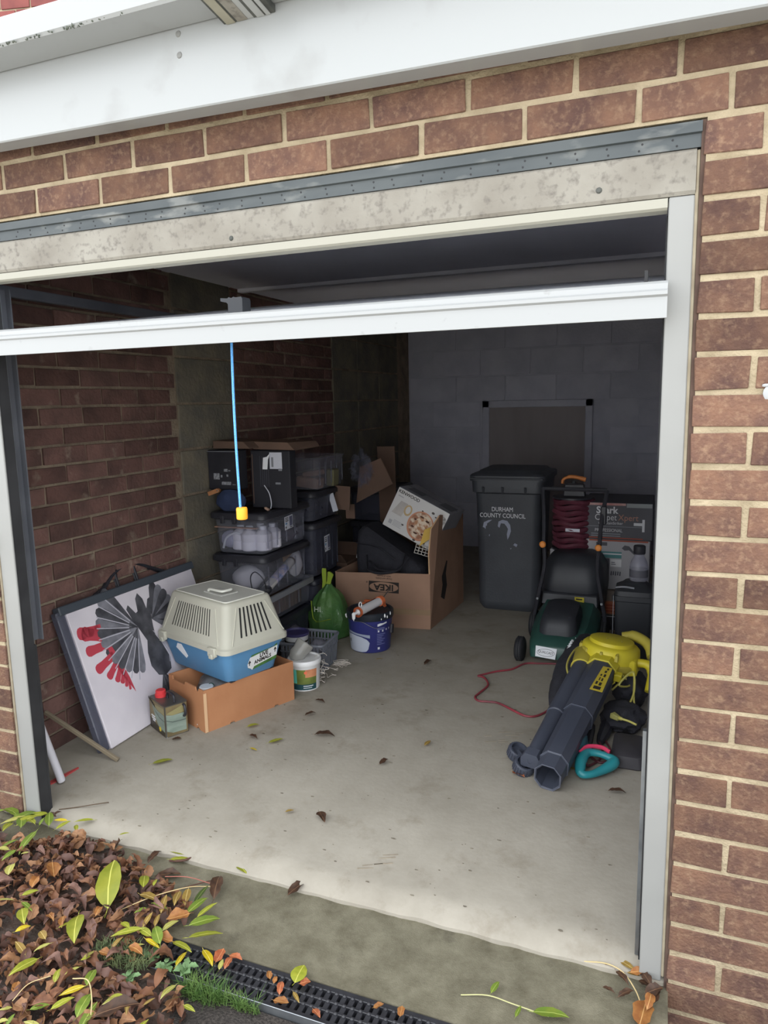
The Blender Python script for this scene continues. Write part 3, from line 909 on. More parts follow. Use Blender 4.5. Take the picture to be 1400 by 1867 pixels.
# contents: jar with pale lid, green bottle, foil, lumps of packing
def tray_pt(x, y, z):
    return Matrix.Translation((-1.765, 0.701, 0)) @ Matrix.Rotation(ANG, 4, 'Z') @ Vector((x, y, z))
j = thing('jar', 'clear jar with pale grey lid at the corner of the cardboard tray', 'jar', tray_pt(0.045, 0.05, 0.009))
bm = B(); lathe(bm, [(0.028, 0), (0.032, 0.01), (0.032, 0.13), (0.026, 0.148)], 18); obj('glass', bm, M_cloudy, j, smooth=True)
bm = B(); lathe(bm, [(0.030, 0.148), (0.030, 0.166), (0.027, 0.169), (0.0, 0.170)], 18); obj('lid', bm, mat('pale_lid', (186, 188, 192), 0.5), j, smooth=True)
j = thing('bottle', 'dark green bottle lying in the cardboard tray behind the jar', 'bottle', tray_pt(0.07, 0.13, 0.03), ANG)
bm = B(); lathe(bm, [(0.026, 0), (0.028, 0.01), (0.028, 0.11), (0.012, 0.14), (0.012, 0.165)], 14, Matrix.Rotation(0.5, 4, 'X')); obj('glass', bm, mat('dark_green_glass', (52, 70, 62), 0.2), j, smooth=True)
bm = B(); blob(bm, (0, 0, 0.09), (0.10, 0.09, 0.08), 4, 0.25, 2.5, 3)
o = tag(obj('plastic_bag', bm, mat('grey_film', (120, 122, 126), 0.3, (90, 92, 96), 20, 4), None, tray_pt(0.16, 0.14, 0.01), smooth=True), 'crumpled grey plastic bag in the cardboard tray under the carrier', 'bag')

# ------------------------------------------------------------------ pet carrier
CA = math.radians(70.5)
ux, uy = math.cos(CA), math.sin(CA)
F = Vector((-1.675, 0.737, 0.0))
t = thing('pet_carrier', 'blue and beige pet carrier with vents standing on the cardboard tray', 'pet carrier', (F.x, F.y, H + 0.002), CA)
W_, L_ = 0.352, 0.510        # short side along local x, long side along local y
zb, zf, zt = 0.0, 0.150, 0.335
M_blue = mat('carrier_blue', (92, 142, 184), 0.45, (86, 136, 178), 4, 3)
M_beige = mat('carrier_beige', (190, 188, 174), 0.5, (182, 180, 166), 4, 3)
M_hole = mat('vent_dark', (38, 38, 38), 0.9)
def cring(z, inset, r, n=4):
    return [p + Vector((W_ / 2, L_ / 2, 0)) for p in ring_pts(W_ - 2 * inset, L_ - 2 * inset, z, r, n)]
bm = B()
loft(bm, [cring(zb, 0.052, 0.030), cring(zb + 0.006, 0.046, 0.034), cring(zf - 0.030, 0.020, 0.036), cring(zf - 0.029, 0.016, 0.036), cring(zf - 0.004, 0.013, 0.036)])
tub = obj('tub', bm, M_blue, t, smooth=True, label='blue lower tub')
bm = B()
loft(bm, [cring(zf - 0.010, 0.008, 0.036), cring(zf - 0.012, 0.0, 0.038), cring(zf + 0.008, 0.0, 0.038), cring(zf + 0.012, 0.006, 0.036), cring(zf + 0.016, 0.010, 0.034),
          cring(zt - 0.012, 0.050, 0.032), cring(zt - 0.003, 0.055, 0.030), cring(zt, 0.062, 0.026)])
hood = obj('hood', bm, M_beige, t, smooth=True, label='beige hood')
# lid door with recess and handle
bm = B(); loft(bm, [[p + Vector((W_ / 2, L_ / 2, 0)) for p in ring_pts(W_ - 0.145, L_ - 0.15, z, 0.012, 3)] for z in (zt - 0.001, zt + 0.004)]); obj('lid', bm, mat('lid_grey', (204, 204, 196), 0.5, (196, 196, 188), 5, 3), t)
bm = B(); tube(bm, [p + Vector((W_ / 2, L_ / 2, zt + 0.003)) for p in ring_pts(W_ - 0.14, L_ - 0.145, 0, 0.014, 3)], 0.0028, 6, True); obj('lid_rim', bm, mat('rim_pale', (222, 222, 212), 0.45), t, smooth=True)
bm = B()
hx, hy = W_ / 2 - 0.01, L_ / 2 - 0.03
box(bm, hx - 0.045, hx + 0.045, hy - 0.055, hy + 0.075, zt + 0.004, zt + 0.007, 0.003)
obj('handle_plate', bm, mat('handle_plate_grey', (186, 186, 180), 0.5), t)
bm = B()
tube(bm, smooth_path([(hx - 0.028, hy + 0.06, zt + 0.006), (hx - 0.028, hy + 0.05, zt + 0.016), (hx - 0.028, hy - 0.02, zt + 0.018), (hx - 0.018, hy - 0.036, zt + 0.018), (hx + 0.02, hy - 0.036, zt + 0.018), (hx + 0.028, hy - 0.024, zt + 0.016), (hx + 0.028, hy - 0.012, zt + 0.007)], 4), 0.006, 8)
obj('handle', bm, mat('rim_pale', (206, 206, 196), 0.45), t, smooth=True)
bm = B(); lathe(bm, [(0.004, 0), (0.004, 0.002)], 10, Matrix.Translation((hx - 0.028, hy + 0.062, zt + 0.0085))); obj('rivet', bm, M_hole, t)
# vents: dark slots in slightly raised panels; each slot its own piece
def hood_pt(side, s, v):
    """s along the side 0..1, v height 0..1 on the sloping hood"""
    z = zf + 0.016 + (zt - 0.012 - zf - 0.016) * v
    ins = 0.010 + 0.040 * v
    if side == 'short':
        return Vector((ins + (W_ - 2 * ins) * s, ins, z)), Vector((0, -1, 0.24)).normalized()
    return Vector((ins, ins + (L_ - 2 * ins) * s, z)), Vector((-1, 0, 0.24)).normalized()
def slot(side, s0, s1, v0, v1, wd):
    p0, nn = hood_pt(side, s0, v0)
    p1, _ = hood_pt(side, s1, v1)
    m4 = frame_mtx((p0 + p1) / 2, p1 - p0, nn.cross(p1 - p0))
    b_ = B()
    L = (p1 - p0).length
    box(b_, -L / 2, L / 2, -wd / 2, wd / 2, -0.004, 0.0012, 0.0008, mtx=m4)
    obj('vent_slot', b_, M_hole, hood)
for k in range(7):
    slot('short', 0.26 + 0.082 * k, 0.285 + 0.073 * k, 0.16, 0.92, 0.0085)
for k in range(15):
    slot('long', 0.235 + 0.0405 * k, 0.25 + 0.038 * k, 0.20, 0.88, 0.0052)
def ridge(side, pts):
    b_ = B()
    tube(b_, [hood_pt(side, s, v)[0] + hood_pt(side, s, v)[1] * 0.001 for s, v in pts], 0.0022, 6)
    obj('panel_ridge', b_, M_beige, hood, smooth=True)
ridge('short', [(0.11, 0.02), (0.22, 0.95)]); ridge('short', [(0.95, 0.05), (0.80, 0.95)])
ridge('long', [(0.10, 0.02), (0.165, 0.95)]); ridge('long', [(0.92, 0.05), (0.86, 0.95)])
# clips on the flange
for x, y, dx, dy in ((-0.004, 0.085, 0.012, 0.05), (-0.004, L_ - 0.06, 0.012, 0.05), (W_ - 0.006, 0.07, 0.014, 0.05)):
    bm = B(); box(bm, x - 0.006, x + dx, y - dy / 2, y + dy / 2, zf - 0.026, zf + 0.014, 0.004); box(bm, x - 0.010, x + dx - 0.004, y - dy / 4, y + dy / 4, zf - 0.034, zf - 0.014, 0.003)
    obj('clip', bm, M_beige, t, smooth=True)
for x, y in ((0.07, 0.07), (W_ - 0.07, 0.07)):
    bm = B(); box(bm, x - 0.012, x + 0.012, y - 0.02, y + 0.02, -0.0015, 0.006, 0.001); obj('foot', bm, M_black_pl, t)
# LIVE ANIMALS sticker on the short side, blank torn label on the long one
sl = (0.036 - 0.020) / (zf - 0.036)
def tub_face(side, a, z):
    ins = 0.046 + (0.020 - 0.046) * (z - 0.006) / (zf - 0.036)
    if side == 'short':
        return Vector((a, ins - 0.001, z))
    return Vector((ins - 0.001, a, z))
mS = frame_mtx(tub_face('short', 0.215, 0.075), (1, 0, 0), tub_face('short', 0.215, 0.11) - tub_face('short', 0.215, 0.075)) @ Matrix.Rotation(0.06, 4, 'Z')
M_green_l = mat('sticker_green', (84, 132, 66), 0.6, (60, 100, 52), 30, 2)
bm = B(); prism(bm, [(-0.075, -0.030), (-0.05, -0.044), (0.078, -0.036), (0.078, 0.040), (0.058, 0.030), (-0.062, 0.028)], 0.0003, 0.0012, mS); st = obj('sticker', bm, M_green_l, t, label='green and white live animals sticker')
bm = B(); prism(bm, [(-0.082, -0.010), (-0.078, -0.026), (-0.062, -0.036), (-0.055, -0.044), (-0.045, -0.030), (0.078, -0.018), (0.080, 0.030), (-0.070, 0.020)], 0.0012, 0.0018, mS); obj('sticker_white', bm, M_white_pl, st)
text('lettering', 'LIVE', 0.028, M_dark_ink, mS @ Matrix.Translation((0.005, 0.013, 0.002)) @ Matrix.Rotation(0.06, 4, 'Z'), st, sx=0.9, bold=0.0008)
text('lettering', 'ANIMALS', 0.025, M_dark_ink, mS @ Matrix.Translation((0.0, -0.010, 0.002)) @ Matrix.Rotation(0.06, 4, 'Z'), st, sx=0.9, bold=0.0008)
for ax, ay in ((-0.071, -0.006), (0.067, 0.012)):
    bm = B(); prism(bm, [(ax - 0.008, ay), (ax - 0.002, ay), (ax - 0.002, ay - 0.012), (ax + 0.002, ay - 0.012), (ax + 0.002, ay), (ax + 0.008, ay), (ax, ay + 0.014)], 0.0018, 0.0024, mS); obj('arrow', bm, M_dark_ink, st)
mLg = frame_mtx(tub_face('long', 0.36, 0.10), (0, -1, 0), tub_face('long', 0.36, 0.13) - tub_face('long', 0.36, 0.10))
bm = B(); prism(bm, [(-0.028, -0.005), (0.006, 0.036), (0.012, 0.036), (0.050, -0.032), (0.034, -0.046)], 0.0004, 0.0016, mLg); obj('paper_label', bm, M_paper, t, label='torn white paper label')

# ------------------------------------------------------------------ storage crates
def crate(label, x0, x1, y0, y1, z0, z1, body, lid=None, group='storage crates by the left wall', lid_h=0.035, taper=0.016, rim=None, over=0.016):
    cx, cy = (x0 + x1) / 2, (y0 + y1) / 2
    w, d = x1 - x0, y1 - y0
    t_ = thing('storage_crate', label, 'crate', (cx, cy, z0), 0, group)
    h = z1 - z0
    hb = h - (lid_h if lid else 0)
    bm_ = B()
    loft(bm_, [ring_pts(w - 2 * taper - 0.02, d - 2 * taper - 0.02, 0.0, 0.03, 3), ring_pts(w - 2 * taper, d - 2 * taper, 0.008, 0.035, 3), ring_pts(w - 0.012, d - 0.012, hb - 0.012, 0.035, 3), ring_pts(w, d, hb - 0.008, 0.035, 3), ring_pts(w, d, hb, 0.035, 3)], True, False)
    obj('body', bm_, body, t_, smooth=True)
    # ribs and a raised label window on the near end
    bm_ = B()
    for k in range(5):
        y = -d / 2 + d * (k + 0.5) / 5
        box(bm_, w / 2 - taper * 0.6 - 0.004, w / 2 - taper * 0.5, y - 0.003, y + 0.003, 0.03, hb - 0.03)
        obj('rib', bm_, body, t_)
        bm_ = B()
    bm_.free()
    if rim:
        bm_ = B(); loft(bm_, [ring_pts(w + 0.012, d + 0.012, hb - 0.030, 0.04, 3), ring_pts(w + 0.026, d + 0.026, hb - 0.026, 0.045, 3), ring_pts(w + 0.026, d + 0.026, hb + 0.002, 0.045, 3), ring_pts(w - 0.004, d - 0.004, hb + 0.002, 0.04, 3)], False, False); obj('rim', bm_, rim, t_, smooth=True)
    if lid:
        bm_ = B()
        loft(bm_, [ring_pts(w + 0.004, d + 0.004, hb - 0.004, 0.036, 3), ring_pts(w + 2 * over, d + 2 * over, hb + 0.002, 0.045, 3), ring_pts(w + 2 * over, d + 2 * over, hb + lid_h * 0.55, 0.045, 3), ring_pts(w + over, d + over, hb + lid_h - 0.004, 0.04, 3), ring_pts(w - 0.03, d - 0.03, hb + lid_h, 0.03, 3), ring_pts(w - 0.05, d - 0.05, hb + lid_h - 0.010, 0.03, 3)])
        L_o = obj('lid', bm_, lid, t_, smooth=True, label='black lid' if lid is M_black_pl else 'grey lid')
        bm_ = B()
        for yy in (-0.07, 0.0):
            box(bm_, -0.02 + yy, 0.0 + yy, -d / 2 - over - 0.006, -d / 2 - over + 0.006, hb - 0.022, hb + lid_h * 0.5, 0.002)
            obj('lid_clip', bm_, lid, L_o)
            bm_ = B()
        bm_.free()
    return t_

M_grey_crate = clear_mat('grey_crate_plastic', (150, 152, 160), (120, 122, 132), 0.55, 0.4)
M_tint_crate = clear_mat('dusky_crate_plastic', (190, 192, 204), (92, 94, 108), 0.45, 0.35)
M_grey_pl = mat('grey_plastic', (128, 130, 136), 0.45)
M_navy_lid = mat('navy_black_lid', (30, 32, 42), 0.4)
crate('bottom clear crate of the front stack, half hidden by the pet carrier', -2.21, -1.90, 1.46, 1.94, 0.0, 0.205, M_tint_crate, M_navy_lid)
crate('grey-rimmed crate with brown contents, second from floor in front stack', -2.215, -1.905, 1.44, 1.98, 0.207, 0.352, M_clear, None, rim=M_grey_pl)
crate('clear crate holding paper rolls, third from floor in the front stack', -2.205, -1.90, 1.45, 1.93, 0.354, 0.575, M_clear, M_black_pl)
crate('clear crate full of white bottles on top of the front stack', -2.205, -1.895, 1.45, 1.93, 0.577, 0.795, M_clear, M_black_pl)
crate('bottom crate of the rear stack behind the green bag', -2.20, -1.90, 2.00, 2.36, 0.0, 0.325, M_tint_crate, M_navy_lid)
crate('dusky crate with pale label in the rear stack', -2.20, -1.90, 2.00, 2.36, 0.327, 0.652, M_tint_crate, M_black_pl)
crate('crate with torn papers, upper middle of the rear stack', -2.20, -1.90, 2.00, 2.38, 0.654, 0.835, M_tint_crate, M_black_pl)
crate('clear crate with packets on top of the rear stack', -2.19, -1.87, 2.02, 2.40, 0.837, 1.025, M_clear, None)

# contents of the front stack
M_bottle = mat('bottle_white', (216, 214, 224), 0.45)
M_label_c = mat('label_pale', (196, 198, 208), 0.6)
def bottle(label, loc, r, h, mt_, group, cap=None, rot=None):
    b_t = thing('bottle', label, 'bottle', loc, 0, group, rot)
    b_ = B(); lathe(b_, [(r * 0.85, 0), (r, 0.006), (r, h * 0.36), (r * 0.93, h * 0.40), (r, h * 0.44), (r, h * 0.72), (r * 0.6, h * 0.86), (r * 0.36, h * 0.9), (r * 0.36, h)], 18); obj('body', b_, mt_, b_t, smooth=True)
    b_ = B(); lathe(b_, [(r * 0.42, h * 0.92), (r * 0.42, h * 1.05), (r * 0.36, h * 1.07)], 14); obj('cap', b_, cap or M_label_c, b_t, smooth=True)
    return b_t
bt = bottle('white bottle in the top clear crate', (-2.02, 1.512, 0.590), 0.045, 0.12, M_bottle, 'white bottles in the top crate')
for x, y in ((-1.955, 1.535), (-2.085, 1.53), (-2.01, 1.60), (-1.95, 1.62)):
    c = copy_tree(bt); c.location = (x, y, 0.590)
bm = B(); blob(bm, (0, 0, 0.05), (0.05, 0.04, 0.045), 8, 0.15, 2, 3)
tag(obj('cloth_bundle', bm, mat('grey_violet_cloth', (150, 150, 170), 0.9), None, (-2.140, 1.52, 0.592), smooth=True), 'pale grey bundle at the left end of the top crate', 'bundle')
bm = B(); tube(bm, smooth_path([(-2.165, 1.485, 0.60), (-2.14, 1.48, 0.655), (-2.09, 1.485, 0.682), (-2.06, 1.49, 0.675)], 5), 0.006, 8)
tag(obj('hose', bm, M_label_c, None, smooth=True), 'white curved hose end against the front of the top crate', 'hose')
bm = B(); box(bm, -0.125, 0.125, -0.012, 0.012, 0, 0.006, 0.001)
tag(obj('ruler', bm, mat('tan_ruler', (150, 112, 92), 0.8), None, (-2.075, 1.475, 0.710)), 'thin tan strip lying across the bottles in the top crate', 'strip')
M_mix = mat('mixed_stuff', (96, 92, 104), 0.8, (64, 62, 74), 16, 4)
for (x, y, z, sx, sy, sz, sd, lab) in ((-1.99, 1.78, 0.63, 0.08, 0.12, 0.05, 11, 'dark jumble of goods at the rear of the top crate'), (-2.0, 1.72, 0.10, 0.11, 0.16, 0.07, 12, 'dark jumble of goods in the bottom crate'), (-2.03, 2.15, 0.42, 0.10, 0.12, 0.09, 13, 'dark jumble of goods in the labelled rear crate'), (-2.03, 2.16, 0.72, 0.09, 0.11, 0.055, 14, 'dark heap in the upper middle rear crate')):
    bm = B(); blob(bm, (0, 0, sz), (sx, sy, sz), sd, 0.25, 2.2, 3, 0.0)
    tag(obj('goods', bm, M_mix, None, (x, y, z - sz), smooth=True), lab, 'goods')
bm = B(); hexa(bm, [(-0.02, -0.035, 0), (0.02, -0.035, 0), (0.02, 0.035, 0), (-0.02, 0.035, 0), (-0.024, -0.04, 0.07), (0.024, -0.04, 0.07), (0.024, 0.04, 0.07), (-0.024, 0.04, 0.07)], 0.004)
tag(obj('plastic_cup', bm, M_cloudy, None, (-1.945, 1.872, 0.590)), 'small clear plastic tub at the right end of the top crate', 'tub')
# printed stickers on the near long faces
pc = [o for o in COL.objects if o.name.startswith('storage_crate') and not o.parent]
def sticker_on(crate_o, y, z, w, h, dark=True):
    base_ = crate_o.location
    m4 = frame_mtx((0.1515, y - base_.y, z - base_.z), (0, 1, 0.06), (0, 0, 1))
    b_ = B(); card(b_, m4, 0, w, 0, h); s_ = obj('sticker', b_, M_label_c, crate_o, label='pale printed sticker')
    for px, py, pw, ph, mm in ((0.06, 0.62, 0.40, 0.06, M_dark_ink), (0.06, 0.74, 0.42, 0.05, M_dark_ink), (0.06, 0.86, 0.40, 0.05, M_dark_ink), (0.58, 0.18, 0.36, 0.74, mat('sticker_slate', (92, 94, 116), 0.7)), (0.06, 0.40, 0.22, 0.14, mat('sticker_blue', (96, 130, 170), 0.7)), (0.06, 0.12, 0.12, 0.14, M_dark_ink), (0.62, 0.06, 0.3, 0.06, M_dark_ink)):
        b_ = B(); card(b_, m4 @ Matrix.Translation((0, 0, 0.0008)), w * px, w * (px + pw), h * py, h * (py + ph), 0.0004); obj('print', b_, mm, s_)
sticker_on(pc[3], 1.665, 0.672, 0.088, 0.070)
sticker_on(pc[5], 2.13, 0.46, 0.07, 0.095)
# third crate: paper bags and rolls
M_roll = mat('paper_roll', (196, 192, 190), 0.9)
for (x, y, z, sx, sy, sz, sd, lab) in ((-2.07, 1.56, 0.43, 0.085, 0.07, 0.065, 21, 'white stuffed bag at the left of the third crate'), (-1.955, 1.86, 0.45, 0.035, 0.06, 0.075, 22, 'white rounded bag at the right end of the third crate')):
    bm = B(); blob(bm, (0, 0, sz), (sx, sy, sz), sd, 0.12, 1.6, 3, 0.0)
    tag(obj('white_bag', bm, mat('white_bag_film', (212, 210, 216), 0.6), None, (x, y, z - sz), smooth=True), lab, 'bag')
ro = thing('paper_roll', 'white roll with blue patterned wrapper slanting in the third crate', 'roll', (-1.935, 1.52, 0.395), 0, rot=(math.radians(-72), 0, 0))
bm = B(); lathe(bm, [(0.024, 0), (0.024, 0.27)], 16); obj('roll', bm, M_roll, ro, smooth=True)
bm = B(); lathe(bm, [(0.0247, 0.06), (0.0247, 0.20)], 16, None, False, False); obj('wrapper', bm, mat('blue_pattern', (128, 146, 196), 0.7, (206, 190, 200), 40, 2), ro, smooth=True)
bm = B(); lathe(bm, [(0.025, 0.268), (0.025, 0.280), (0.008, 0.281)], 16); obj('end_cap', bm, mat('dull_brown', (92, 78, 74), 0.8), ro, smooth=True)
bm = B(); tube(bm, smooth_path([(-1.985, 1.455, 0.39), (-1.995, 1.46, 0.46), (-1.965, 1.46, 0.49), (-1.925, 1.47, 0.45), (-1.915, 1.48, 0.39)], 6), 0.003, 6)
tag(obj('cable', bm, M_black_pl, None, smooth=True), 'black cable looped inside the third crate', 'cable')
bm = B(); blob(bm, (0, 0, 0.018), (0.03, 0.03, 0.022), 25, 0.1, 2, 3, 0.0)
tag(obj('knob', bm, M_black_pl, None, (-1.93, 1.50, 0.372), smooth=True), 'round black knob by the roll in the third crate', 'knob')
bm = B(); box(bm, -0.001, 0.001, 0, 0.10, 0, 0.035, mtx=Matrix.Translation((-1.915, 1.66, 0.50)) @ Matrix.Rotation(0.28, 4, 'X'))
tag(obj('tan_card', bm, mat('tan_print', (146, 122, 92), 0.8, (116, 92, 70), 60, 3), None), 'tan printed card against the face of the third crate', 'card')
# second crate: brown ribbed cardboard and pots
bm = B()
prof = []
for k in range(17):
    prof.append((0.004 * (k % 2), k * 0.02))
prism(bm, prof + [(-0.10, 0.32), (-0.10, 0.0)], 0, 0.085)
tag(obj('ribbed_box', bm, M_card_dark, None, (-1.945, 1.58, 0.222)), 'brown ribbed cardboard in the grey-rimmed crate', 'cardboard')
bm = B(); blob(bm, (0, 0, 0.03), (0.03, 0.05, 0.03), 31, 0.1, 2, 3, 0.0)
tag(obj('net_bag', bm, mat('grey_net', (128, 124, 116), 0.9, (84, 80, 76), 120, 1), None, (-1.955, 1.52, 0.224), smooth=True), 'grey net bag at the near end of the grey-rimmed crate', 'bag')

# on top of the front stack: electronics box, folded boxes, cool bag, cardboard
t = thing('black_appliance', 'black flat appliance standing on the front crate stack with small labels', 'appliance', (-2.115, 1.50, 0.90))
bm = B(); box(bm, -0.13, 0.045, 0, 0.10, 0, 0.205, 0.006); obj('casing', bm, M_black_pl, t)
mf = frame_mtx((-0.13, -0.0012, 0), (1, 0, 0), (0, 0, 1))
for x, z, w, h in ((0.035, 0.055, 0.035, 0.032), (0.082, 0.028, 0.055, 0.016), (0.078, 0.066, 0.009, 0.012), (0.112, 0.070, 0.010, 0.012), (0.098, 0.096, 0.022, 0.014), (0.146, 0.028, 0.018, 0.004), (0.125, 0.098, 0.012, 0.006)):
    bm = B(); card(bm, mf, x, x + w, z, z + h); obj('printed_mark', bm, mat('dull_label', (150, 152, 158), 0.7, (110, 112, 118), 90, 2), t)
bm = B(); box(bm, -0.13, 0.06, -0.002, 0.001, 0.197, 0.2000); obj('edge_line', bm, M_grey_pl, t)
t = thing('black_carton', 'black carton with white sticker beside the black appliance', 'box', (-1.947, 1.62, 0.797))
bm = B(); box(bm, -0.115, 0.115, 0, 0.07, 0, 0.30, 0.004); obj('carton', bm, mat('black_card', (38, 38, 44), 0.6), t)
mf = frame_mtx((-0.115, -0.0012, 0), (1, 0, 0), (0, 0, 1))
for x, z, w, h, mm in ((0.115, 0.205, 0.072, 0.085, M_label_c), (0.125, 0.215, 0.012, 0.05, M_grey_pl), (0.165, 0.195, 0.02, 0.012, M_grey_pl), (0.145, 0.125, 0.03, 0.01, M_grey_pl), (0.01, 0.02, 0.003, 0.26, M_card_dark)):
    bm = B(); card(bm, mf, x, x + w, z, z + h, 0.0006 if mm is M_label_c else 0.001); obj('sticker', bm, mm, t)
bm = B()
for k in range(5):
    box(bm, 0.055 + 0.012 * k, 0.060 + 0.012 * k, -0.0012, 0.0006, 0.11, 0.27, mtx=Matrix.Translation((-0.115, -0.001, 0)))
o = obj('embossed_lines', bm, mat('dull_ink', (60, 60, 68), 0.6), t); o['kind'] = 'stuff'
bm = B(); prism(bm, [(0, 0), (0.028, 0), (0.034, 0.05), (0.05, 0.085), (0.028, 0.065), (0.006, 0.06)], 0, 0.002, frame_mtx((-1.985, 1.61, 1.00), (1, 0, 0), (0, 0, 1)))
tag(obj('paper_tag', bm, M_paper, None), 'torn white paper tag between the black appliance and the black carton', 'tag')
bm = B(); tube(bm, smooth_path([(-1.965, 1.585, 0.92), (-1.935, 1.58, 0.88), (-1.925, 1.58, 0.83), (-1.93, 1.58, 0.80)], 6), 0.0025, 6)
tag(obj('white_wire', bm, M_label_c, None, smooth=True), 'thin white wire hanging beside the blue bag', 'wire')
bm = B(); box(bm, -0.012, 0.016, -0.008, 0.008, 0, 0.012, 0.003, mtx=Matrix.Translation((-1.945, 1.56, 0.797)) @ Matrix.Rotation(0.5, 4, 'Y'))
tag(obj('tan_plug', bm, mat('tan_plug', (166, 136, 118), 0.7), None), 'small tan plug lying on the top crate lid', 'plug')
t = thing('blue_bag', 'dark blue round bag with orange wooden handle on the front crate stack', 'bag', (-2.10, 1.475, 0.797))
bm = B(); blob(bm, (0, 0, 0.052), (0.085, 0.028, 0.058), 41, 0.12, 1.8, 4, 0.0); obj('bag', bm, mat('navy_cloth', (44, 56, 86), 0.9, (34, 44, 70), 10, 4), t, smooth=True)
bm = B()
q4 = Matrix.Translation((-0.115, -0.02, 0.088)) @ Matrix.Rotation(-0.32, 4, 'Y')
loft(bm, [[q4 @ Vector((x, y, z)) for x, z in [(0, -0.010), (0.062, -0.010), (0.072, 0.0), (0.062, 0.011), (0, 0.010)]] for y in (-0.008, 0.008)]); obj('wooden_handle', bm, mat('orange_wood', (176, 124, 84), 0.6, (150, 100, 66), 8, 3), t)
bm = B(); lathe(bm, [(0.004, 0), (0.004, 0.018)], 10, q4 @ Matrix.Translation((0.06, 0.009, 0)) @ Matrix.Rotation(PI / 2, 4, 'X')); obj('rivet', bm, M_galv, t)
for k, (x0, x1, y0, z, rot, lab) in enumerate(((-2.22, -2.0, 1.52, 1.112, 0.0, 'brown cardboard sheet lying on the black appliance'), (-2.03, -1.79, 1.60, 1.104, -0.04, 'grey brown cardboard flap lying on the black carton'))):
    bm = B()
    hexa(bm, [(x0, y0, z), (x1, y0, z + rot * 0.1), (x1 + 0.02, y0 + 0.25, z), (x0 - 0.005, y0 + 0.25, z), (x0, y0, z + 0.04), (x1 - 0.04, y0, z + 0.036), (x1, y0 + 0.25, z + 0.03), (x0, y0 + 0.25, z + 0.04)], 0.002)
    tag(obj('cardboard_sheet', bm, M_card_dark, None), lab, 'cardboard')

# rear stack dressing: packets, cardboard pieces, film, more boxes
M_packet = mat('dull_packet', (150, 120, 104), 0.8, (120, 96, 86), 14, 3)
for (x, y, z, w, d, h, ry, mm, lab) in ((-1.97, 2.10, 0.842, 0.14, 0.09, 0.06, 0.1, M_packet, 'pinkish packet in the top rear crate'), (-1.95, 2.12, 0.905, 0.11, 0.08, 0.03, -0.15, M_packet, 'flat pink packet on the other one in the top rear crate'), (-1.90, 2.26, 0.842, 0.05, 0.08, 0.10, 0.05, mat('olive_packet', (104, 100, 74), 0.8), 'upright olive packet in the top rear crate')):
    bm = B(); box(bm, -w / 2, w / 2, -d / 2, d / 2, 0, h, 0.006, mtx=Matrix.Rotation(ry, 4, 'Y'))
    tag(obj('packet', bm, mm, None, (x, y, z + abs(ry) * w / 2)), lab, 'packet')
for (p, a, w, h, th, mm, lab) in (((-1.872, 2.235, 0.69), -0.28, 0.035, 0.13, 0.002, M_label_c, 'torn pale paper strip leaning in the upper rear crate'), ((-1.86, 2.30, 0.69), 0.06, 0.10, 0.145, 0.006, M_card_dark, 'tan cardboard piece beside the upper rear crate'), ((-1.85, 2.40, 0.62), -0.02, 0.06, 0.09, 0.008, M_card_dark, 'small tan box below the cardboard piece')):
    bm = B(); box(bm, -w / 2, w / 2, 0, th, 0, h, mtx=Matrix.Rotation(a, 4, 'Y'))
    tag(obj('cardboard_piece', bm, mm, None, p), lab, 'cardboard')
for (c4, lab) in (([(-1.86, 2.52, 0.70), (-1.64, 2.60, 0.82), (-1.72, 2.60, 0.98), (-1.83, 2.52, 0.93)], 'brown cardboard flap hanging beside the rear stack'), ([(-1.85, 2.93, 0.0), (-1.74, 2.95, 0.0), (-1.76, 2.96, 1.03), (-1.88, 2.94, 1.03)], 'upright brown cardboard behind the wrinkled film')):
    bm = B()
    loft(bm, [[Vector(p) for p in c4], [Vector(p) + Vector((0.0, 0.008, 0.002)) for p in c4]])
    tag(obj('cardboard_flap', bm, M_card_dark, None), lab, 'cardboard')
bm = B(); blob(bm, (0, 0, 0), (0.06, 0.045, 0.09), 51, 0.75, 3.4, 4)
tag(obj('plastic_film', bm, clear_mat('wrinkled_film', (244, 244, 248), (150, 152, 166), 0.07, 0.05), None, (-1.80, 2.47, 0.925)), 'wrinkled clear plastic film beside the top rear crate', 'film')
crate('dark crate farther back right of the rear stack, lower one', -2.12, -1.80, 2.98, 3.35, 0.0, 0.50, M_tint_crate, M_black_pl, 'crates beyond the rear stack')
crate('dark crate farther back right of the rear stack, upper one', -2.12, -1.78, 2.98, 3.38, 0.502, 0.74, M_tint_crate, M_black_pl, 'crates beyond the rear stack')
bm = B(); hexa(bm, [(0, 0, 0), (0.055, 0, -0.02), (0.055, 0.006, -0.02), (0, 0.006, 0), (0.022, 0.03, 0.17), (0.062, 0.03, 0.165), (0.062, 0.036, 0.165), (0.022, 0.036, 0.17)])
tag(obj('white_board', bm, M_paper, None, (-1.845, 2.46, 0.36)), 'narrow white board standing left of the black holdall', 'board')
t = thing('small_carton', 'low brown carton behind the green bag', 'box', (-2.03, 2.58, 0.0))
bm = B(); box(bm, -0.14, 0.12, -0.12, 0.12, 0, 0.32, 0.003); obj('carton', bm, M_card_dark, t)
for s in (-1, 1):
    bm = B(); box(bm, -0.14, 0.12, -0.0015, 0.0015, 0, 0.11, mtx=Matrix.Translation((0, s * 0.12, 0.32)) @ Matrix.Rotation(s * -0.9, 4, 'X')); obj('flap', bm, M_card_dark, t)

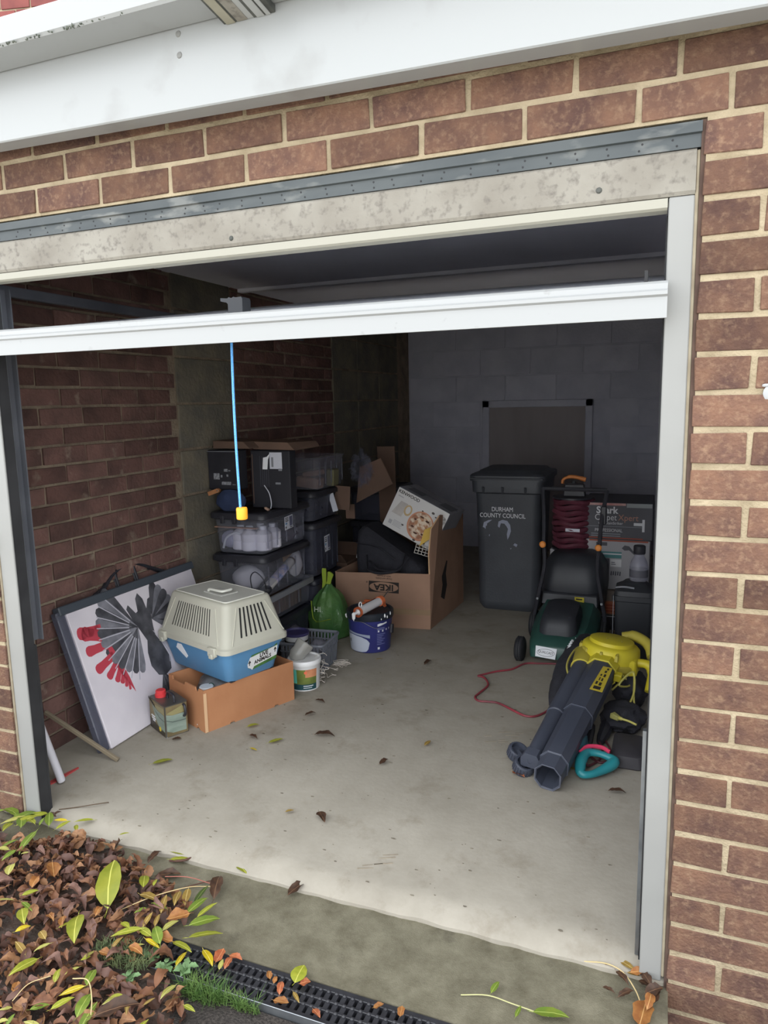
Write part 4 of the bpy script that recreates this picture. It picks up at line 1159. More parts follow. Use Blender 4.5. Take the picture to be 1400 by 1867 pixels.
# ------------------------------------------------------------------ green carrier bag
M_bag = mat('green_bag', (104, 146, 84), 0.3, (66, 116, 66), 6, 4, spec=0.6, bump=0.9, bscale=34, transl=0.35)
M_bag2 = mat('lime_bag_handle', (164, 186, 70), 0.4, transl=0.3)
t = thing('carrier_bag', 'green knotted plastic carrier bag standing by the crates', 'bag', (-1.80, 1.98, 0.0))
bm = B()
rings = []
for z, rx, ry in ((0.0, 0.085, 0.075), (0.012, 0.105, 0.088), (0.06, 0.118, 0.096), (0.13, 0.116, 0.095), (0.19, 0.102, 0.085), (0.235, 0.080, 0.068), (0.27, 0.050, 0.045), (0.295, 0.024, 0.022), (0.31, 0.016, 0.015)):
    ring = []
    for k in range(40):
        a = 2 * PI * k / 40
        v = Vector((math.cos(a) * rx, math.sin(a) * ry, z))
        w = 1 + 0.22 * noise.noise(Vector((math.cos(a) * 1.3, math.sin(a) * 1.3, z * 5 + 2))) + (0.14 + z * 0.6) * noise.noise(Vector((math.cos(a) * 3.4, math.sin(a) * 3.4, z * 12 + 4))) + 0.06 * math.sin(a * 7 + z * 8) * min(1, z * 5)
        ring.append(Vector((v.x * w - 0.03 * z, v.y * w, z)))
    rings.append(ring)
loft(bm, rings); obj('bag', bm, M_bag, t, smooth=True)
bm = B(); loft(bm, [[Vector((-0.035 + s * w / 2, y, z)) for s, y in ((-1, -0.004), (1, -0.004), (1, 0.004), (-1, 0.004))] for z, w in ((0.285, 0.03), (0.32, 0.022), (0.385, 0.026), (0.40, 0.022))]); obj('bag_handle', bm, M_bag2, t, label='lime green twisted handle')
bm = B(); loft(bm, [[Vector((0.0 + dx + s * w / 2, y, z)) for s, y in ((-1, -0.002), (1, -0.002), (1, 0.008), (-1, 0.008))] for z, w, dx in ((0.28, 0.03, -0.02), (0.33, 0.024, -0.005), (0.365, 0.035, 0.004), (0.382, 0.012, -0.006))]); obj('bag_handle', bm, M_bag2, t, label='lime green twisted handle')
for pts in ([(-0.085, -0.075, 0.225), (-0.075, -0.088, 0.17), (-0.065, -0.095, 0.13), (-0.045, -0.102, 0.115)], [(-0.045, -0.102, 0.112), (0.0, -0.100, 0.122), (0.05, -0.085, 0.135)]):
    bm = B(); tube(bm, smooth_path(pts, 5), 0.006, 6, flat=0.4); obj('bag_fold', bm, M_bag2, t, smooth=True, label='pale lime crease in the bag')
mB = frame_mtx((-0.03, -0.1015, 0.185), (1, 0.15, 0), (0, 0.12, 1))
text('lettering', 'HL', 0.042, mat('bag_print', (196, 204, 186), 0.5), mB, t)

# ------------------------------------------------------------------ grey basket with a white tub in it
M_basket = mat('grey_basket', (128, 132, 142), 0.4, transl=0.2)
t = thing('plastic_basket', 'grey slatted plastic basket behind the white tub with green label', 'basket', (-1.71, 1.535, 0.0), math.radians(4))
BW, BD, BH = 0.235, 0.24, 0.145
bm = B(); box(bm, -BW / 2 + 0.012, BW / 2 - 0.012, -BD / 2 + 0.012, BD / 2 - 0.012, 0, 0.004); obj('base', bm, M_basket, t)
bm = B(); tube(bm, ring_pts(BW, BD, BH, 0.02, 3), 0.006, 6, True, flat=1.4); obj('rim', bm, M_basket, t, smooth=True)
bm = B(); tube(bm, ring_pts(BW - 0.03, BD - 0.03, 0.006, 0.016, 3), 0.004, 6, True); obj('foot_rim', bm, M_basket, t, smooth=True)
for frac in (0.72,):
    bm = B(); tube(bm, ring_pts(BW - 0.006, BD - 0.006, BH * frac, 0.018, 3), 0.003, 6, True, flat=1.5); obj('band', bm, M_basket, t, smooth=True)
bm = B(); box(bm, -0.0045, 0.0045, -0.0015, 0.0015, 0, BH - 0.002)
slat0 = obj('slat', bm, M_basket, t)
first = True
for side in range(4):
    nn = 11
    for k in range(nn):
        f = (k + 0.5) / nn - 0.5
        if side == 0: p, rz, tilt = (f * (BW - 0.03), -BD / 2 + 0.014, 0.002), 0, (0.09, 0, 0)
        elif side == 1: p, rz, tilt = (f * (BW - 0.03), BD / 2 - 0.014, 0.002), PI, (0.09, 0, 0)
        elif side == 2: p, rz, tilt = (-BW / 2 + 0.014, f * (BD - 0.03), 0.002), -PI / 2, (0.09, 0, 0)
        else: p, rz, tilt = (BW / 2 - 0.014, f * (BD - 0.03), 0.002), PI / 2, (0.09, 0, 0)
        s_ = slat0 if first else copy_piece(slat0, t)
        first = False
        s_.location = p
        s_.rotation_euler = (Matrix.Rotation(rz, 3, 'Z') @ Matrix.Rotation(0.09, 3, 'X')).to_euler()
t = thing('paint_tub', 'small white tub with dark purple lid standing in the grey basket', 'tub', (-1.765, 1.50, 0.008))
bm = B(); lathe(bm, [(0.048, 0), (0.05, 0.004), (0.060, 0.160), (0.063, 0.164)], 24); obj('tub', bm, M_white_pl, t, smooth=True)
bm = B(); lathe(bm, [(0.0655, 0.164), (0.0660, 0.176), (0.060, 0.178), (0.057, 0.168), (0.0, 0.168)], 24); obj('lid', bm, mat('purple_lid', (58, 54, 96), 0.5), t, smooth=True)
bm = B(); lathe(bm, [(0.0592, 0.128), (0.0600, 0.138)], 24, None, False, False); obj('dark_band', bm, M_dark_ink, t, smooth=True)
bm = B(); blob(bm, (0, 0, 0.03), (0.05, 0.06, 0.04), 61, 0.3, 2.5, 3, 0.0)
tag(obj('film_wad', bm, M_cloudy, None, (-1.665, 1.545, 0.06), smooth=True), 'wad of clear film inside the grey basket', 'film')

# ------------------------------------------------------------------ white tub with green label, crumpled film and string
t = thing('plaster_tub', 'white round tub with green and teal label right of the cardboard tray', 'tub', (-1.605, 1.275, 0.0))
TB = [(0.066, 0), (0.069, 0.003), (0.076, 0.125), (0.0785, 0.128)]
bm = B(); lathe(bm, TB, 32); obj('tub', bm, M_white_pl, t, smooth=True)
def wrap(bm_, r0, r1, z0, z1, a0, a1, n=12):
    loft(bm_, [[Vector((r * math.cos(math.radians(a0 + (a1 - a0) * k / n)), r * math.sin(math.radians(a0 + (a1 - a0) * k / n)), z)) for k in range(n + 1)] for r, z in ((r0, z0), (r1, z1))], False, False, False)
rad = lambda z: 0.069 + 0.007 * z / 0.125 + 0.0009
for nm, z0, z1, a0, a1, mm in (('label', 0.014, 0.108, 195, 345, mat('label_green', (120, 132, 60), 0.6, (92, 104, 48), 14, 3)), ('label_foot', 0.008, 0.036, 195, 345, mat('label_dark_teal', (30, 70, 76), 0.6)), ('label_teal', 0.040, 0.108, 235, 268, mat('label_teal', (98, 200, 180), 0.6)), ('label_orange', 0.070, 0.108, 300, 345, mat('label_orange', (206, 140, 100), 0.6, (176, 110, 80), 20, 3)), ('label_line', 0.026, 0.030, 292, 330, M_white_ink), ('label_line', 0.017, 0.0195, 292, 325, M_white_ink), ('label_mark', 0.088, 0.100, 296, 306, mat('label_red', (224, 110, 80), 0.6))):
    k = {'label': 0, 'label_foot': 0.0005, 'label_teal': 0.0006, 'label_orange': 0.0005, 'label_line': 0.001, 'label_mark': 0.001}[nm]
    bm = B(); wrap(bm, rad(z0) + k, rad(z1) + k, z0, z1, a0, a1); obj(nm, bm, mm, t, smooth=True)
bm = B(); lathe(bm, [(0.0790, 0.122), (0.0815, 0.126), (0.0815, 0.140), (0.0775, 0.146), (0.071, 0.146), (0.069, 0.139), (0.0, 0.139)], 32); obj('lid', bm, M_white_pl, t, smooth=True, label='white lid')
bm = B()
q4 = Matrix.Translation((-0.02, 0.0, 0.175)) @ Matrix.Rotation(0.5, 4, 'Y') @ Matrix.Rotation(-0.5, 4, 'X')
loft(bm, [[q4 @ Vector((r * math.cos(a) * (1 + 0.18 * noise.noise(Vector((math.cos(a) * 2, math.sin(a) * 2, z * 20)))), r * math.sin(a) * (1 + 0.18 * noise.noise(Vector((math.sin(a) * 2, math.cos(a) * 2, z * 20 + 5)))), z)) for a in [2 * PI * k / 28 for k in range(28)]] for r, z in ((0.012, -0.06), (0.030, -0.045), (0.040, -0.02), (0.038, 0.0), (0.042, 0.025), (0.044, 0.045), (0.040, 0.046), (0.036, 0.02))], False, False)
tag(obj('film_roll', bm, clear_mat('sleeve_film', (226, 226, 224), (196, 194, 188), 0.42, 0.15), None, (-1.605, 1.275, 0.0), smooth=True), 'crumpled clear plastic sleeve lying on the white tub lid', 'film')
M_string = mat('pale_string', (214, 206, 196), 0.9)
r_ = random.Random(5)
for i, (lab, c, n, rr, zz) in enumerate((('white string loops hanging over the edge of the white tub', (-1.545, 1.33, 0.0), 26, 0.035, 0.15), ('frayed pale string lying on the floor beyond the grey basket', (-1.560, 1.585, 0.0), 30, 0.045, 0.012), ('white string with a loop on the floor by the grey basket', (-1.555, 1.435, 0.0), 14, 0.045, 0.03))):
    bm = B()
    pts = []
    for k in range(n):
        a = k * (0.55 if i == 2 else 2.3)
        pts.append((r_.uniform(-1, 1) * rr * 0.5 + rr * math.cos(a) * 0.7, r_.uniform(-1, 1) * rr * 0.5 + rr * math.sin(a) * 0.7, 0.003 + max(0, (1 - k / n)) * zz * r_.uniform(0.6, 1.0)))
    tube(bm, smooth_path(pts, 4), 0.0013, 5)
    tag(obj('string', bm, M_string, None, c, smooth=True), lab, 'string')

# ------------------------------------------------------------------ blue paint bucket, caulking gun, orange tool
t = thing('paint_bucket', 'blue paint bucket with black lid and large pale label in front of carton', 'bucket', (-1.517, 1.885, 0.0), math.radians(0))
M_navy = mat('bucket_navy', (54, 58, 120), 0.35, (48, 50, 108), 4, 2)
bm = B(); lathe(bm, [(0.104, 0), (0.108, 0.004), (0.1235, 0.195), (0.126, 0.20)], 40); obj('bucket', bm, M_navy, t, smooth=True)
bm = B(); lathe(bm, [(0.127, 0.180), (0.1295, 0.186), (0.1295, 0.214), (0.124, 0.220), (0.116, 0.220), (0.113, 0.211), (0.0, 0.211)], 40); obj('lid', bm, mat('bucket_lid', (40, 44, 52), 0.4, (34, 40, 48), 6, 3), t, smooth=True)
radb = lambda z: 0.108 + 0.0155 * z / 0.195 + 0.001
M_lab_w = mat('bucket_pale', (196, 202, 214), 0.5, (182, 188, 202), 4, 2)
def patch_on(name, poly, m, k=0.0):
    """outline in (angle deg, z) laid on the bucket wall"""
    b_ = B()
    n_ = 10
    (a0, a1) = min(p[0] for p in poly), max(p[0] for p in poly)
    def zr(a):
        zs = []
        for (x0, z0), (x1, z1) in zip(poly, poly[1:] + poly[:1]):
            if (x0 - a) * (x1 - a) <= 0 and x0 != x1:
                zs.append(z0 + (z1 - z0) * (a - x0) / (x1 - x0))
        return (min(zs), max(zs)) if zs else (0, 0)
    lo, up = [], []
    for i in range(n_ * 2 + 1):
        a = a0 + (a1 - a0) * i / (n_ * 2)
        z0, z1 = zr(a)
        lo.append((a, z0)); up.append((a, z1))
    rings_ = [[Vector(((radb(z) + k) * math.cos(math.radians(a)), (radb(z) + k) * math.sin(math.radians(a)), z)) for a, z in row] for row in (lo, up)]
    loft(b_, rings_, False, False, False)
    return obj(name, b_, m, t, smooth=True)
patch_on('label_white', [(205, 0.098), (240, 0.100), (268, 0.092), (284, 0.078), (290, 0.06), (288, 0.03), (280, 0.010), (265, 0.006), (205, 0.006)], M_lab_w, 0.0006)
patch_on('label_grey', [(215, 0.118), (291, 0.104), (291, 0.086), (268, 0.097), (240, 0.104), (215, 0.103)], mat('label_steel', (150, 158, 176), 0.5), 0.0003)
patch_on('label_mark', [(222, 0.068), (226, 0.072), (228, 0.064), (226, 0.050), (223, 0.052)], M_dark_ink, 0.0012)
for (a, z, w, h) in [(312, 0.118, 4, 0.010), (324, 0.118, 4, 0.010), (336, 0.122, 3, 0.010), (346, 0.124, 2.5, 0.010), (312, 0.020, 6, 0.013)]:
    patch_on('pictogram', [(a, z), (a + w, z), (a + w, z + h), (a, z + h)], M_white_ink, 0.0012)
for k in range(7):
    z = 0.105 - 0.0095 * k
    patch_on('text_line', [(310, z), (334 - (k % 3) * 5, z), (334 - (k % 3) * 5, z + 0.0028), (310, z + 0.0028)], mat('faint_ink', (128, 134, 180), 0.7), 0.0012)
for k in range(2):
    patch_on('text_line', [(310, 0.138 - 0.008 * k), (332, 0.138 - 0.008 * k), (332, 0.1415 - 0.008 * k), (310, 0.1415 - 0.008 * k)], mat('faint_ink', (128, 134, 180), 0.7), 0.0012)
patch_on('script_print', [(311, 0.150), (318, 0.153), (326, 0.157), (338, 0.162), (338, 0.170), (326, 0.166), (318, 0.167), (311, 0.163)], M_white_ink, 0.0012)
for a, z, s in ((206, 0.185, 0.014), (250, 0.184, 0.006), (330, 0.206, 0.012), (338, 0.196, 0.008), (350, 0.210, 0.010), (320, 0.190, 0.006)):
    c4 = (0.1290 * math.cos(math.radians(a)), 0.1290 * math.sin(math.radians(a)), z)
    bm = B(); blob(bm, c4, (s * 0.5, s * 0.5, s), a, 0.3, 3, 1); obj('paint_drip', bm, M_white_pl, t, smooth=True)
bm = B(); tube(bm, smooth_path([(0.132 * math.cos(math.radians(a)), 0.132 * math.sin(math.radians(a)), z) for a, z in ((250, 0.178), (262, 0.182), (275, 0.180), (288, 0.165), (300, 0.150), (312, 0.140))], 4), 0.0016, 5); obj('wire_handle', bm, M_galv, t, smooth=True)
bm = B(); box(bm, -0.007, 0.007, -0.018, 0.006, -0.05, 0.0, 0.003, mtx=Matrix.Translation((0.137, -0.015, 0.15)) @ Matrix.Rotation(-0.25, 4, 'X')); obj('lid_tab', bm, M_black_pl, t)

gd = Vector((0.062, 0.245, 0.016)).normalized()
go = Vector((-1.508, 1.695, 0.251))
t = thing('caulking_gun', 'orange caulking gun with pale cartridge lying across the blue bucket', 'caulking gun', go)
mg = frame_mtx((0, 0, 0), gd, (0, 0, 1))
def along(x, y=0.0, z=0.0): return mg @ Vector((x, y, z))
qx = mg @ Matrix.Rotation(PI / 2, 4, 'Y')
M_or = mat('tool_orange', (214, 116, 72), 0.45, (196, 100, 62), 10, 3)
M_cart = mat('cartridge_white', (206, 204, 206), 0.4)
bm = B(); lathe(bm, [(0.020, 0.012), (0.023, 0.012), (0.023, 0.19), (0.020, 0.19)], 20, qx); obj('cartridge', bm, M_cart, t, smooth=True)
bm = B(); lathe(bm, [(0.017, 0.004), (0.0275, 0.0), (0.0275, 0.012), (0.017, 0.014)], 22, qx, False, False); lathe(bm, [(0.0275, 0.0), (0.017, 0.004)], 22, qx, False, False); obj('front_ring', bm, M_or, t, smooth=True, label='orange front ring')
bm = B(); loft(bm, [[qx @ Vector((0.0262 * math.cos(a), 0.0262 * math.sin(a), z)) for a in [math.radians(-55 + 110 * k / 10) for k in range(11)]] for z in (0.0, 0.20)], False, False, False); obj('half_pipe', bm, M_or, t, smooth=True, label='orange cradle')
bm = B(); lathe(bm, [(0.009, -0.036), (0.0075, -0.005), (0.013, 0.004)], 12, qx); obj('nozzle', bm, M_white_pl, t, smooth=True)
bm = B(); blob(bm, along(-0.034, -0.012, 0.0), (0.009, 0.006, 0.018), 71, 0.4, 3, 2); blob(bm, along(-0.03, 0.004, 0.002), (0.010, 0.006, 0.007), 72, 0.3, 3, 2); obj('sealant_blob', bm, M_white_pl, t, smooth=True)
bm = B(); tube(bm, [along(0.028 + 0.011 * math.cos(a), 0.034 + 0.013 * math.sin(a), 0.0) for a in [2 * PI * k / 14 for k in range(14)]], 0.0032, 6, True); obj('hook_ring', bm, M_white_pl, t, smooth=True)
bm = B(); lathe(bm, [(0.0275, 0.190), (0.0275, 0.215), (0.017, 0.222), (0.008, 0.228)], 18, qx); obj('rear_cap', bm, M_or, t, smooth=True)
bm = B(); tube(bm, [along(0.20, 0, 0), along(0.24, 0, -0.01), along(0.37, 0.008, -0.055), along(0.385, 0.006, -0.065), along(0.395, -0.01, -0.072)], 0.0032, 6); obj('push_rod', bm, M_galv, t, smooth=True)
bm = B(); hexa(bm, [along(x, y, z) for x, y, z in ((0.205, 0.0, -0.007), (0.230, 0.0, -0.007), (0.230, 0.0, 0.007), (0.205, 0.0, 0.007), (0.235, -0.045, -0.006), (0.255, -0.045, -0.006), (0.255, -0.045, 0.006), (0.235, -0.045, 0.006))], 0.002); obj('grip', bm, M_or, t)
for k, (x, y, z) in enumerate(((0.0, 0.0, 0.0), (0.004, 0.020, 0.010))):
    bm = B(); box(bm, -0.052, 0.052, -0.010, 0.010, 0, 0.010, 0.003); 
    tag(obj('orange_tool', bm, M_or, None, (-1.535 + x, 1.945 + y, 0.222 + z), smooth=True), ('orange plastic handle lying on the bucket lid, front one', 'orange plastic handle lying on the bucket lid, rear one')[k], 'tool')

# ------------------------------------------------------------------ large carton with one tall side
t = thing('printed_carton', 'large open brown carton with upside-down furniture shop logo', 'box', (-1.87, 2.20, 0.0))
FL, FR, BR, BL = Vector((0, 0, 0)), Vector((0.575, 0.07, 0)), Vector((0.605, 0.70, 0)), Vector((0.03, 0.66, 0))
def wall_piece(name, a, b, z0a, z0b, th, m, label=None):
    n_ = (b - a).cross(Vector((0, 0, 1))).normalized() * -th
    up_ = Vector((0, 0, 1))
    b_ = B(); hexa(b_, [a, b, b + n_, a + n_, a + up_ * z0a, b + up_ * z0b, b + n_ + up_ * z0b, a + n_ + up_ * z0a]); return obj(name, b_, m, t, label=label)
front = wall_piece('front', FL, FR, 0.325, 0.335, 0.006, M_card_grey)
wall_piece('side', BL, FL, 0.33, 0.33, 0.006, M_card_grey)
wall_piece('back', BR, BL, 0.60, 0.45, 0.006, M_card_grey)
bm = B()
pr = [FR + Vector((0, 0.0, 0)), BR, BR + Vector((0.0, 0, 0.615)), BR + Vector((-0.06, -0.18, 0.64)), FR + Vector((0.03, 0.1, 0.665)), FR + Vector((0.005, 0.02, 0.60)), FR + Vector((-0.004, 0.0, 0.45))]
n_ = (BR - FR).cross(Vector((0, 0, 1))).normalized() * -0.006
loft(bm, [pr, [p + n_ for p in pr]]); obj('tall_side', bm, M_card_grey, t, label='tall right side of the carton')
bm = B()
ed = [FR + Vector((-0.002, -0.002, 0.335)), FR + Vector((-0.006, -0.002, 0.45)), FR + Vector((0.003, 0.018, 0.60)), FR + Vector((0.028, 0.098, 0.664))]
tube(bm, ed, 0.004, 6); obj('torn_edge', bm, M_card_edge, t)
bm = B(); hexa(bm, [FL + Vector((0.01, 0.01, 0.002)), FR + Vector((-0.01, 0.01, 0.002)), BR + Vector((-0.01, -0.01, 0.002)), BL + Vector((0.01, -0.01, 0.002)), FL + Vector((0.01, 0.01, 0.008)), FR + Vector((-0.01, 0.01, 0.008)), BR + Vector((-0.01, -0.01, 0.008)), BL + Vector((0.01, -0.01, 0.008))]); obj('bottom', bm, M_card_grey, t)
xd = (FR - FL).normalized()
mI = frame_mtx(FL + xd * 0.30 + Vector((0, 0, 0.245)) + Vector((0.07, -0.575, 0)).normalized() * 0.0012, xd, (0, 0, 1)) @ Matrix.Rotation(PI, 4, 'Z') @ Matrix.Rotation(-0.03, 4, 'Z')
W2, H2 = 0.092, 0.033
n_ = 32
oval = [(W2 * 0.96 * math.cos(2 * PI * k / n_), H2 * 0.92 * math.sin(2 * PI * k / n_)) for k in range(n_)]
bm = B(); card(bm, mI, -W2, W2, -H2, H2, 0.0004); logo = obj('logo_panel', bm, M_dark_ink, front)
bm = B(); prism(bm, oval, 0.0004, 0.0009, mI); obj('logo_oval', bm, M_card_grey, front)
text('lettering', 'IKEA', 0.052, M_dark_ink, mI @ Matrix.Translation((0, 0, 0.0011)), front, sx=1.12, bold=0.0016)
text('lettering', '®', 0.014, M_dark_ink, mI @ Matrix.Translation((0.104, -0.026, 0.0011)), front)
text('lettering', 'Design and Quality', 0.013, M_dark_ink, mI @ Matrix.Translation((0.0, -0.052, 0.0011)), front)
text('lettering', 'IKEA of Sweden', 0.013, M_dark_ink, mI @ Matrix.Translation((0.0, -0.068, 0.0011)), front)
mS2 = frame_mtx(FR + Vector((0.014, 0.24, 0.25)), (BR - FR), (0, 0, 1))
bm = B(); prism(bm, [(-0.06, -0.10), (0.0, -0.13), (0.05, -0.05), (0.03, 0.03), (0.06, 0.10), (-0.01, 0.13), (-0.05, 0.05), (-0.03, -0.03)], 0.0004, 0.0012, mS2); obj('side_print', bm, M_dark_ink, t)
bm = B(); card(bm, frame_mtx(FR + Vector((0.010, 0.16, 0.50)), (BR - FR), (0, 0, 1)), 0, 0.09, 0, 0.10, 0.0006); obj('side_label', bm, mat('grey_label', (126, 122, 118), 0.8), t)
bm = B(); hexa(bm, [FL + xd * 0.30 + Vector((0.0, -0.0012, 0.085)), FR + Vector((0.001, -0.0012, 0.085)), FR + Vector((0.001, -0.0004, 0.085)), FL + xd * 0.30 + Vector((0, -0.0004, 0.085)), FL + xd * 0.30 + Vector((0, -0.0012, 0.118)), FR + Vector((0.001, -0.0012, 0.118)), FR + Vector((0.001, -0.0004, 0.118)), FL + xd * 0.30 + Vector((0, -0.0004, 0.118))]); obj('parcel_tape', bm, clear_mat('parcel_tape', (230, 216, 196), (186, 160, 130), 0.5, 0.12), t)

# black holdall in the carton
t = thing('holdall', 'black fabric holdall standing in the large printed carton', 'bag', (-1.60, 2.42, 0.012))
M_fabric = mat('black_fabric', (46, 46, 53), 0.85, (38, 38, 44), 20, 3, bump=0.3, bscale=120)
bm = B()
vs = []
loft(bm, [[Vector((p.x + 0.02, p.y + 0.07, p.z * (1 - 0.40 * max(0.0, (p.x + 0.12) / 0.34)) - 0.02 * math.sin(p.x * 14) * p.z)) for p in ring_pts(w, d, z, 0.05, 5)] for z, w, d in ((0, 0.40, 0.24), (0.01, 0.43, 0.27), (0.30, 0.45, 0.28), (0.40, 0.46, 0.28), (0.53, 0.44, 0.25), (0.555, 0.40, 0.21))]); obj('body', bm, M_fabric, t, smooth=True)
bm = B(); tube(bm, smooth_path([(-0.12, -0.082, 0.40), (-0.11, -0.10, 0.33), (-0.05, -0.215, 0.335), (0.03, -0.222, 0.325), (0.12, -0.15, 0.34), (0.13, -0.082, 0.42)], 6), 0.010, 6, flat=0.35); obj('strap', bm, M_fabric, t, smooth=True)
bm = B(); tube(bm, smooth_path([(-0.10, -0.08, 0.36), (0.0, -0.20, 0.345), (0.10, -0.16, 0.335), (0.15, -0.08, 0.40)], 6), 0.009, 6, flat=0.4); obj('strap', bm, M_fabric, t, smooth=True)
bm = B(); tube(bm, smooth_path([(-0.19, -0.078, 0.47), (-0.05, -0.078, 0.45), (0.06, -0.078, 0.38)], 6), 0.004, 5); obj('zip', bm, M_black_pl, t, smooth=True)

# ------------------------------------------------------------------ tilted kitchen machine box
KR = math.radians(25.5)
t = thing('kitchen_appliance_box', 'white and grey kitchen machine box tilted on the black holdall', 'box', (-1.658, 2.45, 0.585), 0, None, (math.radians(-4), KR, math.radians(-3)))
KW, KD, KH = 0.36, 0.30, 0.262
M_kbox = mat('box_grey_print', (140, 140, 146), 0.6, (126, 126, 132), 6, 3)
M_kwhite = mat('box_white_print', (206, 204, 202), 0.55)
bm = B(); box(bm, 0, KW, 0, KD, 0, KH, 0.002); obj('carton', bm, M_kbox, t)
mK = frame_mtx((0, -0.0014, 0), (1, 0, 0), (0, 0, 1))
bm = B(); card(bm, mK, 0.002, KW - 0.002, 0.002, KH - 0.002); fr = obj('front_print', bm, M_kwhite, t)
def disc(name, cx, cy, rx, ry, z0, z1, m, par):
    b_ = B(); prism(b_, [(cx + rx * math.cos(2 * PI * k / 28), cy + ry * math.sin(2 * PI * k / 28)) for k in range(28)], z0, z1, mK); return obj(name, b_, m, par)
disc('bowl_rim', 0.225, 0.105, 0.086, 0.092, 0.0006, 0.0012, mat('bowl_rust', (196, 136, 106), 0.6), fr)
disc('bowl_inner', 0.225, 0.108, 0.076, 0.082, 0.0012, 0.0016, mat('bowl_cream', (218, 200, 178), 0.6, (160, 110, 84), 26, 4, 0.42, 0.58), fr)
disc('bowl_food', 0.232, 0.115, 0.048, 0.05, 0.0016, 0.0020, mat('food_print', (180, 130, 96), 0.7, (224, 206, 184), 40, 3, 0.42, 0.58), fr)
for k in range(9):
    a = k * 0.9
    disc('food_bit', 0.225 + 0.05 * math.cos(a), 0.108 + 0.055 * math.sin(a), 0.008 + 0.003 * (k % 3), 0.006, 0.0020, 0.0024, mat('food_dark', (92, 60, 46), 0.7), fr)
disc('cup_print', 0.115, 0.155, 0.026, 0.035, 0.0006, 0.0011, mat('cup_tan', (190, 164, 122), 0.6), fr)
disc('cup_print', 0.115, 0.157, 0.016, 0.024, 0.0011, 0.0015, M_kwhite, fr)
bm = B(); prism(bm, [(0.02, 0.10), (0.09, 0.10), (0.10, 0.19), (0.05, 0.19)], 0.0006, 0.0010, mK); obj('pale_print', bm, mat('print_beige', (192, 186, 180), 0.6, (176, 170, 166), 14, 3), fr)
bm = B(); card(bm, mK, 0.028, 0.050, 0.030, 0.056, 0.0012); obj('print_square', bm, mat('print_grey', (168, 166, 170), 0.6), fr)
for k in range(5):
    bm = B(); card(bm, mK, 0.056, 0.12 - 0.008 * (k % 2), 0.030 + 0.008 * k, 0.033 + 0.008 * k, 0.0012); obj('print_line', bm, mat('print_grey', (168, 166, 170), 0.6), fr)
for (cx, cy, s) in ((0.265, 0.215, 0.010), (0.20, 0.196, 0.006), (0.29, 0.20, 0.006), (0.12, 0.06, 0.008), (0.225, 0.012, 0.010), (0.29, 0.022, 0.008), (0.33, 0.04, 0.010), (0.31, 0.19, 0.007)):
    disc('leaf_print', cx, cy, s, s * 0.7, 0.0006, 0.0012, mat('print_dark', (84, 78, 74), 0.7), fr)
disc('round_seal', 0.335, 0.20, 0.024, 0.027, 0.0006, 0.0012, mat('seal_print', (120, 116, 114), 0.7, (190, 188, 186), 60, 2), fr)
text('lettering', 'KENWOOD', 0.0275, M_dark_ink, mK @ Matrix.Translation((0.083, KH - 0.022, 0.0012)), fr, sx=1.0, bold=0.0005)
bm = B(); card(bm, mK, 0.018, 0.056, KH - 0.052, KH - 0.046, 0.0012); obj('print_line', bm, mat('print_grey', (168, 166, 170), 0.6), fr)
mKt = frame_mtx((0, 0, KH + 0.0012), (1, 0, 0), (0, 1, 0))
M_ktop = mat('box_top_dark', (96, 96, 102), 0.6)
for x0, x1, y0, y1 in ((0.04, 0.14, 0.05, 0.16), (0.255, 0.345, 0.06, 0.20)):
    bm = B(); card(bm, mKt, x0, x1, y0, y1); obj('top_print', bm, M_ktop, t)
bm = B(); card(bm, mKt, 0.0, KW, KD / 2 - 0.002, KD / 2 + 0.002); obj('flap_seam', bm, M_ktop, t)
bm = B(); prism(bm, [(0, 0), (0.07, 0.05), (0.095, 0.13), (0.03, 0.10)], 0, 0.004, frame_mtx((-1.40, 2.40, 0.47), (1, 0.1, 0), (0, 0.1, 1)))
tag(obj('yellow_packet', bm, mat('yellow_packet', (210, 172, 74), 0.6), None), 'yellow packet wedged between tilted box and tall carton side', 'packet')
bm = B()
mW = frame_mtx((-1.44, 2.41, 0.425), (1, 0.05, -0.25), (0.1, 0.2, 1))
for k in range(7):
    box(bm, 0.022 * k, 0.022 * k + 0.004, 0, 0.06, 0, 0.004, mtx=mW)
for k in range(4):
    box(bm, 0, 0.136, 0.018 * k, 0.018 * k + 0.004, 0.001, 0.005, mtx=mW)
tag(obj('wire_rack', bm, mat('pale_rack', (176, 172, 164), 0.5), None), 'pale wire rack wedged below the tilted box', 'rack')

# ------------------------------------------------------------------ wheeled refuse bin
M_bin = mat('bin_green_black', (66, 69, 74), 0.5, (58, 60, 66), 5, 4, spec=0.4, bump=0.1, bscale=90)
t = thing('wheeled_bin', 'dark wheeled refuse bin lettered for the county council', 'bin', (-0.942, 2.745, 0.0))
W0, W1, D0, D1, HB = 0.385, 0.415, 0.34, 0.46, 0.845
bm = B()
loft(bm, [[p + Vector((0, 0.20 + (0.02 if z >= 0.3 else 0), 0)) for p in ring_pts(w, d, z, r, 5)] for z, w, d, r in ((0.0, W0 - 0.04, D0 - 0.04, 0.05), (0.03, W0, D0, 0.06), (0.06, W0 + 0.004, D0 + 0.004, 0.06), (0.30, W0 + 0.012, D0 + 0.03, 0.06), (0.70, W1 - 0.012, D0 + 0.11, 0.05), (0.755, W1 - 0.006, D0 + 0.12, 0.05), (0.765, W1 + 0.03, D0 + 0.15, 0.05), (HB - 0.02, W1 + 0.036, D0 + 0.16, 0.05), (HB, W1 + 0.030, D0 + 0.155, 0.05))])
body = obj('body', bm, M_bin, t, smooth=True)
bm = B()
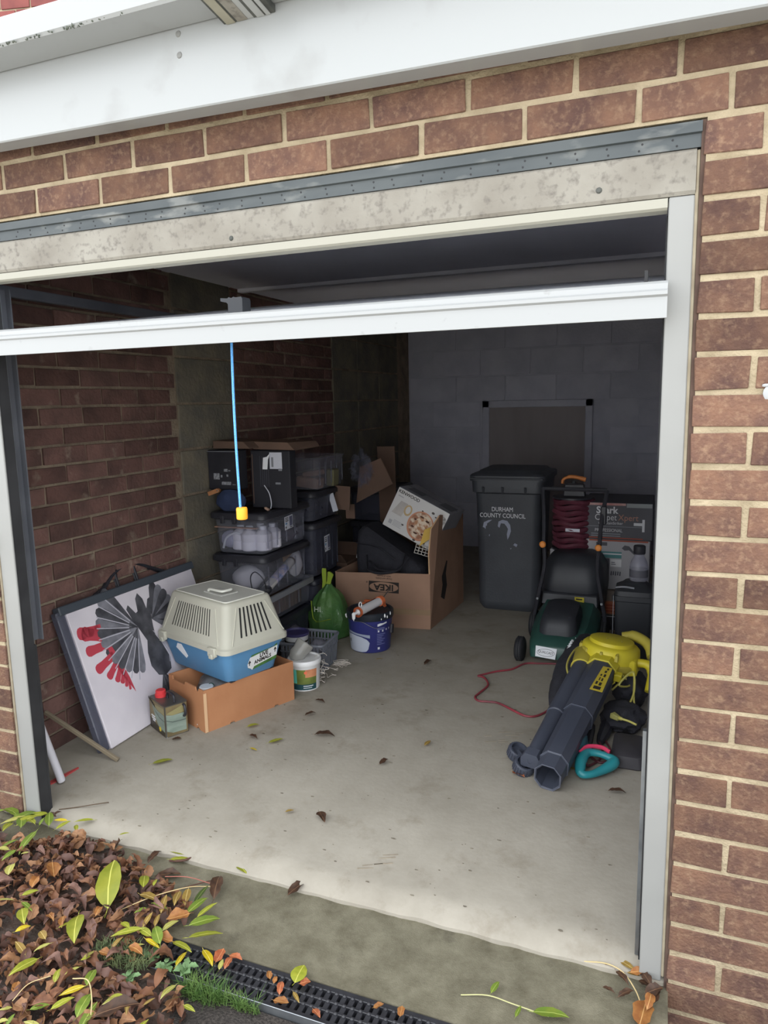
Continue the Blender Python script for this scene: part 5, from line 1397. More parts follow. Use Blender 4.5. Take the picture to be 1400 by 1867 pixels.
loft(bm, [[p + Vector((0, 0.23, 0)) for p in ring_pts(w, d, z, 0.05, 5)] for z, w, d in ((HB - 0.012, 0.445, 0.50), (HB - 0.010, 0.475, 0.53), (HB + 0.022, 0.475, 0.53), (HB + 0.030, 0.46, 0.515), (HB + 0.034, 0.40, 0.46), (HB + 0.052, 0.37, 0.42))]); obj('lid', bm, M_bin, t, smooth=True)
bm = B(); box(bm, -0.225, 0.225, -0.050, -0.034, HB + 0.003, HB + 0.012, 0.003); obj('lid_lip', bm, M_bin, t)
for x in (-0.15, -0.03, 0.11):
    bm = B(); hexa(bm, [(x, -0.022, 0.755), (x + 0.012, -0.022, 0.755), (x + 0.012, 0.02, 0.755), (x, 0.02, 0.755), (x, -0.050, 0.80), (x + 0.012, -0.050, 0.80), (x + 0.012, 0.02, 0.80), (x, 0.02, 0.80)]); obj('rim_rib', bm, M_bin, body)
for s in (-1, 1):
    bm = B(); lathe(bm, [(0.02, -0.024), (0.07, -0.024), (0.086, -0.018), (0.086, 0.018), (0.07, 0.024), (0.02, 0.024)], 24, Matrix.Translation((s * 0.20, 0.40, 0.087)) @ Matrix.Rotation(PI / 2, 4, 'Y')); obj('wheel', bm, M_black, t, smooth=True)
bm = B(); tube(bm, [(-0.2, 0.50, HB + 0.01), (0.2, 0.50, HB + 0.01)], 0.014, 8); obj('grab_bar', bm, M_bin, t, smooth=True)
mB = frame_mtx((0, 0, 0), (1, 0, 0), (0, -0.08, 1))
def bin_face(x, z):
    zs = [(0.06, D0 + 0.004), (0.30, D0 + 0.03), (0.70, D0 + 0.11)]
    for (za, da), (zb, db) in zip(zs[:-1], zs[1:]):
        if za <= z <= zb:
            d = da + (db - da) * (z - za) / (zb - za)
    return Vector((x, (0.22 if z >= 0.3 else 0.20 + 0.02 * max(0, (z - 0.06)) / 0.24) - d / 2 - 0.002, z))
for body_t, z in (('DURHAM', 0.657), ('COUNTY COUNCIL', 0.617)):
    mm = frame_mtx(bin_face(0.0 - 0.03, z), (1, 0, 0), bin_face(0, z + 0.02) - bin_face(0, z - 0.02))
    text('lettering', body_t, 0.040, M_white_ink, mm, t, sx=0.80, bold=0.0)
# remains of a torn sticker
def torn(name, pts, dz=0.0):
    mm = frame_mtx(bin_face(0, 0.52), (1, 0, 0), bin_face(0, 0.55) - bin_face(0, 0.49))
    b_ = B(); prism(b_, pts, 0.0002, 0.0014, mm); obj(name, b_, mat('sticker_residue', (146, 150, 166), 0.7), t)
torn('sticker_scrap', [(-0.155, 0.02), (-0.148, 0.052), (-0.12, 0.066), (-0.095, 0.070), (-0.11, 0.058), (-0.128, 0.045), (-0.130, 0.030), (-0.137, 0.028), (-0.138, 0.008), (-0.146, 0.018)])
torn('sticker_scrap', [(-0.06, 0.03), (-0.055, 0.06), (-0.03, 0.072), (0.0, 0.066), (0.018, 0.04), (0.022, 0.0), (0.010, -0.035), (0.0, -0.055), (-0.004, -0.02), (0.004, 0.015), (-0.004, 0.03), (-0.018, 0.048), (-0.04, 0.05), (-0.05, 0.02)])
torn('sticker_scrap', [(0.035, -0.088), (0.045, -0.076), (0.062, -0.084), (0.055, -0.10)])
torn('sticker_scrap', [(-0.118, -0.03), (-0.112, -0.024), (-0.114, -0.04)])
torn('sticker_scrap', [(0.016, -0.112), (0.024, -0.108), (0.020, -0.118)])

# ------------------------------------------------------------------ boxes along the right wall
M_bx_wh = mat('white_carton', (150, 148, 150), 0.6, (140, 138, 142), 4, 3)
M_bx_dk = mat('slate_carton', (70, 70, 76), 0.6, (62, 62, 68), 4, 3)
M_ink_l = mat('pale_print', (186, 186, 190), 0.6)
def carton(label, x0, x1, y0, y1, z0, z1, m, cat='box'):
    t_ = thing('carton', label, cat, ((x0 + x1) / 2, y0, z0))
    w = x1 - x0
    b_ = B(); box(b_, -w / 2, w / 2, 0, y1 - y0, 0, z1 - z0, 0.003); c_ = obj('carton', b_, m, t_)
    return t_, frame_mtx((-w / 2, -0.0012, 0), (1, 0, 0), (0, 0, 1))
def pcard(t_, mf_, name, x0, x1, z0, z1, m, k=0.0006):
    b_ = B(); card(b_, mf_, x0, x1, z0, z1, k); return obj(name, b_, m, t_)
t, mf = carton('low grey carton at the foot of the stack by the right wall', -0.44, -0.22, 2.58, 2.95, 0.0, 0.085, M_bx_dk)
pcard(t, mf, 'edge_line', 0.0, 0.22, 0.079, 0.084, M_ink_l)
t, mf = carton('brown and orange printed carton second from floor by the right wall', -0.46, -0.21, 2.58, 2.95, 0.087, 0.235, mat('brown_print', (112, 100, 92), 0.7))
pcard(t, mf, 'orange_print', 0.105, 0.245, 0.01, 0.085, mat('orange_print', (176, 104, 72), 0.7, (150, 84, 60), 10, 3))
pcard(t, mf, 'dark_print', 0.0, 0.10, 0.02, 0.085, M_bx_dk)
pcard(t, mf, 'badge', 0.16, 0.24, 0.095, 0.125, mat('badge_grey', (90, 88, 90), 0.7))
for k in range(3):
    pcard(t, mf, 'print_line', 0.13, 0.23, 0.022 + 0.017 * k, 0.031 + 0.017 * k, mat('rust_line', (140, 64, 46), 0.7), 0.001)
t, mf = carton('white carton with teal printed panel under the dark boxed cleaner', -0.455, -0.105, 2.60, 2.98, 0.237, 0.528, M_bx_wh)
for x0, x1, z0, z1, mm, k in ((0.05, 0.20, 0.185, 0.222, mat('teal_print', (62, 112, 112), 0.6), 0.0006), (0.05, 0.135, 0.075, 0.182, M_bx_dk, 0.0006), (0.14, 0.20, 0.135, 0.178, mat('white_print', (184, 184, 186), 0.6), 0.0006), (0.06, 0.12, 0.255, 0.275, M_bx_dk, 0.0006), (0.05, 0.20, 0.205, 0.212, M_ink_l, 0.0009), (0.145, 0.165, 0.158, 0.162, M_bx_dk, 0.001), (0.145, 0.17, 0.147, 0.151, M_bx_dk, 0.001), (0.02, 0.34, 0.282, 0.290, mat('rust_line', (140, 64, 46), 0.7), 0.0006)):
    pcard(t, mf, 'print_panel', x0, x1, z0, z1, mm, k)
for k in range(4):
    b_ = B(); prism(b_, [(0.06 + 0.034 * (k % 2), 0.10 + 0.035 * (k // 2)), (0.088 + 0.034 * (k % 2), 0.10 + 0.035 * (k // 2)), (0.094 + 0.034 * (k % 2), 0.122 + 0.035 * (k // 2)), (0.07 + 0.034 * (k % 2), 0.128 + 0.035 * (k // 2))], 0.0006, 0.0011, mf); obj('tool_picture', b_, mat('picture_grey', (128, 132, 138), 0.6), t)
for k in range(5):
    b_ = B(); prism(b_, [(0.142 + 0.012 * k, 0.085), (0.149 + 0.012 * k, 0.082 + 0.004 * (k % 2)), (0.151 + 0.012 * k, 0.106), (0.145 + 0.012 * k, 0.110)], 0.0006, 0.0011, mf); obj('tool_picture', b_, M_bx_dk, t)
b_ = B(); prism(b_, [(0.20, 0.245), (0.215, 0.262), (0.24, 0.258), (0.275, 0.215), (0.268, 0.210), (0.24, 0.235), (0.215, 0.232)], 0.0006, 0.0011, mf); obj('tool_picture', b_, M_bx_dk, t)
t, mf = carton('dark boxed carpet cleaner on top of the stack by the right wall', -0.475, -0.095, 2.60, 3.0, 0.530, 0.742, M_bx_dk)
pcard(t, mf, 'red_band', 0.02, 0.235, 0.196, 0.209, mat('dull_red_band', (150, 96, 92), 0.6, (170, 140, 136), 14, 2))
pcard(t, mf, 'grey_band', 0.24, 0.375, 0.186, 0.209, mat('grey_band', (122, 126, 128), 0.6))
text('lettering', 'Shark', 0.054, M_ink_l, mf @ Matrix.Translation((0.134, 0.167, 0.001)), t, sx=0.95, bold=0.0016)
text('lettering', 'Carpet', 0.050, M_ink_l, mf @ Matrix.Translation((0.128, 0.126, 0.001)), t, sx=0.85, bold=-0.0002)
text('lettering', 'Xpert', 0.050, mat('copper_print', (150, 108, 92), 0.6), mf @ Matrix.Translation((0.250, 0.126, 0.001)), t, sx=0.90)
text('lettering', 'with StainStriker', 0.022, M_ink_l, mf @ Matrix.Translation((0.155, 0.094, 0.001)), t, sx=0.9)
text('lettering', 'PROFESSIONAL', 0.026, M_ink_l, mf @ Matrix.Translation((0.145, 0.052, 0.001)), t, sx=0.85)
for k in range(2):
    pcard(t, mf, 'print_line', 0.05, 0.21, 0.030 - 0.012 * k, 0.034 - 0.012 * k, mat('picture_grey', (128, 132, 138), 0.6))
pcard(t, mf, 'divider', 0.03, 0.33, 0.074, 0.076, mat('picture_grey', (128, 132, 138), 0.6))
pcard(t, mf, 'divider', 0.03, 0.33, 0.006, 0.012, mat('rust_line', (140, 64, 46), 0.7))
pcard(t, mf, 'tool_picture', 0.28, 0.325, 0.084, 0.100, M_ink_l)
pcard(t, mf, 'tool_picture', 0.325, 0.338, 0.05, 0.12, M_ink_l)
t, mf = carton('white carton behind the lawnmower carrying the red cable reel', -0.66, -0.462, 2.62, 2.98, 0.0, 0.452, M_bx_wh)
pcard(t, mf, 'print_square', 0.06, 0.135, 0.30, 0.395, mat('picture_pale', (164, 164, 168), 0.6)); pcard(t, mf, 'flap_seam', 0.170, 0.173, 0.0, 0.45, M_bx_dk)

# red cable reel with an orange handle
t = thing('cable_reel', 'red mains cable wound on a reel with an orange handle', 'cable reel', (-0.535, 2.66, 0.453))
M_redc = mat('dark_red_cable', (98, 46, 60), 0.5, (80, 38, 50), 20, 2)
bm = B()
for k in range(9):
    rr = 0.105 - 0.004 * (k % 2)
    tube(bm, [(0.002 * math.sin(k) + rr * math.cos(2 * PI * j / 28), rr * 0.85 * math.sin(2 * PI * j / 28), 0.03 + 0.032 * k + 0.006 * math.sin(j * 0.9 + k)) for j in range(28)], 0.017, 7, True)
obj('cable_coil', bm, M_redc, t, smooth=True)
bm = B(); lathe(bm, [(0.118, -0.0), (0.118, 0.010), (0.06, 0.012), (0.06, 0.30), (0.118, 0.302), (0.118, 0.312), (0.04, 0.314)], 28); obj('drum', bm, M_black_pl, t, smooth=True)
bm = B(); box(bm, -0.03, 0.05, -0.101, -0.098, 0.118, 0.136); obj('label_strip', bm, M_label_c, t)
bm = B(); hexa(bm, [(-0.06, -0.02, 0.31), (0.07, -0.02, 0.31), (0.07, 0.03, 0.31), (-0.06, 0.03, 0.31), (-0.05, -0.015, 0.385), (0.06, -0.015, 0.385), (0.06, 0.025, 0.385), (-0.05, 0.025, 0.385)], 0.006); obj('handle_post', bm, M_black_pl, t)
bm = B(); tube(bm, smooth_path([(-0.064, 0, 0.385), (-0.060, 0, 0.408), (-0.03, 0, 0.424), (0.01, 0, 0.424), (0.068, 0, 0.410)], 5), [0.009] * 10 + [0.011] * 8 + [0.013] * 3, 10); obj('handle', bm, mat('orange_handle', (196, 120, 62), 0.5), t, smooth=True, label='orange carry handle')

# black tub with lid, bottle
t = thing('black_caddy', 'black plastic caddy with closed lid by the right door post', 'caddy', (-0.165, 2.22, 0.0))
bm = B(); loft(bm, [ring_pts(w, d, z, 0.025, 4) for z, w, d in ((0, 0.16, 0.17), (0.01, 0.17, 0.18), (0.30, 0.19, 0.20), (0.305, 0.2, 0.21), (0.33, 0.2, 0.21))]); obj('body', bm, mat('caddy_black', (46, 48, 52), 0.5), t, smooth=True)
bm = B(); loft(bm, [ring_pts(w, d, z, 0.03, 4) for z, w, d in ((0.331, 0.195, 0.205), (0.355, 0.19, 0.20), (0.375, 0.13, 0.14), (0.39, 0.10, 0.11))]); obj('lid', bm, mat('caddy_black', (46, 48, 52), 0.5), t, smooth=True)
bm = B(); tube(bm, smooth_path([(-0.09, -0.1, 0.375), (-0.05, -0.11, 0.383), (0.0, -0.11, 0.379)], 4), 0.005, 6); obj('catch', bm, M_grey_pl, t, smooth=True)
bm = B(); box(bm, -0.1005, -0.098, -0.103, -0.1, 0.02, 0.33); obj('edge_line', bm, M_grey_pl, t)
t = thing('plastic_bottle', 'clear plastic bottle with dark cap above the black caddy', 'bottle', (-0.150, 2.24, 0.391), 0.3)
bm = B(); lathe(bm, [(0.042, 0), (0.046, 0.008), (0.046, 0.07), (0.040, 0.10), (0.026, 0.125), (0.022, 0.14)], 20); obj('body', bm, M_cloudy, t, smooth=True)
bm = B(); lathe(bm, [(0.028, 0.14), (0.030, 0.145), (0.030, 0.18), (0.026, 0.184)], 18); obj('cap', bm, M_black_pl, t, smooth=True)
bm = B(); lathe(bm, [(0.0465, 0.02), (0.0465, 0.06)], 20, None, False, False); obj('label', bm, mat('dusky_label', (84, 84, 92), 0.6), t, smooth=True)

# ------------------------------------------------------------------ lawnmower
t = thing('lawnmower', 'green electric lawnmower with black grass box and orange handle knobs', 'lawnmower', (-0.545, 1.93, 0.0), math.radians(-3))
M_mgreen = mat('mower_green', (46, 82, 74), 0.4, (40, 72, 66), 6, 3, spec=0.5)
M_mblack = mat('mower_black', (48, 50, 55), 0.5, (40, 42, 47), 8, 3)
bm = B()
rings = []
for y, w, z0, z1 in ((-0.01, 0.22, 0.03, 0.085), (0.0, 0.25, 0.025, 0.10), (0.06, 0.29, 0.025, 0.125), (0.20, 0.33, 0.03, 0.155), (0.33, 0.34, 0.035, 0.205), (0.42, 0.33, 0.05, 0.235)):
    cx = 0.02
    rings.append([Vector((cx - w / 2, y, z0)), Vector((cx + w / 2, y, z0)), Vector((cx + w / 2, y, z1 * 0.7)), Vector((cx + w * 0.38, y, z1 * 0.97)), Vector((cx, y, z1)), Vector((cx - w * 0.38, y, z1 * 0.97)), Vector((cx - w / 2, y, z1 * 0.7))])
loft(bm, rings); deck = obj('deck', bm, M_mgreen, t, smooth=True, label='dark green deck')
bm = B()
loft(bm, [[Vector((0.01 + p.x, 0.20 + p.y, p.z + 0.25 * (p.y + 0.14))) for p in ring_pts(w, d, z, 0.05, 5)] for z, w, d in ((0.09, 0.20, 0.26), (0.16, 0.19, 0.25), (0.195, 0.17, 0.22), (0.21, 0.12, 0.17))]); obj('motor_cover', bm, M_mblack, t, smooth=True)
for k in range(6):
    bm = B(); box(bm, -0.055, 0.075, 0.115 + 0.028 * k, 0.125 + 0.028 * k, 0.214 + 0.007 * k, 0.219 + 0.007 * k, 0.0015); obj('vent_rib', bm, M_mblack, t)
def wheel(x, y, r, w):
    b_ = B(); lathe(b_, [(0.01, -w / 2), (r * 0.85, -w / 2), (r, -w / 2 + 0.006), (r, w / 2 - 0.006), (r * 0.85, w / 2), (0.01, w / 2)], 26, Matrix.Translation((x, y, r)) @ Matrix.Rotation(PI / 2, 4, 'Y'))
    w_ = obj('wheel', b_, M_black, t, smooth=True)
    b_ = B()
    for k in range(3):
        tube(b_, [Vector((x + (k - 1) * w * 0.28, y + (r + 0.0005) * math.cos(2 * PI * j / 26), r + (r + 0.0005) * math.sin(2 * PI * j / 26))) for j in range(26)], 0.0022, 4, True)
    obj('tread', b_, M_mblack, w_)
for x, y, r in ((-0.160, 0.0, 0.062), (0.195, 0.0, 0.062), (-0.175, 0.40, 0.075), (0.205, 0.40, 0.075)):
    wheel(x, y, r, 0.042)
mL = frame_mtx((0.02, -0.0135, 0.062), (1, 0, 0), (0, 0.25, 1))
bm = B(); prism(bm, [(-0.052, -0.024), (0.048, -0.030), (0.055, 0.024), (-0.052, 0.030)], -0.001, 0.004, mL @ Matrix.Translation((-0.045, 0.0, 0.0))); lb = obj('label', bm, M_paper, t, label='white maker label')
text('lettering', 'QUALCAST', 0.018, M_dark_ink, mL @ Matrix.Translation((-0.045, 0.0, 0.0045)) @ Matrix.Rotation(-0.08, 4, 'Z'), lb, sx=0.85)
bm = B(); tube(bm, [mL @ Vector((-0.045 + 0.044 * math.cos(a), 0.018 * math.sin(a) - 0.001, 0.0045)) for a in [2 * PI * k / 30 for k in range(30)]], 0.0008, 4, True); obj('label_ring', bm, M_dark_ink, lb)
# grass box: tall rounded fabric-black box behind
bm = B()
loft(bm, [[Vector((0.015 + p.x, 0.62 + p.y, p.z)) for p in ring_pts(w, d, z, 0.09, 6)] for z, w, d in ((0.14, 0.30, 0.34), (0.17, 0.33, 0.38), (0.30, 0.35, 0.40), (0.40, 0.33, 0.37), (0.45, 0.27, 0.30), (0.47, 0.18, 0.20))]); obj('grass_box', bm, M_mblack, t, smooth=True)
bm = B(); hexa(bm, [(-0.14, 0.395, 0.195), (0.17, 0.395, 0.195), (0.17, 0.45, 0.21), (-0.14, 0.45, 0.21), (-0.135, 0.41, 0.26), (0.165, 0.41, 0.26), (0.165, 0.47, 0.28), (-0.135, 0.47, 0.28)], 0.006); fl = obj('rear_flap', bm, M_mblack, t)
bm = B(); box(bm, 0.045, 0.095, 0.398, 0.404, 0.218, 0.250, mtx=Matrix.Identity(4)); obj('warning_label', bm, mat('warning_yellow', (206, 190, 60), 0.6), fl)
bm = B(); box(bm, 0.052, 0.086, 0.3965, 0.399, 0.236, 0.243); obj('warning_mark', bm, M_dark_ink, fl)
# handles: two lower tubes up to the knobs, upper tubes beyond
def pathw(p): return [Vector(q) for q in p]
xl, xr = -0.118, 0.165
for x, nm in ((xl, 'left'), (xr, 'right')):
    s = -1 if x < 0 else 1
    bm = B(); tube(bm, smooth_path([(x + s * 0.05, 0.36, 0.14), (x + s * 0.02, 0.36, 0.30), (x, 0.37, 0.42), (x + s * 0.006, 0.38, 0.555)], 5), 0.011, 8); obj('lower_handle', bm, M_black_pl, t, smooth=True)
    bm = B(); tube(bm, smooth_path([(x + s * 0.006, 0.37, 0.52), (x + s * 0.012, 0.40, 0.68), (x + s * 0.030, 0.45, 0.84)], 5), 0.011, 8); obj('upper_handle', bm, M_black_pl, t, smooth=True)
    bm = B(); lathe(bm, [(0.010, 0), (0.017, 0.004), (0.018, 0.014), (0.012, 0.020), (0.0, 0.021)], 14, Matrix.Translation((x + s * 0.006, 0.355, 0.545)) @ Matrix.Rotation(PI / 2, 4, 'X')); obj('handle_knob', bm, mat('orange_knob', (214, 132, 56), 0.5), t, smooth=True, label='orange wing knob')
    bm = B(); lathe(bm, [(0.007, 0), (0.007, 0.008)], 8, Matrix.Translation((x + s * 0.03, 0.345, 0.24)) @ Matrix.Rotation(PI / 2, 4, 'X')); obj('bolt', bm, M_galv, t)
bm = B(); tube(bm, [(xl - 0.03, 0.45, 0.84), (xr + 0.03, 0.45, 0.84)], 0.011, 8); obj('top_bar', bm, M_black_pl, t, smooth=True)
bm = B(); box(bm, xr + 0.005, xr + 0.035, 0.40, 0.43, 0.66, 0.76, 0.005); obj('switch_box', bm, M_black_pl, t)

# red cable across the floor
CAB = [(-0.455, 1.92), (-0.52, 1.925), (-0.60, 1.905), (-0.669, 1.88), (-0.717, 1.783), (-0.782, 1.731), (-0.84, 1.665), (-0.853, 1.645), (-0.83, 1.640), (-0.805, 1.61), (-0.782, 1.543), (-0.80, 1.44), (-0.806, 1.395), (-0.782, 1.362), (-0.74, 1.365), (-0.702, 1.368), (-0.66, 1.345), (-0.618, 1.313), (-0.552, 1.273), (-0.50, 1.305), (-0.444, 1.44), (-0.42, 1.5)]
bm = B(); tube(bm, smooth_path([(x, y, 0.0055) for x, y in CAB], 5), 0.0048, 8)
tag(obj('mains_cable', bm, mat('red_cable', (150, 58, 68), 0.5, (108, 48, 56), 6, 3), None, smooth=True), 'red mains cable looping over the floor in front of the lawnmower', 'cable')

# ------------------------------------------------------------------ leaf blower: local axis x runs from the nozzle up the tubes
tip, rear = Vector((-0.380, 0.728, 0.052)), Vector((-0.268, 1.446, 0.172))
ax = (rear - tip).normalized()
t = thing('leaf_blower', 'yellow and dark grey leaf blower vacuum lying on the floor', 'leaf blower', tip)
mb = frame_mtx((0, 0, 0), ax, (-0.95, 0.2, 0.1))       # x along the tube, y to the left, z up
if mb.col[2].z < 0:
    mb = frame_mtx((0, 0, 0), ax, (0.95, -0.2, -0.1))
LT = (rear - tip).length
qb = mb @ Matrix.Rotation(PI / 2, 4, 'Y') @ Matrix.Rotation(PI / 2, 4, 'Z')
M_tube = mat('blower_grey', (70, 74, 86), 0.45, (62, 66, 78), 5, 3, spec=0.4)
M_yel = mat('blower_yellow', (204, 190, 50), 0.45, (194, 178, 44), 5, 3, spec=0.4)
M_yel2 = mat('blower_yellow_dusty', (176, 162, 62), 0.6, (160, 148, 60), 8, 4)
def octo(x, w, h, oy=0.0, oz=0.0):
    pts = [(-w / 2, -h * 0.22), (-w * 0.24, -h / 2), (w * 0.24, -h / 2), (w / 2, -h * 0.22), (w / 2, h * 0.22), (w * 0.24, h / 2), (-w * 0.24, h / 2), (-w / 2, h * 0.22)]
    return [mb @ Vector((x, oy + a, oz + b)) for a, b in pts]
YS = 1.0 if (mb.col[1].x < 0) else -1.0                 # local y sign that points to the left in the picture
bm = B()
loft(bm, [octo(-0.012, 0.088, 0.092), octo(0.06, 0.092, 0.096), octo(0.062, 0.098, 0.102), octo(LT * 0.50, 0.104, 0.108)], False, False)
loft(bm, [octo(-0.012, 0.088, 0.092), octo(-0.010, 0.080, 0.084), octo(0.10, 0.080, 0.084), octo(0.101, 0.01, 0.01)], False, True)
obj('suction_tube', bm, M_tube, t)
bm = B(); loft(bm, [octo(LT * 0.495, 0.108, 0.112), octo(LT * 0.50, 0.110, 0.114), octo(LT * 1.02, 0.116, 0.120)]); obj('upper_tube', bm, M_tube, t)
for x, s in ((-0.012, 0.088), (0.062, 0.098), (LT * 0.497, 0.110)):
    bm = B(); p = octo(x, s + 0.003, s + 0.007); tube(bm, p, 0.0012, 4, True); obj('seam', bm, mat('seam_grey', (104, 108, 122), 0.5), t)
oy = YS * 0.080
bm = B()
def rnd(x, r, n=18, yy=0.0): return [mb @ Vector((x, oy + yy + r * math.cos(2 * PI * k / n), -0.004 + r * math.sin(2 * PI * k / n))) for k in range(n)]
loft(bm, [rnd(0.085, 0.028), rnd(LT * 0.47, 0.034), rnd(LT * 0.475, 0.038), rnd(LT * 1.03, 0.042)], True, True); obj('blow_tube', bm, M_tube, t, smooth=True)
bm = B(); loft(bm, [[mb @ Vector((x, oy + a, b)) for a, b in ((-0.034, -0.030), (0.034, -0.030), (0.036, 0.0), (0.022, 0.026), (-0.022, 0.026), (-0.036, 0.0))] for x in (0.045, 0.085)], True, True); obj('nozzle_bracket', bm, M_tube, t)
bm = B(); loft(bm, [[mb @ Vector((x, a, b)) for a, b in ((0, -0.02), (oy, -0.02), (oy, 0.02), (0, 0.02))] for x in (LT * 0.485, LT * 0.52)], True, True); obj('tube_bridge', bm, M_tube, t)
# two small guide wheels left of the nozzle
for (wx, wy, wz) in ((-0.520, 0.908, 0.026), (-0.480, 0.812, 0.026)):
    bm = B(); qw = Matrix.Translation(Vector((wx, wy, wz)) - tip) @ Matrix.Rotation(0.35, 4, 'Y') @ Matrix.Rotation(0.25, 4, 'X')
    lathe(bm, [(0.012, -0.018), (0.034, -0.021), (0.037, -0.016), (0.037, 0.014), (0.034, 0.020), (0.028, 0.020), (0.026, 0.004), (0.010, 0.003), (0.009, 0.012), (0.0, 0.012)], 26, qw)
    w_ = obj('guide_wheel', bm, M_tube, t, smooth=True)
    bm = B()
    for k in range(22):
        a = 2 * PI * k / 22
        box(bm, 0.0355, 0.039, -0.0022, 0.0022, -0.015, 0.013, mtx=qw @ Matrix.Rotation(a, 4, 'Z'))
    o = obj('wheel_tread', bm, M_tube, w_)
bm = B(); tube(bm, [Vector((-0.515, 0.90, 0.03)) - tip, Vector((-0.476, 0.83, 0.035)) - tip, mb @ Vector((0.05, oy, 0))], 0.012, 8); obj('wheel_axle', bm, M_tube, t, smooth=True)
# warning label on the upper tube
mw = frame_mtx(mb @ Vector((LT * 0.80, -YS * 0.030, 0.0625)), ax, mb.to_3x3() @ Vector((0, 1, 0)))
bm = B(); prism(bm, [(-0.098, -0.030), (0.094, -0.026), (0.094, 0.012), (-0.098, 0.020)], -0.0005, 0.0012, mw); wl_o = obj('warning_label', bm, mat('label_yellow', (190, 170, 56), 0.5), t, label='yellow warning label')
for k, (x0, x1, y0, y1) in enumerate(((-0.088, -0.066, -0.018, 0.010), (-0.058, -0.034, -0.014, -0.004), (-0.052, -0.030, 0.002, 0.010), (-0.022, 0.0, -0.012, -0.006), (-0.02, 0.004, 0.0, 0.004), (0.012, 0.034, -0.015, -0.007), (0.016, 0.03, 0.0, 0.006), (0.046, 0.062, -0.012, -0.004), (0.07, 0.084, -0.016, -0.008))):
    bm = B(); card(bm, mw @ Matrix.Translation((0, 0, 0.0014)), x0, x1, y0, y1, 0.0004); obj('pictogram', bm, M_dark_ink, wl_o)
# motor body: collar over both tubes, round fan housing, side parts, handle
C = mb @ Vector((LT + 0.150, -YS * 0.004, 0.02))
bm = B(); loft(bm, [octo(LT * 0.985, 0.124, 0.128), octo(LT * 1.0, 0.128, 0.132), octo(LT + 0.06, 0.140, 0.130), octo(LT + 0.14, 0.130, 0.100, 0.0, -0.01)]); obj('suction_collar', bm, M_yel, t)
bm = B(); loft(bm, [rnd(LT * 0.99, 0.046), rnd(LT + 0.005, 0.048), rnd(LT + 0.10, 0.052, 18, 0.01), rnd(LT + 0.13, 0.04, 18, 0.01)]); obj('blow_collar', bm, M_yel2, t, smooth=True)
for x, s in ((LT * 0.985, 0.126),):
    bm = B(); tube(bm, octo(x, s, s + 0.004), 0.0022, 5, True); tube(bm, rnd(LT * 0.99, 0.047), 0.0018, 5, True); obj('collar_rim', bm, mat('pale_yellow_rim', (216, 206, 92), 0.4), t)
hq = Matrix.Translation(C) @ frame_mtx((0, 0, 0), mb.to_3x3() @ Vector((1, 0, 0)), mb.to_3x3() @ Vector((0, YS, 0)) ).to_3x3().to_4x4()
up = (hq.to_3x3() @ Vector((0, 0, 1)))
if up.z < 0:
    hq = hq @ Matrix.Rotation(PI, 4, 'X')
hq = hq @ Matrix.Rotation(math.radians(14), 4, 'Y')
bm = B(); lathe(bm, [(0.112, -0.060), (0.122, -0.05), (0.126, 0.0), (0.122, 0.030), (0.112, 0.040), (0.096, 0.044), (0.094, 0.058), (0.086, 0.062), (0.0, 0.064)], 40, hq); obj('fan_housing', bm, M_yel, t, smooth=True)
bm = B(); lathe(bm, [(0.124, -0.056), (0.132, -0.05), (0.132, -0.030), (0.124, -0.024)], 40, hq, False, False); obj('housing_flange', bm, M_yel2, t, smooth=True)
for a, w, l, z in ((95, 0.05, 0.018, 0.02), (35, 0.055, 0.022, 0.02), (130, 0.04, 0.012, 0.02)):
    bm = B(); box(bm, 0.112, 0.116 + l, -w / 2, w / 2, -0.04, z, 0.004, mtx=hq @ Matrix.Rotation(math.radians(a), 4, 'Z')); obj('housing_lug', bm, M_yel2, t)
for off in (-0.02, 0.045):
    bm = B(); hexa(bm, [mb @ Vector((x, y, z)) for x, y, z in ((LT + 0.02, -YS * off, 0.05), (LT + 0.02, -YS * (off + 0.016), 0.05), (LT + 0.14, -YS * (off + 0.012), 0.03), (LT + 0.14, -YS * off, 0.03), (LT + 0.03, -YS * (off + 0.002), 0.074), (LT + 0.03, -YS * (off + 0.014), 0.074), (LT + 0.145, -YS * (off + 0.010), 0.092), (LT + 0.145, -YS * (off + 0.002), 0.092))], 0.002); obj('housing_rib', bm, M_yel2, t)
bm = B(); hexa(bm, [mb @ Vector((x, -YS * y, z)) for x, y, z in ((LT + 0.05, 0.06, -0.03), (LT + 0.07, 0.135, -0.03), (LT + 0.16, 0.135, -0.02), (LT + 0.18, 0.06, -0.02), (LT + 0.06, 0.05, 0.05), (LT + 0.08, 0.125, 0.035), (LT + 0.15, 0.125, 0.04), (LT + 0.17, 0.05, 0.055))], 0.006); obj('motor_block', bm, M_yel, t)
bm = B(); box(bm, -0.02, 0.014, -0.016, 0.016, -0.022, 0.012, 0.004, mtx=Matrix.Translation(mb @ Vector((LT * 0.985, -YS * 0.075, 0.01))) @ mb.to_3x3().to_4x4()); obj('latch', bm, M_yel, t)
bm = B()
hp = [mb @ Vector((x, -YS * y, z)) for x, y, z in ((LT + 0.26, 0.03, 0.05), (LT + 0.265, 0.08, 0.062), (LT + 0.23, 0.145, 0.055), (LT + 0.17, 0.175, 0.03))]
tube(bm, smooth_path(hp, 5), [0.020] * 4 + [0.024] * 8 + [0.021] * 4, 10); obj('top_handle', bm, M_yel2, t, smooth=True, label='dusty yellow top handle')
bm = B()
hp = [mb @ Vector((x, -YS * y, z)) for x, y, z in ((LT + 0.125, 0.115, 0.01), (LT + 0.125, 0.165, 0.015), (LT + 0.105, 0.190, -0.004), (LT + 0.035, 0.195, -0.06))]
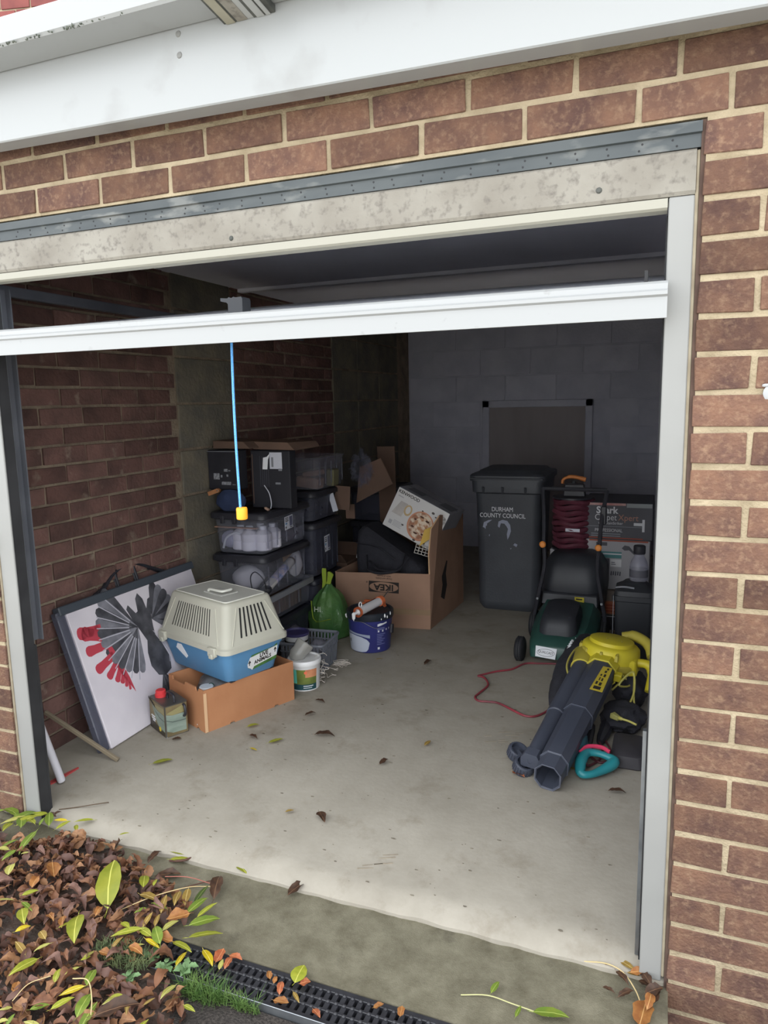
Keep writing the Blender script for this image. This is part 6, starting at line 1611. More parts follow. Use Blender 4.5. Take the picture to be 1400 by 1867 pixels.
tube(bm, smooth_path(hp, 5), [0.019] * 5 + [0.021] * 6 + [0.017] * 5, 10); obj('rear_handle', bm, M_yel, t, smooth=True, label='yellow rear handle')
# yellow flex and plug
M_ycab = mat('yellow_flex', (186, 178, 92), 0.5)
for lab, pts in (('flex', [(-0.20, 1.50, 0.17), (-0.15, 1.47, 0.12), (-0.19, 1.38, 0.15), (-0.14, 1.44, 0.19), (-0.13, 1.40, 0.12), (-0.155, 1.30, 0.07), (-0.15, 1.26, 0.03)]), ('flex', [(-0.385, 1.33, 0.17), (-0.41, 1.45, 0.19), (-0.39, 1.60, 0.21), (-0.34, 1.70, 0.20)]), ('flex', [(-0.22, 1.44, 0.10), (-0.16, 1.50, 0.15), (-0.135, 1.48, 0.17), (-0.13, 1.38, 0.10), (-0.12, 1.34, 0.06)])):
    bm = B(); tube(bm, smooth_path([Vector(p) - tip for p in pts], 6), 0.0042, 6); obj(lab, bm, M_ycab, t, smooth=True)
t2 = thing('mains_plug', 'dull yellow plug lying on the black bag by the blower', 'plug', (-0.190, 1.215, 0.072), math.radians(-35))
bm = B(); hexa(bm, [(-0.020, -0.016, 0), (0.018, -0.012, 0), (0.018, 0.012, 0), (-0.020, 0.016, 0), (-0.018, -0.014, 0.024), (0.016, -0.009, 0.018), (0.016, 0.009, 0.018), (-0.018, 0.014, 0.024)], 0.004); obj('plug', bm, mat('dull_yellow', (150, 146, 84), 0.6), t2, smooth=True)
bm = B(); tube(bm, smooth_path([(0.014, 0, 0.010), (0.032, 0, 0.012), (0.055, 0.012, 0.008), (0.085, 0.016, 0.004)], 5), [0.007] * 5 + [0.0042] * 11, 7); obj('flex', bm, M_ycab, t2, smooth=True)

# black collection bag left of the blower with its strap
t = thing('collection_bag', 'black fabric collection bag with white print and strap beside the blower', 'bag', (-0.418, 1.56, 0.0))
bm = B()
spine = smooth_path([(-0.03, -0.19, 0.035), (-0.015, -0.07, 0.07), (0.01, 0.08, 0.105), (0.03, 0.22, 0.13), (0.05, 0.34, 0.12)], 6)
rads = [0.026 + 0.040 * math.sin(min(1.0, k / 16) * PI * 0.62) for k in range(len(spine))]
rings = []
for k, p in enumerate(spine):
    rings.append([Vector((p.x + rads[k] * math.cos(a) * (1 + 0.2 * noise.noise(Vector((math.cos(a) * 2, k * 0.25, math.sin(a) * 2)))), p.y, max(0.002, p.z + rads[k] * 1.05 * math.sin(a) * (1 + 0.25 * noise.noise(Vector((math.cos(a) * 2, k * 0.3, 7 + math.sin(a) * 2))))))) for a in [2 * PI * j / 20 for j in range(20)]])
loft(bm, rings); bagb = obj('bag', bm, M_fabric, t, smooth=True)
bm = B(); loft(bm, [[Vector((x - 0.011, y, z)), Vector((x + 0.011, y - 0.006, z)), Vector((x + 0.011, y - 0.006, z + 0.003)), Vector((x - 0.011, y, z + 0.003))] for x, y, z in ((0.0, -0.16, 0.060), (-0.005, -0.21, 0.030), (-0.01, -0.245, 0.010), (-0.015, -0.275, 0.006))]); obj('strap', bm, M_black_pl, t)
bm = B()
for x, y, w, d in ((-0.018, -0.268, 0.05, 0.008), (-0.018, -0.312, 0.05, 0.007), (-0.041, -0.29, 0.007, 0.048), (0.005, -0.29, 0.007, 0.048), (-0.018, -0.288, 0.05, 0.006)):
    box(bm, x - w / 2, x + w / 2, y - d / 2, y + d / 2, 0.004, 0.011, 0.001)
obj('buckle', bm, M_black_pl, t)
for cx, cz, s in ((-0.014, 0.176, 0.020), (0.004, 0.188, 0.007)):
    bm = B()
    for k in range(9 if s > 0.01 else 1):
        u, v = ((k % 3) - 1) * s * 0.55, ((k // 3) - 1) * s * 0.9
        blob(bm, (cx + u * 0.5, 0.19 + v * 2.0 + (0.09 if s < 0.01 else 0), cz + u * 0.8 - abs(v) * 0.1), (s * 0.36, s * 0.5, s * 0.4), k, 0.4, 3, 1)
    obj('white_print', bm, M_white_ink, bagb, smooth=True)

# black pouch and bag right of the blower, black box by the post
bm = B(); blob(bm, (0, 0, 0.045), (0.085, 0.10, 0.055), 81, 0.22, 2.2, 4, 0.0)
tag(obj('tool_pouch', bm, M_fabric, None, (-0.165, 1.31, 0.0), smooth=True), 'black fabric pouch under the yellow plug right of the blower', 'pouch')
bm = B(); blob(bm, (0, 0, 0.07), (0.075, 0.12, 0.085), 82, 0.2, 2.0, 4, 0.0)
tag(obj('fabric_bag', bm, M_fabric, None, (-0.155, 1.56, 0.0), smooth=True), 'black crumpled bag below the blower handles near the right post', 'bag')
bm = B(); tube(bm, smooth_path([(-0.225, 1.24, 0.03), (-0.228, 1.19, 0.025), (-0.235, 1.14, 0.022), (-0.24, 1.10, 0.02)], 4), [0.026, 0.026, 0.025, 0.025, 0.024, 0.024, 0.023, 0.022, 0.02, 0.018, 0.016, 0.014, 0.012], 8)
tag(obj('inline_socket', bm, M_black_pl, None, smooth=True), 'black cable socket on the floor behind the teal tool', 'socket')
M_dkred = mat('maroon_cable', (112, 56, 64), 0.55, (72, 44, 50), 10, 3)
for lab, pts in (('maroon cable running from the black socket to the teal tool', [(-0.24, 1.10, 0.02), (-0.225, 1.05, 0.008), (-0.232, 0.99, 0.006), (-0.262, 0.92, 0.012), (-0.272, 0.88, 0.04)]), ('maroon cable looped beside the blower tubes', [(-0.30, 1.20, 0.02), (-0.275, 1.10, 0.006), (-0.24, 1.02, 0.006), (-0.205, 1.02, 0.006), (-0.20, 1.08, 0.006), (-0.22, 1.13, 0.015)]), ('thin maroon cable under the blower tubes', [(-0.31, 1.10, 0.006), (-0.28, 1.03, 0.006), (-0.235, 0.97, 0.006), (-0.20, 0.985, 0.006)])):
    bm = B(); tube(bm, smooth_path(pts, 6), 0.0045, 6); tag(obj('cable', bm, M_dkred, None, smooth=True), lab, 'cable')
t = thing('hedge_trimmer', 'teal handled garden power tool with red trigger on the floor', 'garden tool', (-0.236, 0.905, 0.0))
M_teal = mat('teal_plastic', (36, 132, 138), 0.4, (32, 122, 130), 6, 3, spec=0.5)
loop = [(-0.046, -0.070, 0.024), (-0.052, -0.02, 0.040), (-0.036, 0.036, 0.050), (0.010, 0.046, 0.048), (0.054, 0.036, 0.040), (0.056, 0.016, 0.034), (0.026, -0.024, 0.026), (-0.014, -0.066, 0.022)]
bm = B(); tube(bm, smooth_path(loop, 6, True), [0.0165 + 0.0035 * math.sin(k * 0.26) for k in range(48)], 12, True, flat=0.95); obj('loop_handle', bm, M_teal, t, smooth=True, label='teal loop handle')
bm = B(); tube(bm, smooth_path([(-0.060, 0.016, 0.058), (-0.036, 0.046, 0.070), (0.012, 0.056, 0.070), (0.042, 0.044, 0.062)], 5), 0.0055, 7, flat=1.4); obj('trigger_bar', bm, mat('trigger_red', (206, 58, 92), 0.5), t, smooth=True, label='red trigger bar')
bm = B(); blob(bm, (-0.085, 0.10, 0.05), (0.045, 0.10, 0.048), 91, 0.1, 1.5, 3, 0.002); obj('motor_housing', bm, mat('dark_teal', (34, 78, 88), 0.5), t, smooth=True, label='dark teal motor housing')
bm = B(); box(bm, -0.07, -0.03, 0.09, 0.30, 0.012, 0.05, 0.008); obj('blade_guard', bm, M_black_pl, t)
bm = B(); loft(bm, [[p + Vector((0, 0, z)) for p in ring_pts(w, d, 0, 0.02, 4)] for z, w, d in ((0, 0.11, 0.20), (0.006, 0.12, 0.21), (0.045, 0.11, 0.19), (0.055, 0.08, 0.15))])
tag(obj('black_case', bm, mat('grey_black_case', (58, 56, 60), 0.6, (48, 46, 50), 8, 3), None, (-0.135, 1.06, 0.0), smooth=True), 'low black case on the floor against the right door post', 'case')

# ------------------------------------------------------------------ drain channel
t = thing('drain_channel', 'black plastic drain channel with slotted grating along the apron', 'drain', (0, -0.305, -0.05))
M_drain = mat('drain_black', (44, 44, 48), 0.45, (34, 34, 38), 14, 4, spec=0.5)
DX0, DX1 = -1.62, 0.40
bm = B(); box(bm, DX0, DX1, -0.042, 0.042, -0.08, -0.02); obj('channel', bm, mat('drain_depth', (24, 22, 22), 0.9), t)
for y0, y1, nm in ((0.036, 0.050, 'side_rail'), (-0.049, -0.038, 'side_rail'), (0.0085, 0.0155, 'mid_rail'), (-0.0165, -0.0095, 'mid_rail')):
    bm = B(); box(bm, DX0, DX1, y0, y1, -0.02, 0.0145, 0.0012); obj(nm, bm, M_drain, t)
bm = B(); box(bm, DX0, DX1, -0.0515, -0.049, -0.02, 0.017, 0.0008); obj('edge_strip', bm, M_galv, t, label='bright metal edge strip')
bm = B()
hexa(bm, [(-0.0066, -0.013, -0.012), (0.0066, -0.013, -0.012), (0.0066, 0.013, -0.012), (-0.0066, 0.013, -0.012), (-0.0060, -0.013, 0.012), (0.0060, -0.013, 0.012), (0.0060, 0.013, 0.012), (-0.0060, 0.013, 0.012)])
lathe(bm, [(0.0052, 0.010), (0.0048, 0.0155), (0.002, 0.0178), (0.0, 0.0180)], 8, Matrix.Translation((0.0, 0.010, 0)))
rib0 = obj('grating_rib', bm, M_drain, t, smooth=True)
first = True
for row, y in enumerate((0.025, -0.0005, -0.026)):
    for k in range(96):
        x = DX0 + 0.02 + k * 0.0205 + (0.010 if row % 2 else 0)
        if not (-1.25 < x < 0.2):
            continue
        r_o = rib0 if first else copy_piece(rib0, t)
        first = False
        r_o.location = (x, y, 0)

# ------------------------------------------------------------------ leaves
def leaf_mesh(name, m, wr, bend, fold, jag, seed, stem=True, curl=0.0):
    """unit-long leaf along x with midrib fold, bend along its length and optional toothed edge"""
    r = random.Random(seed)
    bm_ = B()
    n_ = 9
    rows = []
    for k in range(n_ + 1):
        u = k / n_
        w = wr * (math.sin(PI * u ** 0.80) ** 0.85) * (1 + jag * r.uniform(-1, 1))
        x = u - 0.5
        z = bend * (0.25 - x * x) * 4 * 0.5 + r.uniform(-0.01, 0.01)
        e = fold * w + curl * math.sin(u * 6.3 + seed) * w
        rows.append([bm_.verts.new((x, -w, z + e + r.uniform(-1, 1) * curl * 0.1)), bm_.verts.new((x, -w * 0.5, z + e * 0.35)), bm_.verts.new((x, 0, z)), bm_.verts.new((x, w * 0.5, z + e * 0.35)), bm_.verts.new((x, w, z + e * r.uniform(0.6, 1.3)))])
    for a, b in zip(rows[:-1], rows[1:]):
        for i in range(4):
            bm_.faces.new((a[i], a[i + 1], b[i + 1], b[i]))
    if stem:
        tube(bm_, [(-0.5, 0, 0.004), (-0.58, 0.01, 0.01), (-0.66, 0.03, 0.0)], 0.008, 4)
    me = bpy.data.meshes.new(name)
    bmesh.ops.remove_doubles(bm_, verts=bm_.verts, dist=1e-5)
    bmesh.ops.recalc_face_normals(bm_, faces=bm_.faces)
    bm_.to_mesh(me); bm_.free()
    for p in me.polygons:
        p.use_smooth = True
    me.materials.append(m)
    return me

def leaf_mat(name, col, col2, vein, rough=0.5):
    m = mat(name, col, rough, col2, 5, 4, 0.35, 0.65, vary=0.14, coords='Object', transl=0.25, spec=0.35)
    # pale midrib from the local y coordinate
    n, l = m.node_tree.nodes, m.node_tree.links
    b = n['Principled BSDF']
    src = b.inputs['Base Color'].links[0].from_socket
    tc = n.new('ShaderNodeTexCoord'); sp = n.new('ShaderNodeSeparateXYZ'); ab = n.new('ShaderNodeMath'); ab.operation = 'ABSOLUTE'
    lt = n.new('ShaderNodeMath'); lt.operation = 'LESS_THAN'; lt.inputs[1].default_value = 0.010
    mx = n.new('ShaderNodeMix'); mx.data_type = 'RGBA'
    l.new(tc.outputs['Object'], sp.inputs[0]); l.new(sp.outputs['Y'], ab.inputs[0]); l.new(ab.outputs[0], lt.inputs[0])
    l.new(lt.outputs[0], mx.inputs[0]); l.new(src, mx.inputs[6]); mx.inputs[7].default_value = srgb(vein)
    l.new(mx.outputs[2], b.inputs['Base Color'])
    return m
LM = {
    'yg': leaf_mat('leaf_yellow_green', (176, 178, 62), (156, 164, 54), (196, 194, 96)),
    'y': leaf_mat('leaf_yellow', (222, 198, 44), (206, 178, 36), (232, 216, 120)),
    'g': leaf_mat('leaf_green', (118, 146, 56), (138, 156, 60), (164, 178, 92)),
    'dg': leaf_mat('leaf_dark_green', (72, 92, 42), (86, 104, 48), (130, 140, 80)),
    'p': leaf_mat('leaf_pale_yellow', (200, 196, 104), (184, 178, 92), (216, 212, 150)),
    'o': leaf_mat('leaf_orange_tan', (190, 132, 74), (168, 108, 62), (210, 166, 110)),
    'or': leaf_mat('leaf_orange', (204, 122, 78), (180, 98, 66), (222, 160, 116)),
    't': leaf_mat('leaf_tan', (178, 148, 76), (158, 128, 66), (204, 180, 120)),
    'b': leaf_mat('leaf_brown', (100, 72, 54), (74, 54, 44), (126, 96, 74)),
}
SHAPES = {}
def leaf_shape(c):
    k = RND.randrange(3)
    if (c, k) not in SHAPES:
        if c in ('b', 'o', 'or'):
            SHAPES[(c, k)] = leaf_mesh('leaf', LM[c], 0.20 + 0.05 * k, 0.35 - 0.2 * k, 0.5, 0.15, 40 + k, curl=0.35)
        else:
            SHAPES[(c, k)] = leaf_mesh('leaf', LM[c], 0.145 + 0.028 * k, 0.10 + 0.05 * k, 0.16, 0.05, 20 + k, curl=0.05)
    return SHAPES[(c, k)]

HEAPZ = lambda x, y: -0.034 + 0.055 * max(0.0, 1 - ((x + 1.75) / 0.75) ** 2) * max(0.0, 1 - ((y + 0.33) / 0.42) ** 2) ** 0.7
HEAP_LEAVES = [
    (-1.766, 0.032, 0.061, 28, 'yg'),
    (-1.833, 0.001, 0.046, 19, 'y'),
    (-1.797, -0.02, 0.048, 70, 'yg'),
    (-1.873, -0.005, 0.074, 134, 'g'),
    (-1.88, -0.028, 0.042, 118, 'g'),
    (-1.927, -0.044, 0.064, 73, 'yg'),
    (-1.947, -0.016, 0.04, -6, 'yg'),
    (-1.81, -0.146, 0.09, 105, 'g'),
    (-1.856, -0.172, 0.046, 61, 'g'),
    (-1.805, -0.218, 0.047, 89, 'g'),
    (-1.948, -0.099, 0.057, 112, 'yg'),
    (-1.849, -0.201, 0.037, 19, 'p'),
    (-1.77, -0.193, 0.021, 39, 'p'),
    (-1.745, -0.02, 0.046, 138, 'yg'),
    (-1.437, -0.205, 0.162, 125, 'yg'),
    (-1.555, -0.394, 0.079, 142, 'yg'),
    (-1.52, -0.426, 0.036, 63, 'y'),
    (-1.647, -0.367, 0.042, 27, 'p'),
    (-1.397, -0.374, 0.101, 129, 'yg'),
    (-1.446, -0.37, 0.037, 128, 'o'),
    (-1.276, -0.332, 0.074, 32, 'yg'),
    (-1.273, -0.366, 0.034, 83, 't'),
    (-1.202, -0.304, 0.076, 138, 'g'),
    (-1.195, -0.332, 0.048, -7, 'y'),
    (-1.095, -0.251, 0.083, 37, 'yg'),
    (-1.124, -0.214, 0.079, 50, 'g'),
    (-1.143, -0.175, 0.06, 66, 'yg'),
    (-1.175, -0.173, 0.07, 78, 'g'),
    (-1.192, -0.132, 0.061, 88, 'dg'),
    (-1.125, -0.308, 0.072, -15, 'yg'),
    (-1.104, -0.337, 0.058, 102, 'y'),
    (-1.05, -0.307, 0.059, -34, 'y'),
    (-1.196, -0.229, 0.057, 44, 'o'),
    (-1.24, -0.176, 0.071, 117, 't'),
    (-1.219, -0.162, 0.063, 117, 't'),
    (-1.258, -0.208, 0.059, 114, 't'),
    (-1.235, -0.264, 0.045, 115, 't'),
    (-1.258, -0.273, 0.044, 96, 't'),
    (-1.306, -0.208, 0.059, 1, 't'),
    (-1.264, -0.221, 0.046, 6, 'g'),
    (-1.296, -0.256, 0.032, 62, 'g'),
    (-1.364, -0.159, 0.063, 127, 'yg'),
    (-1.333, -0.149, 0.026, 108, 'yg'),
    (-1.587, 0.017, 0.029, 36, 'yg'),
    (-1.425, -0.512, 0.069, 79, 'yg'),
    (-1.312, -0.476, 0.037, 76, 'p'),
    (-1.308, -0.435, 0.024, 68, 'yg'),
    (-1.272, -0.518, 0.053, 46, 'y'),
    (-1.22, -0.535, 0.064, 108, 'g'),
    (-1.192, -0.552, 0.069, 101, 'g'),
    (-1.375, -0.608, 0.026, 50, 'p'),
    (-1.343, -0.623, 0.028, 100, 'g'),
    (-1.356, -0.631, 0.025, 21, 'p'),
    (-1.234, -0.61, 0.035, 136, 'p'),
    (-1.17, -0.487, 0.029, 27, 'yg'),
    (-1.258, -0.472, 0.053, 113, 'g'),
    (-1.333, -0.499, 0.038, 118, 'yg'),
    (-1.127, -0.56, 0.015, 62, 'y'),
    (-1.074, -0.428, 0.053, 90, 'p'),
    (-1.071, -0.53, 0.051, 83, 'yg'),
    (-1.006, -0.441, 0.039, -15, 'yg'),
    (-1.033, -0.526, 0.033, 123, 'p'),
    (-1.13, -0.5, 0.036, 124, 't'),
    (-1.096, -0.467, 0.027, 63, 't'),
    (-1.192, -0.265, 0.046, 66, 'p'),
    (-1.224, -0.353, 0.033, 50, 'p'),
    (-1.218, -0.369, 0.05, -10, 'o'),
    (-1.389, -0.305, 0.038, 110, 'o'),
    (-1.742, -0.266, 0.061, 127, 'p'),
    (-1.632, -0.282, 0.048, 117, 'o'),
    (-1.63, -0.222, 0.061, 140, 'o'),
    (-1.399, -0.557, 0.028, 116, 'o'),
    (-1.458, -0.423, 0.044, -27, 't'),
    (-1.181, -0.306, 0.048, 2, 'o'),
]
SINGLE_LEAVES = [
    ('yellow-green leaf beside the black twig at the slab edge, upper of the pair', -1.393, 0.033, 0.084, -1, 'yg', -0.03),
    ('yellow-green leaf beside the black twig at the slab edge, lower of the pair', -1.369, 0.007, 0.063, 22, 'yg', -0.03),
    ('small yellow-green leaf alone on the apron right of the leaf heap', -1.168, 0.03, 0.057, -28, 'yg', -0.03),
    ('folded brown leaf pointing away from the heap onto the apron', -1.45, -0.011, 0.059, 87, 'b', -0.03),
    ('bow-shaped dark brown leaf on the apron between heap and slab', -1.357, -0.067, 0.072, 27, 'b', -0.03),
    ('curled dark brown leaf standing at the right tip of the heap', -1.19, -0.064, 0.093, 114, 'b', -0.03),
    ('big dry brown leaf curled along the bottom of the heap', -1.113, -0.546, 0.091, 40, 'b', 0.035),
    ('single wet reddish brown leaf on the middle of the apron', -0.973, 0.009, 0.065, 70, 'b', -0.03),
    ('orange round leaf lying on the drain grating', -0.794, -0.283, 0.025, 34, 'or', -0.026),
    ('green leaf standing beside the orange round leaf on the drain', -0.819, -0.264, 0.054, 94, 'yg', -0.026),
    ('small tan leaf on the drain grating nearest to the grass tuft', -0.886, -0.292, 0.026, 129, 'o', -0.026),
    ('small ring-curled tan leaf on the drain grating', -0.865, -0.3, 0.021, 101, 'o', -0.026),
    ('narrow red-brown leaf stuck in a drain slot', -0.841, -0.317, 0.037, 110, 'or', -0.026),
    ('olive tan leaf below the orange leaf on the drain', -0.794, -0.328, 0.035, -39, 't', -0.026),
    ('long tan leaf on the near rim of the drain', -0.821, -0.35, 0.037, 8, 'o', -0.026),
    ('pinkish tan leaf on the drain near the bottom of the photo', -0.73, -0.351, 0.029, -31, 'or', -0.026),
    ('orange tan leaf on the drain, second from its right end', -0.607, -0.284, 0.025, 45, 'o', -0.026),
    ('narrow tan leaf on the drain, rightmost of all', -0.554, -0.28, 0.028, 100, 'o', -0.026),
    ('upper brown leaf of the dry cluster on the left end of the drain', -1.034, -0.28, 0.044, 99, 'or', -0.026),
    ('lower brown leaf of the dry cluster on the left end of the drain', -0.999, -0.294, 0.038, 93, 'or', -0.026),
    ('pale yellow leaf in the dry cluster on the left end of the drain', -1.014, -0.304, 0.033, 108, 'p', -0.026),
    ('ragged brown leaf at the right of the dry cluster on the drain', -0.992, -0.273, 0.037, -3, 'or', -0.026),
    ('long yellow-green leaf on the garage floor before the white canvas', -1.769, 0.434, 0.074, 45, 'yg', 0.004),
    ('yellow leaf on the floor just in front of the cardboard tray', -1.606, 0.81, 0.05, 42, 'yg', 0.004),
    ('yellow-green leaf on the floor right of the small yellow one', -1.446, 0.722, 0.063, 51, 'yg', 0.004),
    ('tiny yellow leaf on the floor before the cardboard tray', -1.496, 0.633, 0.037, -14, 'y', 0.004),
    ('long dark brown leaf on the floor right of the cardboard tray', -1.283, 0.827, 0.083, 8, 'b', 0.004),
    ('small dark brown leaf on the floor near the tray corner', -1.55, 0.72, 0.051, -20, 'b', 0.004),
    ('narrow brown leaf on the floor between tray and yellow leaves', -1.429, 0.987, 0.049, 46, 'b', 0.004),
    ('dark leaf on the floor below the white tub', -1.448, 1.119, 0.054, -12, 'b', 0.004),
    ('black-brown leaf standing alone in the middle of the floor', -1.04, 0.307, 0.065, -47, 'b', 0.004),
    ('small tan leaf on the floor left of the blue bucket foot', -1.665, 1.726, 0.043, 46, 't', 0.004),
    ('olive leaf on the floor in front of the blue bucket', -1.392, 1.703, 0.04, 32, 't', 0.004),
    ('small brown leaf on the floor before the big printed carton', -1.137, 1.729, 0.064, 76, 'b', 0.004),
    ('small dark brown leaf in the centre of the floor', -0.98, 0.708, 0.047, 69, 'b', 0.004),
    ('small olive leaf near the scratches in the floor centre', -0.871, 0.901, 0.048, 79, 't', 0.004),
    ('tiny olive leaf on the floor behind the black-brown leaf', -1.155, 0.302, 0.029, 36, 't', 0.004),
    ('orange brown leaf beside the small wheels of the blower', -0.493, 0.782, 0.054, -28, 'or', 0.004),
    ('dark brown leaf on the floor right of the teal tool handle', -0.156, 0.776, 0.056, 3, 'b', 0.004),
    ('olive leaf half under the grey blower pipe', -0.312, 0.881, 0.041, -22, 't', 0.004),
    ('small dark leaf lying by the foot of the oil can', -1.837, 0.607, 0.038, 30, 'b', 0.004),
    ('dry brown leaf at the foot of the left door post, front one', -1.889, 0.014, 0.047, 5, 'b', 0.004),
    ('dry brown leaf at the foot of the left door post, rear one', -1.878, 0.031, 0.03, 62, 'b', 0.004),
    ('curled brown leaf at the tip of the dry plant stalk', -0.127, 0.023, 0.036, -16, 'o', -0.03),
    ('tan leaf hanging from the dry plant by the right post', -0.07, 0.011, 0.031, -2, 't', -0.03),
    ('dark curled leaf left of the dry plant', -0.123, -0.058, 0.03, -21, 'b', -0.03),
    ('red-brown curled leaf under the right white post', -0.085, -0.055, 0.044, 41, 'b', -0.03),
    ('dark wet leaf against the right brick pier', -0.041, -0.012, 0.041, -23, 'b', -0.03),
    ('second dark wet leaf against the right brick pier', -0.026, -0.04, 0.058, 71, 'b', -0.03),
    ('large tan leaf at the bottom of the right brick pier', -0.048, -0.094, 0.073, 81, 'o', -0.03),
    ('narrow brown leaf between dry plant and right post', -0.096, -0.011, 0.045, -50, 'b', -0.03),
]

rg = random.Random(33)
for k in range(34):
    x, y = rg.uniform(-2.10, -1.76), rg.uniform(-0.19, 0.0)
    if y > -0.19 + (x + 2.10) * 0.9 - 0.02 or y > -0.005 and x < -1.9:
        HEAP_LEAVES.append((x, y, rg.uniform(0.05, 0.085), rg.uniform(-30, 150), rg.choice(('yg', 'g', 'g', 'yg', 'p'))))
rg2 = random.Random(34)
for k in range(26):
    HEAP_LEAVES.append((rg2.uniform(-1.9, -1.1), rg2.uniform(-0.72, -0.30), rg2.uniform(0.03, 0.055), rg2.uniform(0, 180), rg2.choice(('yg', 'p', 'o', 't', 'p', 'g'))))
WORDS = {'yg': 'yellow-green', 'y': 'bright yellow', 'g': 'green', 'dg': 'dark green', 'p': 'pale yellow', 'o': 'orange-tan', 'or': 'orange', 't': 'tan', 'b': 'brown'}
COUNT = {}
for x, y, l, a, c in HEAP_LEAVES:
    on = HEAPZ(x, y)
    o = link('leaf', leaf_shape(c), None, (x, y, on + 0.018))
    o.scale = (l * 1.06, l * 1.06, l * 1.06)
    o.rotation_euler = (RND.uniform(-0.25, 0.25), RND.uniform(-0.2, 0.2), math.radians(a) + (PI if RND.random() < 0.5 else 0))
    where = 'at the left door post' if (x < -1.75 and y > -0.16) else ('on the right flank of the heap by the apron' if x > -1.33 and y > -0.33 else ('low on the heap near the drain' if y < -0.33 and x > -1.30 else ('on the upper left of the brown heap' if y > -0.27 else ('across the middle of the brown heap' if y > -0.45 else 'low down on the brown heap'))))
    tag(o, '%s fallen leaf %s' % (WORDS[c], where), 'leaf', '%s leaves %s' % (WORDS[c], where))
for lab, x, y, l, a, c, z in SINGLE_LEAVES:
    o = link('leaf', leaf_shape(c), None, (x, y, z + (0.005 if z > -0.02 else 0.008)))
    w = 1.0 if c != 'b' else 0.85
    o.scale = (l * 1.04, l * 1.04 * (1.7 if 'round' in lab else w), l * 0.8)
    o.rotation_euler = (0, 0, math.radians(a))
    tag(o, lab, 'leaf')

# brown heap: 230 singled leaves on top of one stuff mesh of the rest
BR = [leaf_mat('leaf_heap_%s' % nme, c1, c2, v, 0.6) for nme, c1, c2, v in (('russet', (134, 92, 66), (104, 70, 54), (160, 120, 92)), ('dark', (92, 64, 52), (68, 50, 44), (112, 84, 66)), ('fawn', (164, 122, 88), (136, 98, 70), (184, 148, 110)), ('mauve', (126, 94, 82), (98, 72, 64), (150, 120, 104)))]
BROWN = [leaf_mesh('leaf', BR[k % 4], 0.22 + 0.05 * (k % 3), (0.5, -0.35, 0.2, 0.65)[k % 4], 0.7, 0.22, 70 + k, curl=0.5) for k in range(8)]
def in_heap(x, y):
    """ragged outline of the heap on the ground"""
    e = 0.03 * noise.noise(Vector((x * 9, y * 9, 1)))
    if x < -2.05 and y > -0.10: return False
    if y > 0.012 - max(0, (x + 1.62)) * 0.42 + e: return False
    if x > -1.17 + (y + 0.15) * 0.25 + e and y > -0.30: return False
    if y <= -0.30 and x > -1.18 - (y + 0.30) * 1.1 + e: return False
    if x < -1.80 and y > -0.10: return False
    if x < -1.62 and y > -0.02 + e: return False
    return y > -0.85 and x > -2.5
r2 = random.Random(21)
pts = []
while len(pts) < 2600:
    x, y = r2.uniform(-2.4, -0.85), r2.uniform(-0.85, 0.02)
    if in_heap(x, y):
        pts.append((x, y))
# keep away the densest cover where wet ground and grass show
def bare(x, y): return ((x + 1.60) / 0.10) ** 2 + ((y + 0.40) / 0.05) ** 2 < 1 or ((x + 1.15) / 0.13) ** 2 + ((y + 0.385) / 0.045) ** 2 < 1
verts, faces, mats_i = [], [], []
src = []
for bmsh in BROWN:
    src.append(([v.co.copy() for v in bmsh.vertices], [tuple(p.vertices) for p in bmsh.polygons]))
for i, (x, y) in enumerate(pts[:2370]):
    if bare(x, y) and i % 3:
        continue
    k = r2.randrange(8)
    s = r2.uniform(0.026, 0.052)
    z = HEAPZ(x, y) * 1.0 - 0.004 + r2.uniform(-0.012, 0.006)
    M4 = Matrix.Translation((x, y, max(z, -0.045))) @ Euler((r2.uniform(-0.8, 0.8), r2.uniform(-0.7, 0.7), r2.uniform(0, 6.28))).to_matrix().to_4x4() @ Matrix.Diagonal((s, s, s, 1))
    b0 = len(verts)
    vs, fs = src[k]
    verts.extend([tuple(M4 @ v) for v in vs])
    for f in fs:
        faces.append(tuple(b0 + q for q in f)); mats_i.append(k % 4)
me = bpy.data.meshes.new('leaf_litter')
me.from_pydata(verts, [], faces)
for m in BR:
    me.materials.append(m)
me.polygons.foreach_set('material_index', mats_i)
me.polygons.foreach_set('use_smooth', [True] * len(faces))
litter = link('leaf_litter', me)
litter['kind'] = 'stuff'
tag(litter, 'deep layer of brown dead leaves heaped at the left of the entrance', 'leaf litter')
zones = [('against the left post', lambda x, y: x < -1.70 and y > -0.2), ('at the top of the heap by the slab', lambda x, y: y > -0.10), ('on the far right flank of the heap', lambda x, y: x > -1.42 and y > -0.27), ('on the upper left of the heap', lambda x, y: x < -1.70 and y > -0.40), ('in the middle of the heap', lambda x, y: y > -0.36), ('beside the grass on the lower right of the heap', lambda x, y: x > -1.30), ('low in the centre of the heap', lambda x, y: x > -1.62 and y > -0.60), ('on the lower left of the heap', lambda x, y: True)]
HUE = ('russet', 'dark brown', 'fawn', 'mauve brown')
for x, y in pts[2370:]:
    z = HEAPZ(x, y) + 0.006
    s = r2.uniform(0.030, 0.062)
    k = r2.randrange(8)
    o = link('leaf', BROWN[k], None, (x, y, max(z, -0.03)))
    o.scale = (s, s, s)
    o.rotation_euler = (r2.uniform(-0.6, 0.6), r2.uniform(-0.5, 0.5), r2.uniform(0, 6.28))
    zn = next(nm for nm, f in zones if f(x, y))
    tag(o, '%s curled dead leaf %s' % (HUE[k % 4], zn), 'leaf', '%s leaves %s' % (HUE[k % 4], zn))
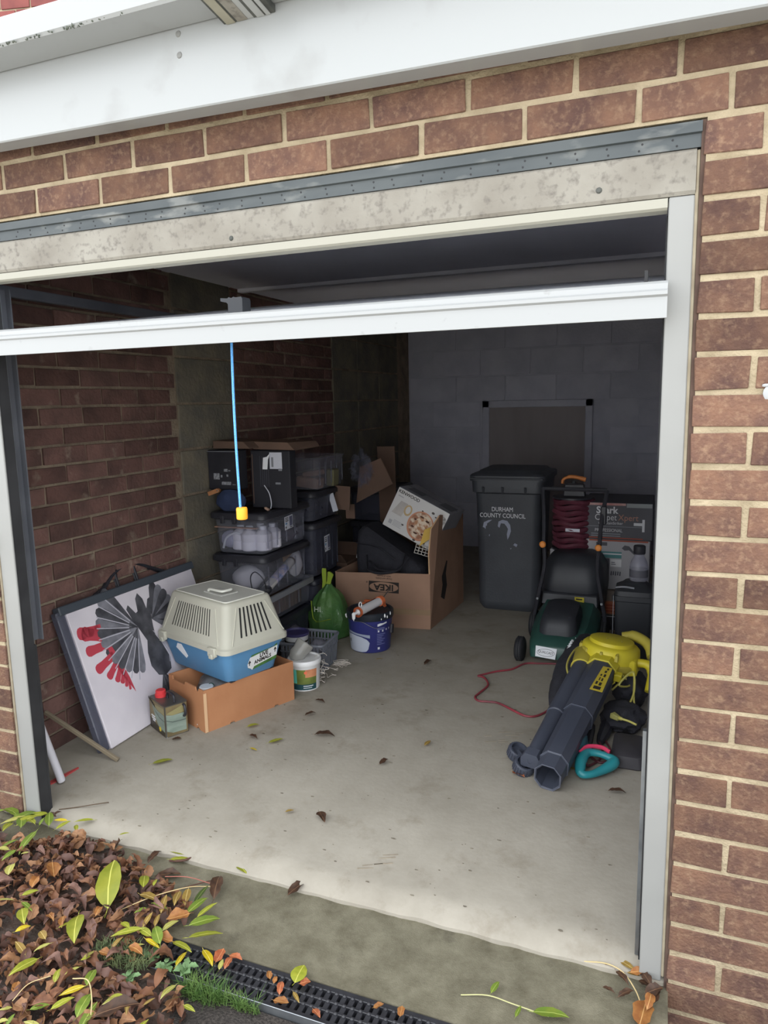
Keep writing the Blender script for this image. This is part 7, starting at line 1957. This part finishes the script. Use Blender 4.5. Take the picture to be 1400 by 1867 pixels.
# soil under the heap
bm = B()
g = []
for j in range(30):
    row = []
    for i in range(50):
        x, y = -2.5 + 1.6 * i / 49, -0.85 + 0.90 * j / 29
        row.append(bm.verts.new((x, y, (HEAPZ(x, y) - 0.026 if in_heap(x, y) else -0.075) + 0.006 * noise.noise(Vector((x * 20, y * 20, 0))))))
    g.append(row)
for j in range(29):
    for i in range(49):
        bm.faces.new((g[j][i], g[j][i + 1], g[j + 1][i + 1], g[j + 1][i]))
o = obj('wet_soil', bm, mat('wet_soil', (74, 60, 52), 0.6, (54, 46, 42), 24, 5, bump=0.6, bscale=90), None, smooth=True)
o['kind'] = 'stuff'; tag(o, 'dark wet soil under the leaf heap', 'soil')

# stalks in the heap
M_stalk = mat('pale_stalk', (186, 164, 120), 0.8)
M_stalk_d = mat('dark_stalk', (84, 58, 48), 0.8)
for lab, m, p, r0 in (('pale leaf stalk arching over the right flank of the heap', M_stalk, [(-1.36, -0.27, 0.01), (-1.30, -0.20, 0.018), (-1.24, -0.13, 0.012), (-1.20, -0.08, -0.01)], 0.0013),
                      ('reddish stalk at the right tip of the heap', mat('red_stalk', (150, 92, 80), 0.8), [(-1.34, -0.10, 0.0), (-1.27, -0.085, 0.005), (-1.20, -0.07, -0.01)], 0.0013),
                      ('pale curved stalk low on the heap beside the green leaves', M_stalk, [(-1.285, -0.50, 0.025), (-1.24, -0.50, 0.035), (-1.20, -0.53, 0.03), (-1.175, -0.56, 0.02)], 0.0013),
                      ('thin tan stalk low on the left of the heap', M_stalk, [(-1.36, -0.60, 0.03), (-1.355, -0.56, 0.04), (-1.33, -0.52, 0.035)], 0.001),
                      ('black twig beside the leaf pair at the slab edge', M_stalk_d, [(-1.40, -0.005, -0.026), (-1.36, 0.0, -0.02), (-1.335, 0.03, -0.022)], 0.0035),
                      ('dark twig on the apron above the leaf stalks', M_stalk_d, [(-1.285, -0.095, -0.026), (-1.245, -0.06, -0.024), (-1.22, -0.035, -0.026)], 0.0018)):
    bm = B(); tube(bm, smooth_path(p, 6), r0, 6)
    tag(obj('stalk', bm, m, None, smooth=True), lab, 'stalk')

# grass tuft, weeds
def blades(cx, cy, rx, ry, n_, h, seed, z0=-0.05):
    r = random.Random(seed)
    b_ = B()
    for k in range(n_):
        a = r.uniform(0, 2 * PI); q = math.sqrt(r.random())
        x, y = cx + rx * q * math.cos(a), cy + ry * q * math.sin(a)
        d = Vector((r.uniform(-1, 1), r.uniform(-1, 1), 0)).normalized()
        side = Vector((-d.y, d.x, 0)) * 0.0008
        hh = h * r.uniform(0.25, 1.15)
        ln = r.uniform(0.4, 1.5) * hh
        p0, p1, p2 = Vector((x, y, z0)), Vector((x, y, z0 + hh * 0.6)) + d * ln * 0.4, Vector((x, y, z0 + hh * 0.85)) + d * ln
        v = [b_.verts.new(c) for c in (p0 - side, p0 + side, p1 + side, p1 - side, p2)]
        b_.faces.new(v[:4]); b_.faces.new((v[3], v[2], v[4]))
    return b_
M_grass = mat('grass_green', (72, 104, 48), 0.6, (98, 124, 62), 30, 2, transl=0.3)
for lab, a in (('tuft of green grass at the near left edge of the drain', (-1.02, -0.372, 0.06, 0.022, 380, 0.045, 1)), ('short green grass trailing along the drain edge', (-0.925, -0.368, 0.06, 0.012, 220, 0.032, 2)), ('mossy grass patch in the lower heap', (-1.25, -0.375, 0.085, 0.035, 520, 0.028, 3, -0.012))):
    bm = blades(*a)
    o = obj('grass', bm, M_grass if a[6] < 3 else mat('moss_green', (104, 112, 72), 0.8, (84, 100, 66), 30, 2, transl=0.2), None); o['kind'] = 'stuff'; tag(o, lab, 'grass')
M_weed = mat('weed_green', (104, 138, 92), 0.6, (126, 154, 108), 20, 2, transl=0.25)
r3 = random.Random(9)
weed_me = leaf_mesh('weed_leaf', M_weed, 0.30, 0.2, 0.2, 0.3, 5, stem=False, curl=0.2)
for k, (cx, cy, lab) in enumerate(((-1.19, -0.335, 'small grey-green weed between heap and drain, upper one'), (-1.14, -0.355, 'small grey-green weed between heap and drain, middle one'), (-1.09, -0.345, 'small grey-green weed beside the grass tuft'), (-1.20, -0.415, 'small weed in the lower heap among brown leaves'))):
    w_t = thing('weed', lab, 'weed', (cx, cy, -0.035))
    for i in range(9):
        lf = link('weed_leaf', weed_me, w_t, (0.016 * math.cos(i * 2.4) * (0.5 + i / 9), 0.012 * math.sin(i * 2.4) * (0.5 + i / 9), 0.008 + 0.002 * i))
        s = r3.uniform(0.018, 0.032)
        lf.scale = (s, s, s); lf.rotation_euler = (r3.uniform(-0.4, 0.4), r3.uniform(-0.5, 0.2), i * 2.4)

# green sprig on the apron, dry plant by the right post
t = thing('leaf_sprig', 'pale stalk with fresh green leaves lying at the bottom of the apron', 'sprig', (-0.443, -0.181, -0.03))
bm = B(); tube(bm, smooth_path([(0, 0, 0.002), (0.06, 0.018, 0.004), (0.12, 0.012, 0.006), (0.20, 0.008, 0.004)], 5), 0.0013, 6); obj('stalk', bm, mat('pale_green_stalk', (176, 174, 124), 0.6), t, smooth=True)
for x, y, l, a in ((0.072, 0.04, 0.042, 75), (0.135, -0.008, 0.036, 80), (0.205, 0.008, 0.080, 10)):
    lf = link('leaf', leaf_shape('g'), t, (x, y, 0.010)); lf.scale = (l, l, l); lf.rotation_euler = (0, 0, math.radians(a))
t = thing('dry_plant', 'withered plant with tan stalk at the foot of the right post', 'plant', (-0.186, 0.014, -0.028))
bm = B(); tube(bm, smooth_path([(0, 0, 0.004), (0.05, 0.002, 0.012), (0.09, -0.012, 0.012), (0.12, -0.05, 0.006), (0.135, -0.09, 0.004)], 5), 0.0015, 6); obj('stalk', bm, M_stalk, t, smooth=True)
for x, y, l, a, c in ((0.10, 0.012, 0.045, -30, 't'), (0.125, 0.0, 0.04, 20, 'o'), (0.145, -0.02, 0.05, -60, 'b'), (0.16, -0.045, 0.05, 40, 'b'), (0.15, -0.08, 0.05, 80, 'o')):
    lf = link('leaf', leaf_shape(c), t, (x, y, 0.012)); lf.scale = (l, l, l); lf.rotation_euler = (0.2, 0, math.radians(a))
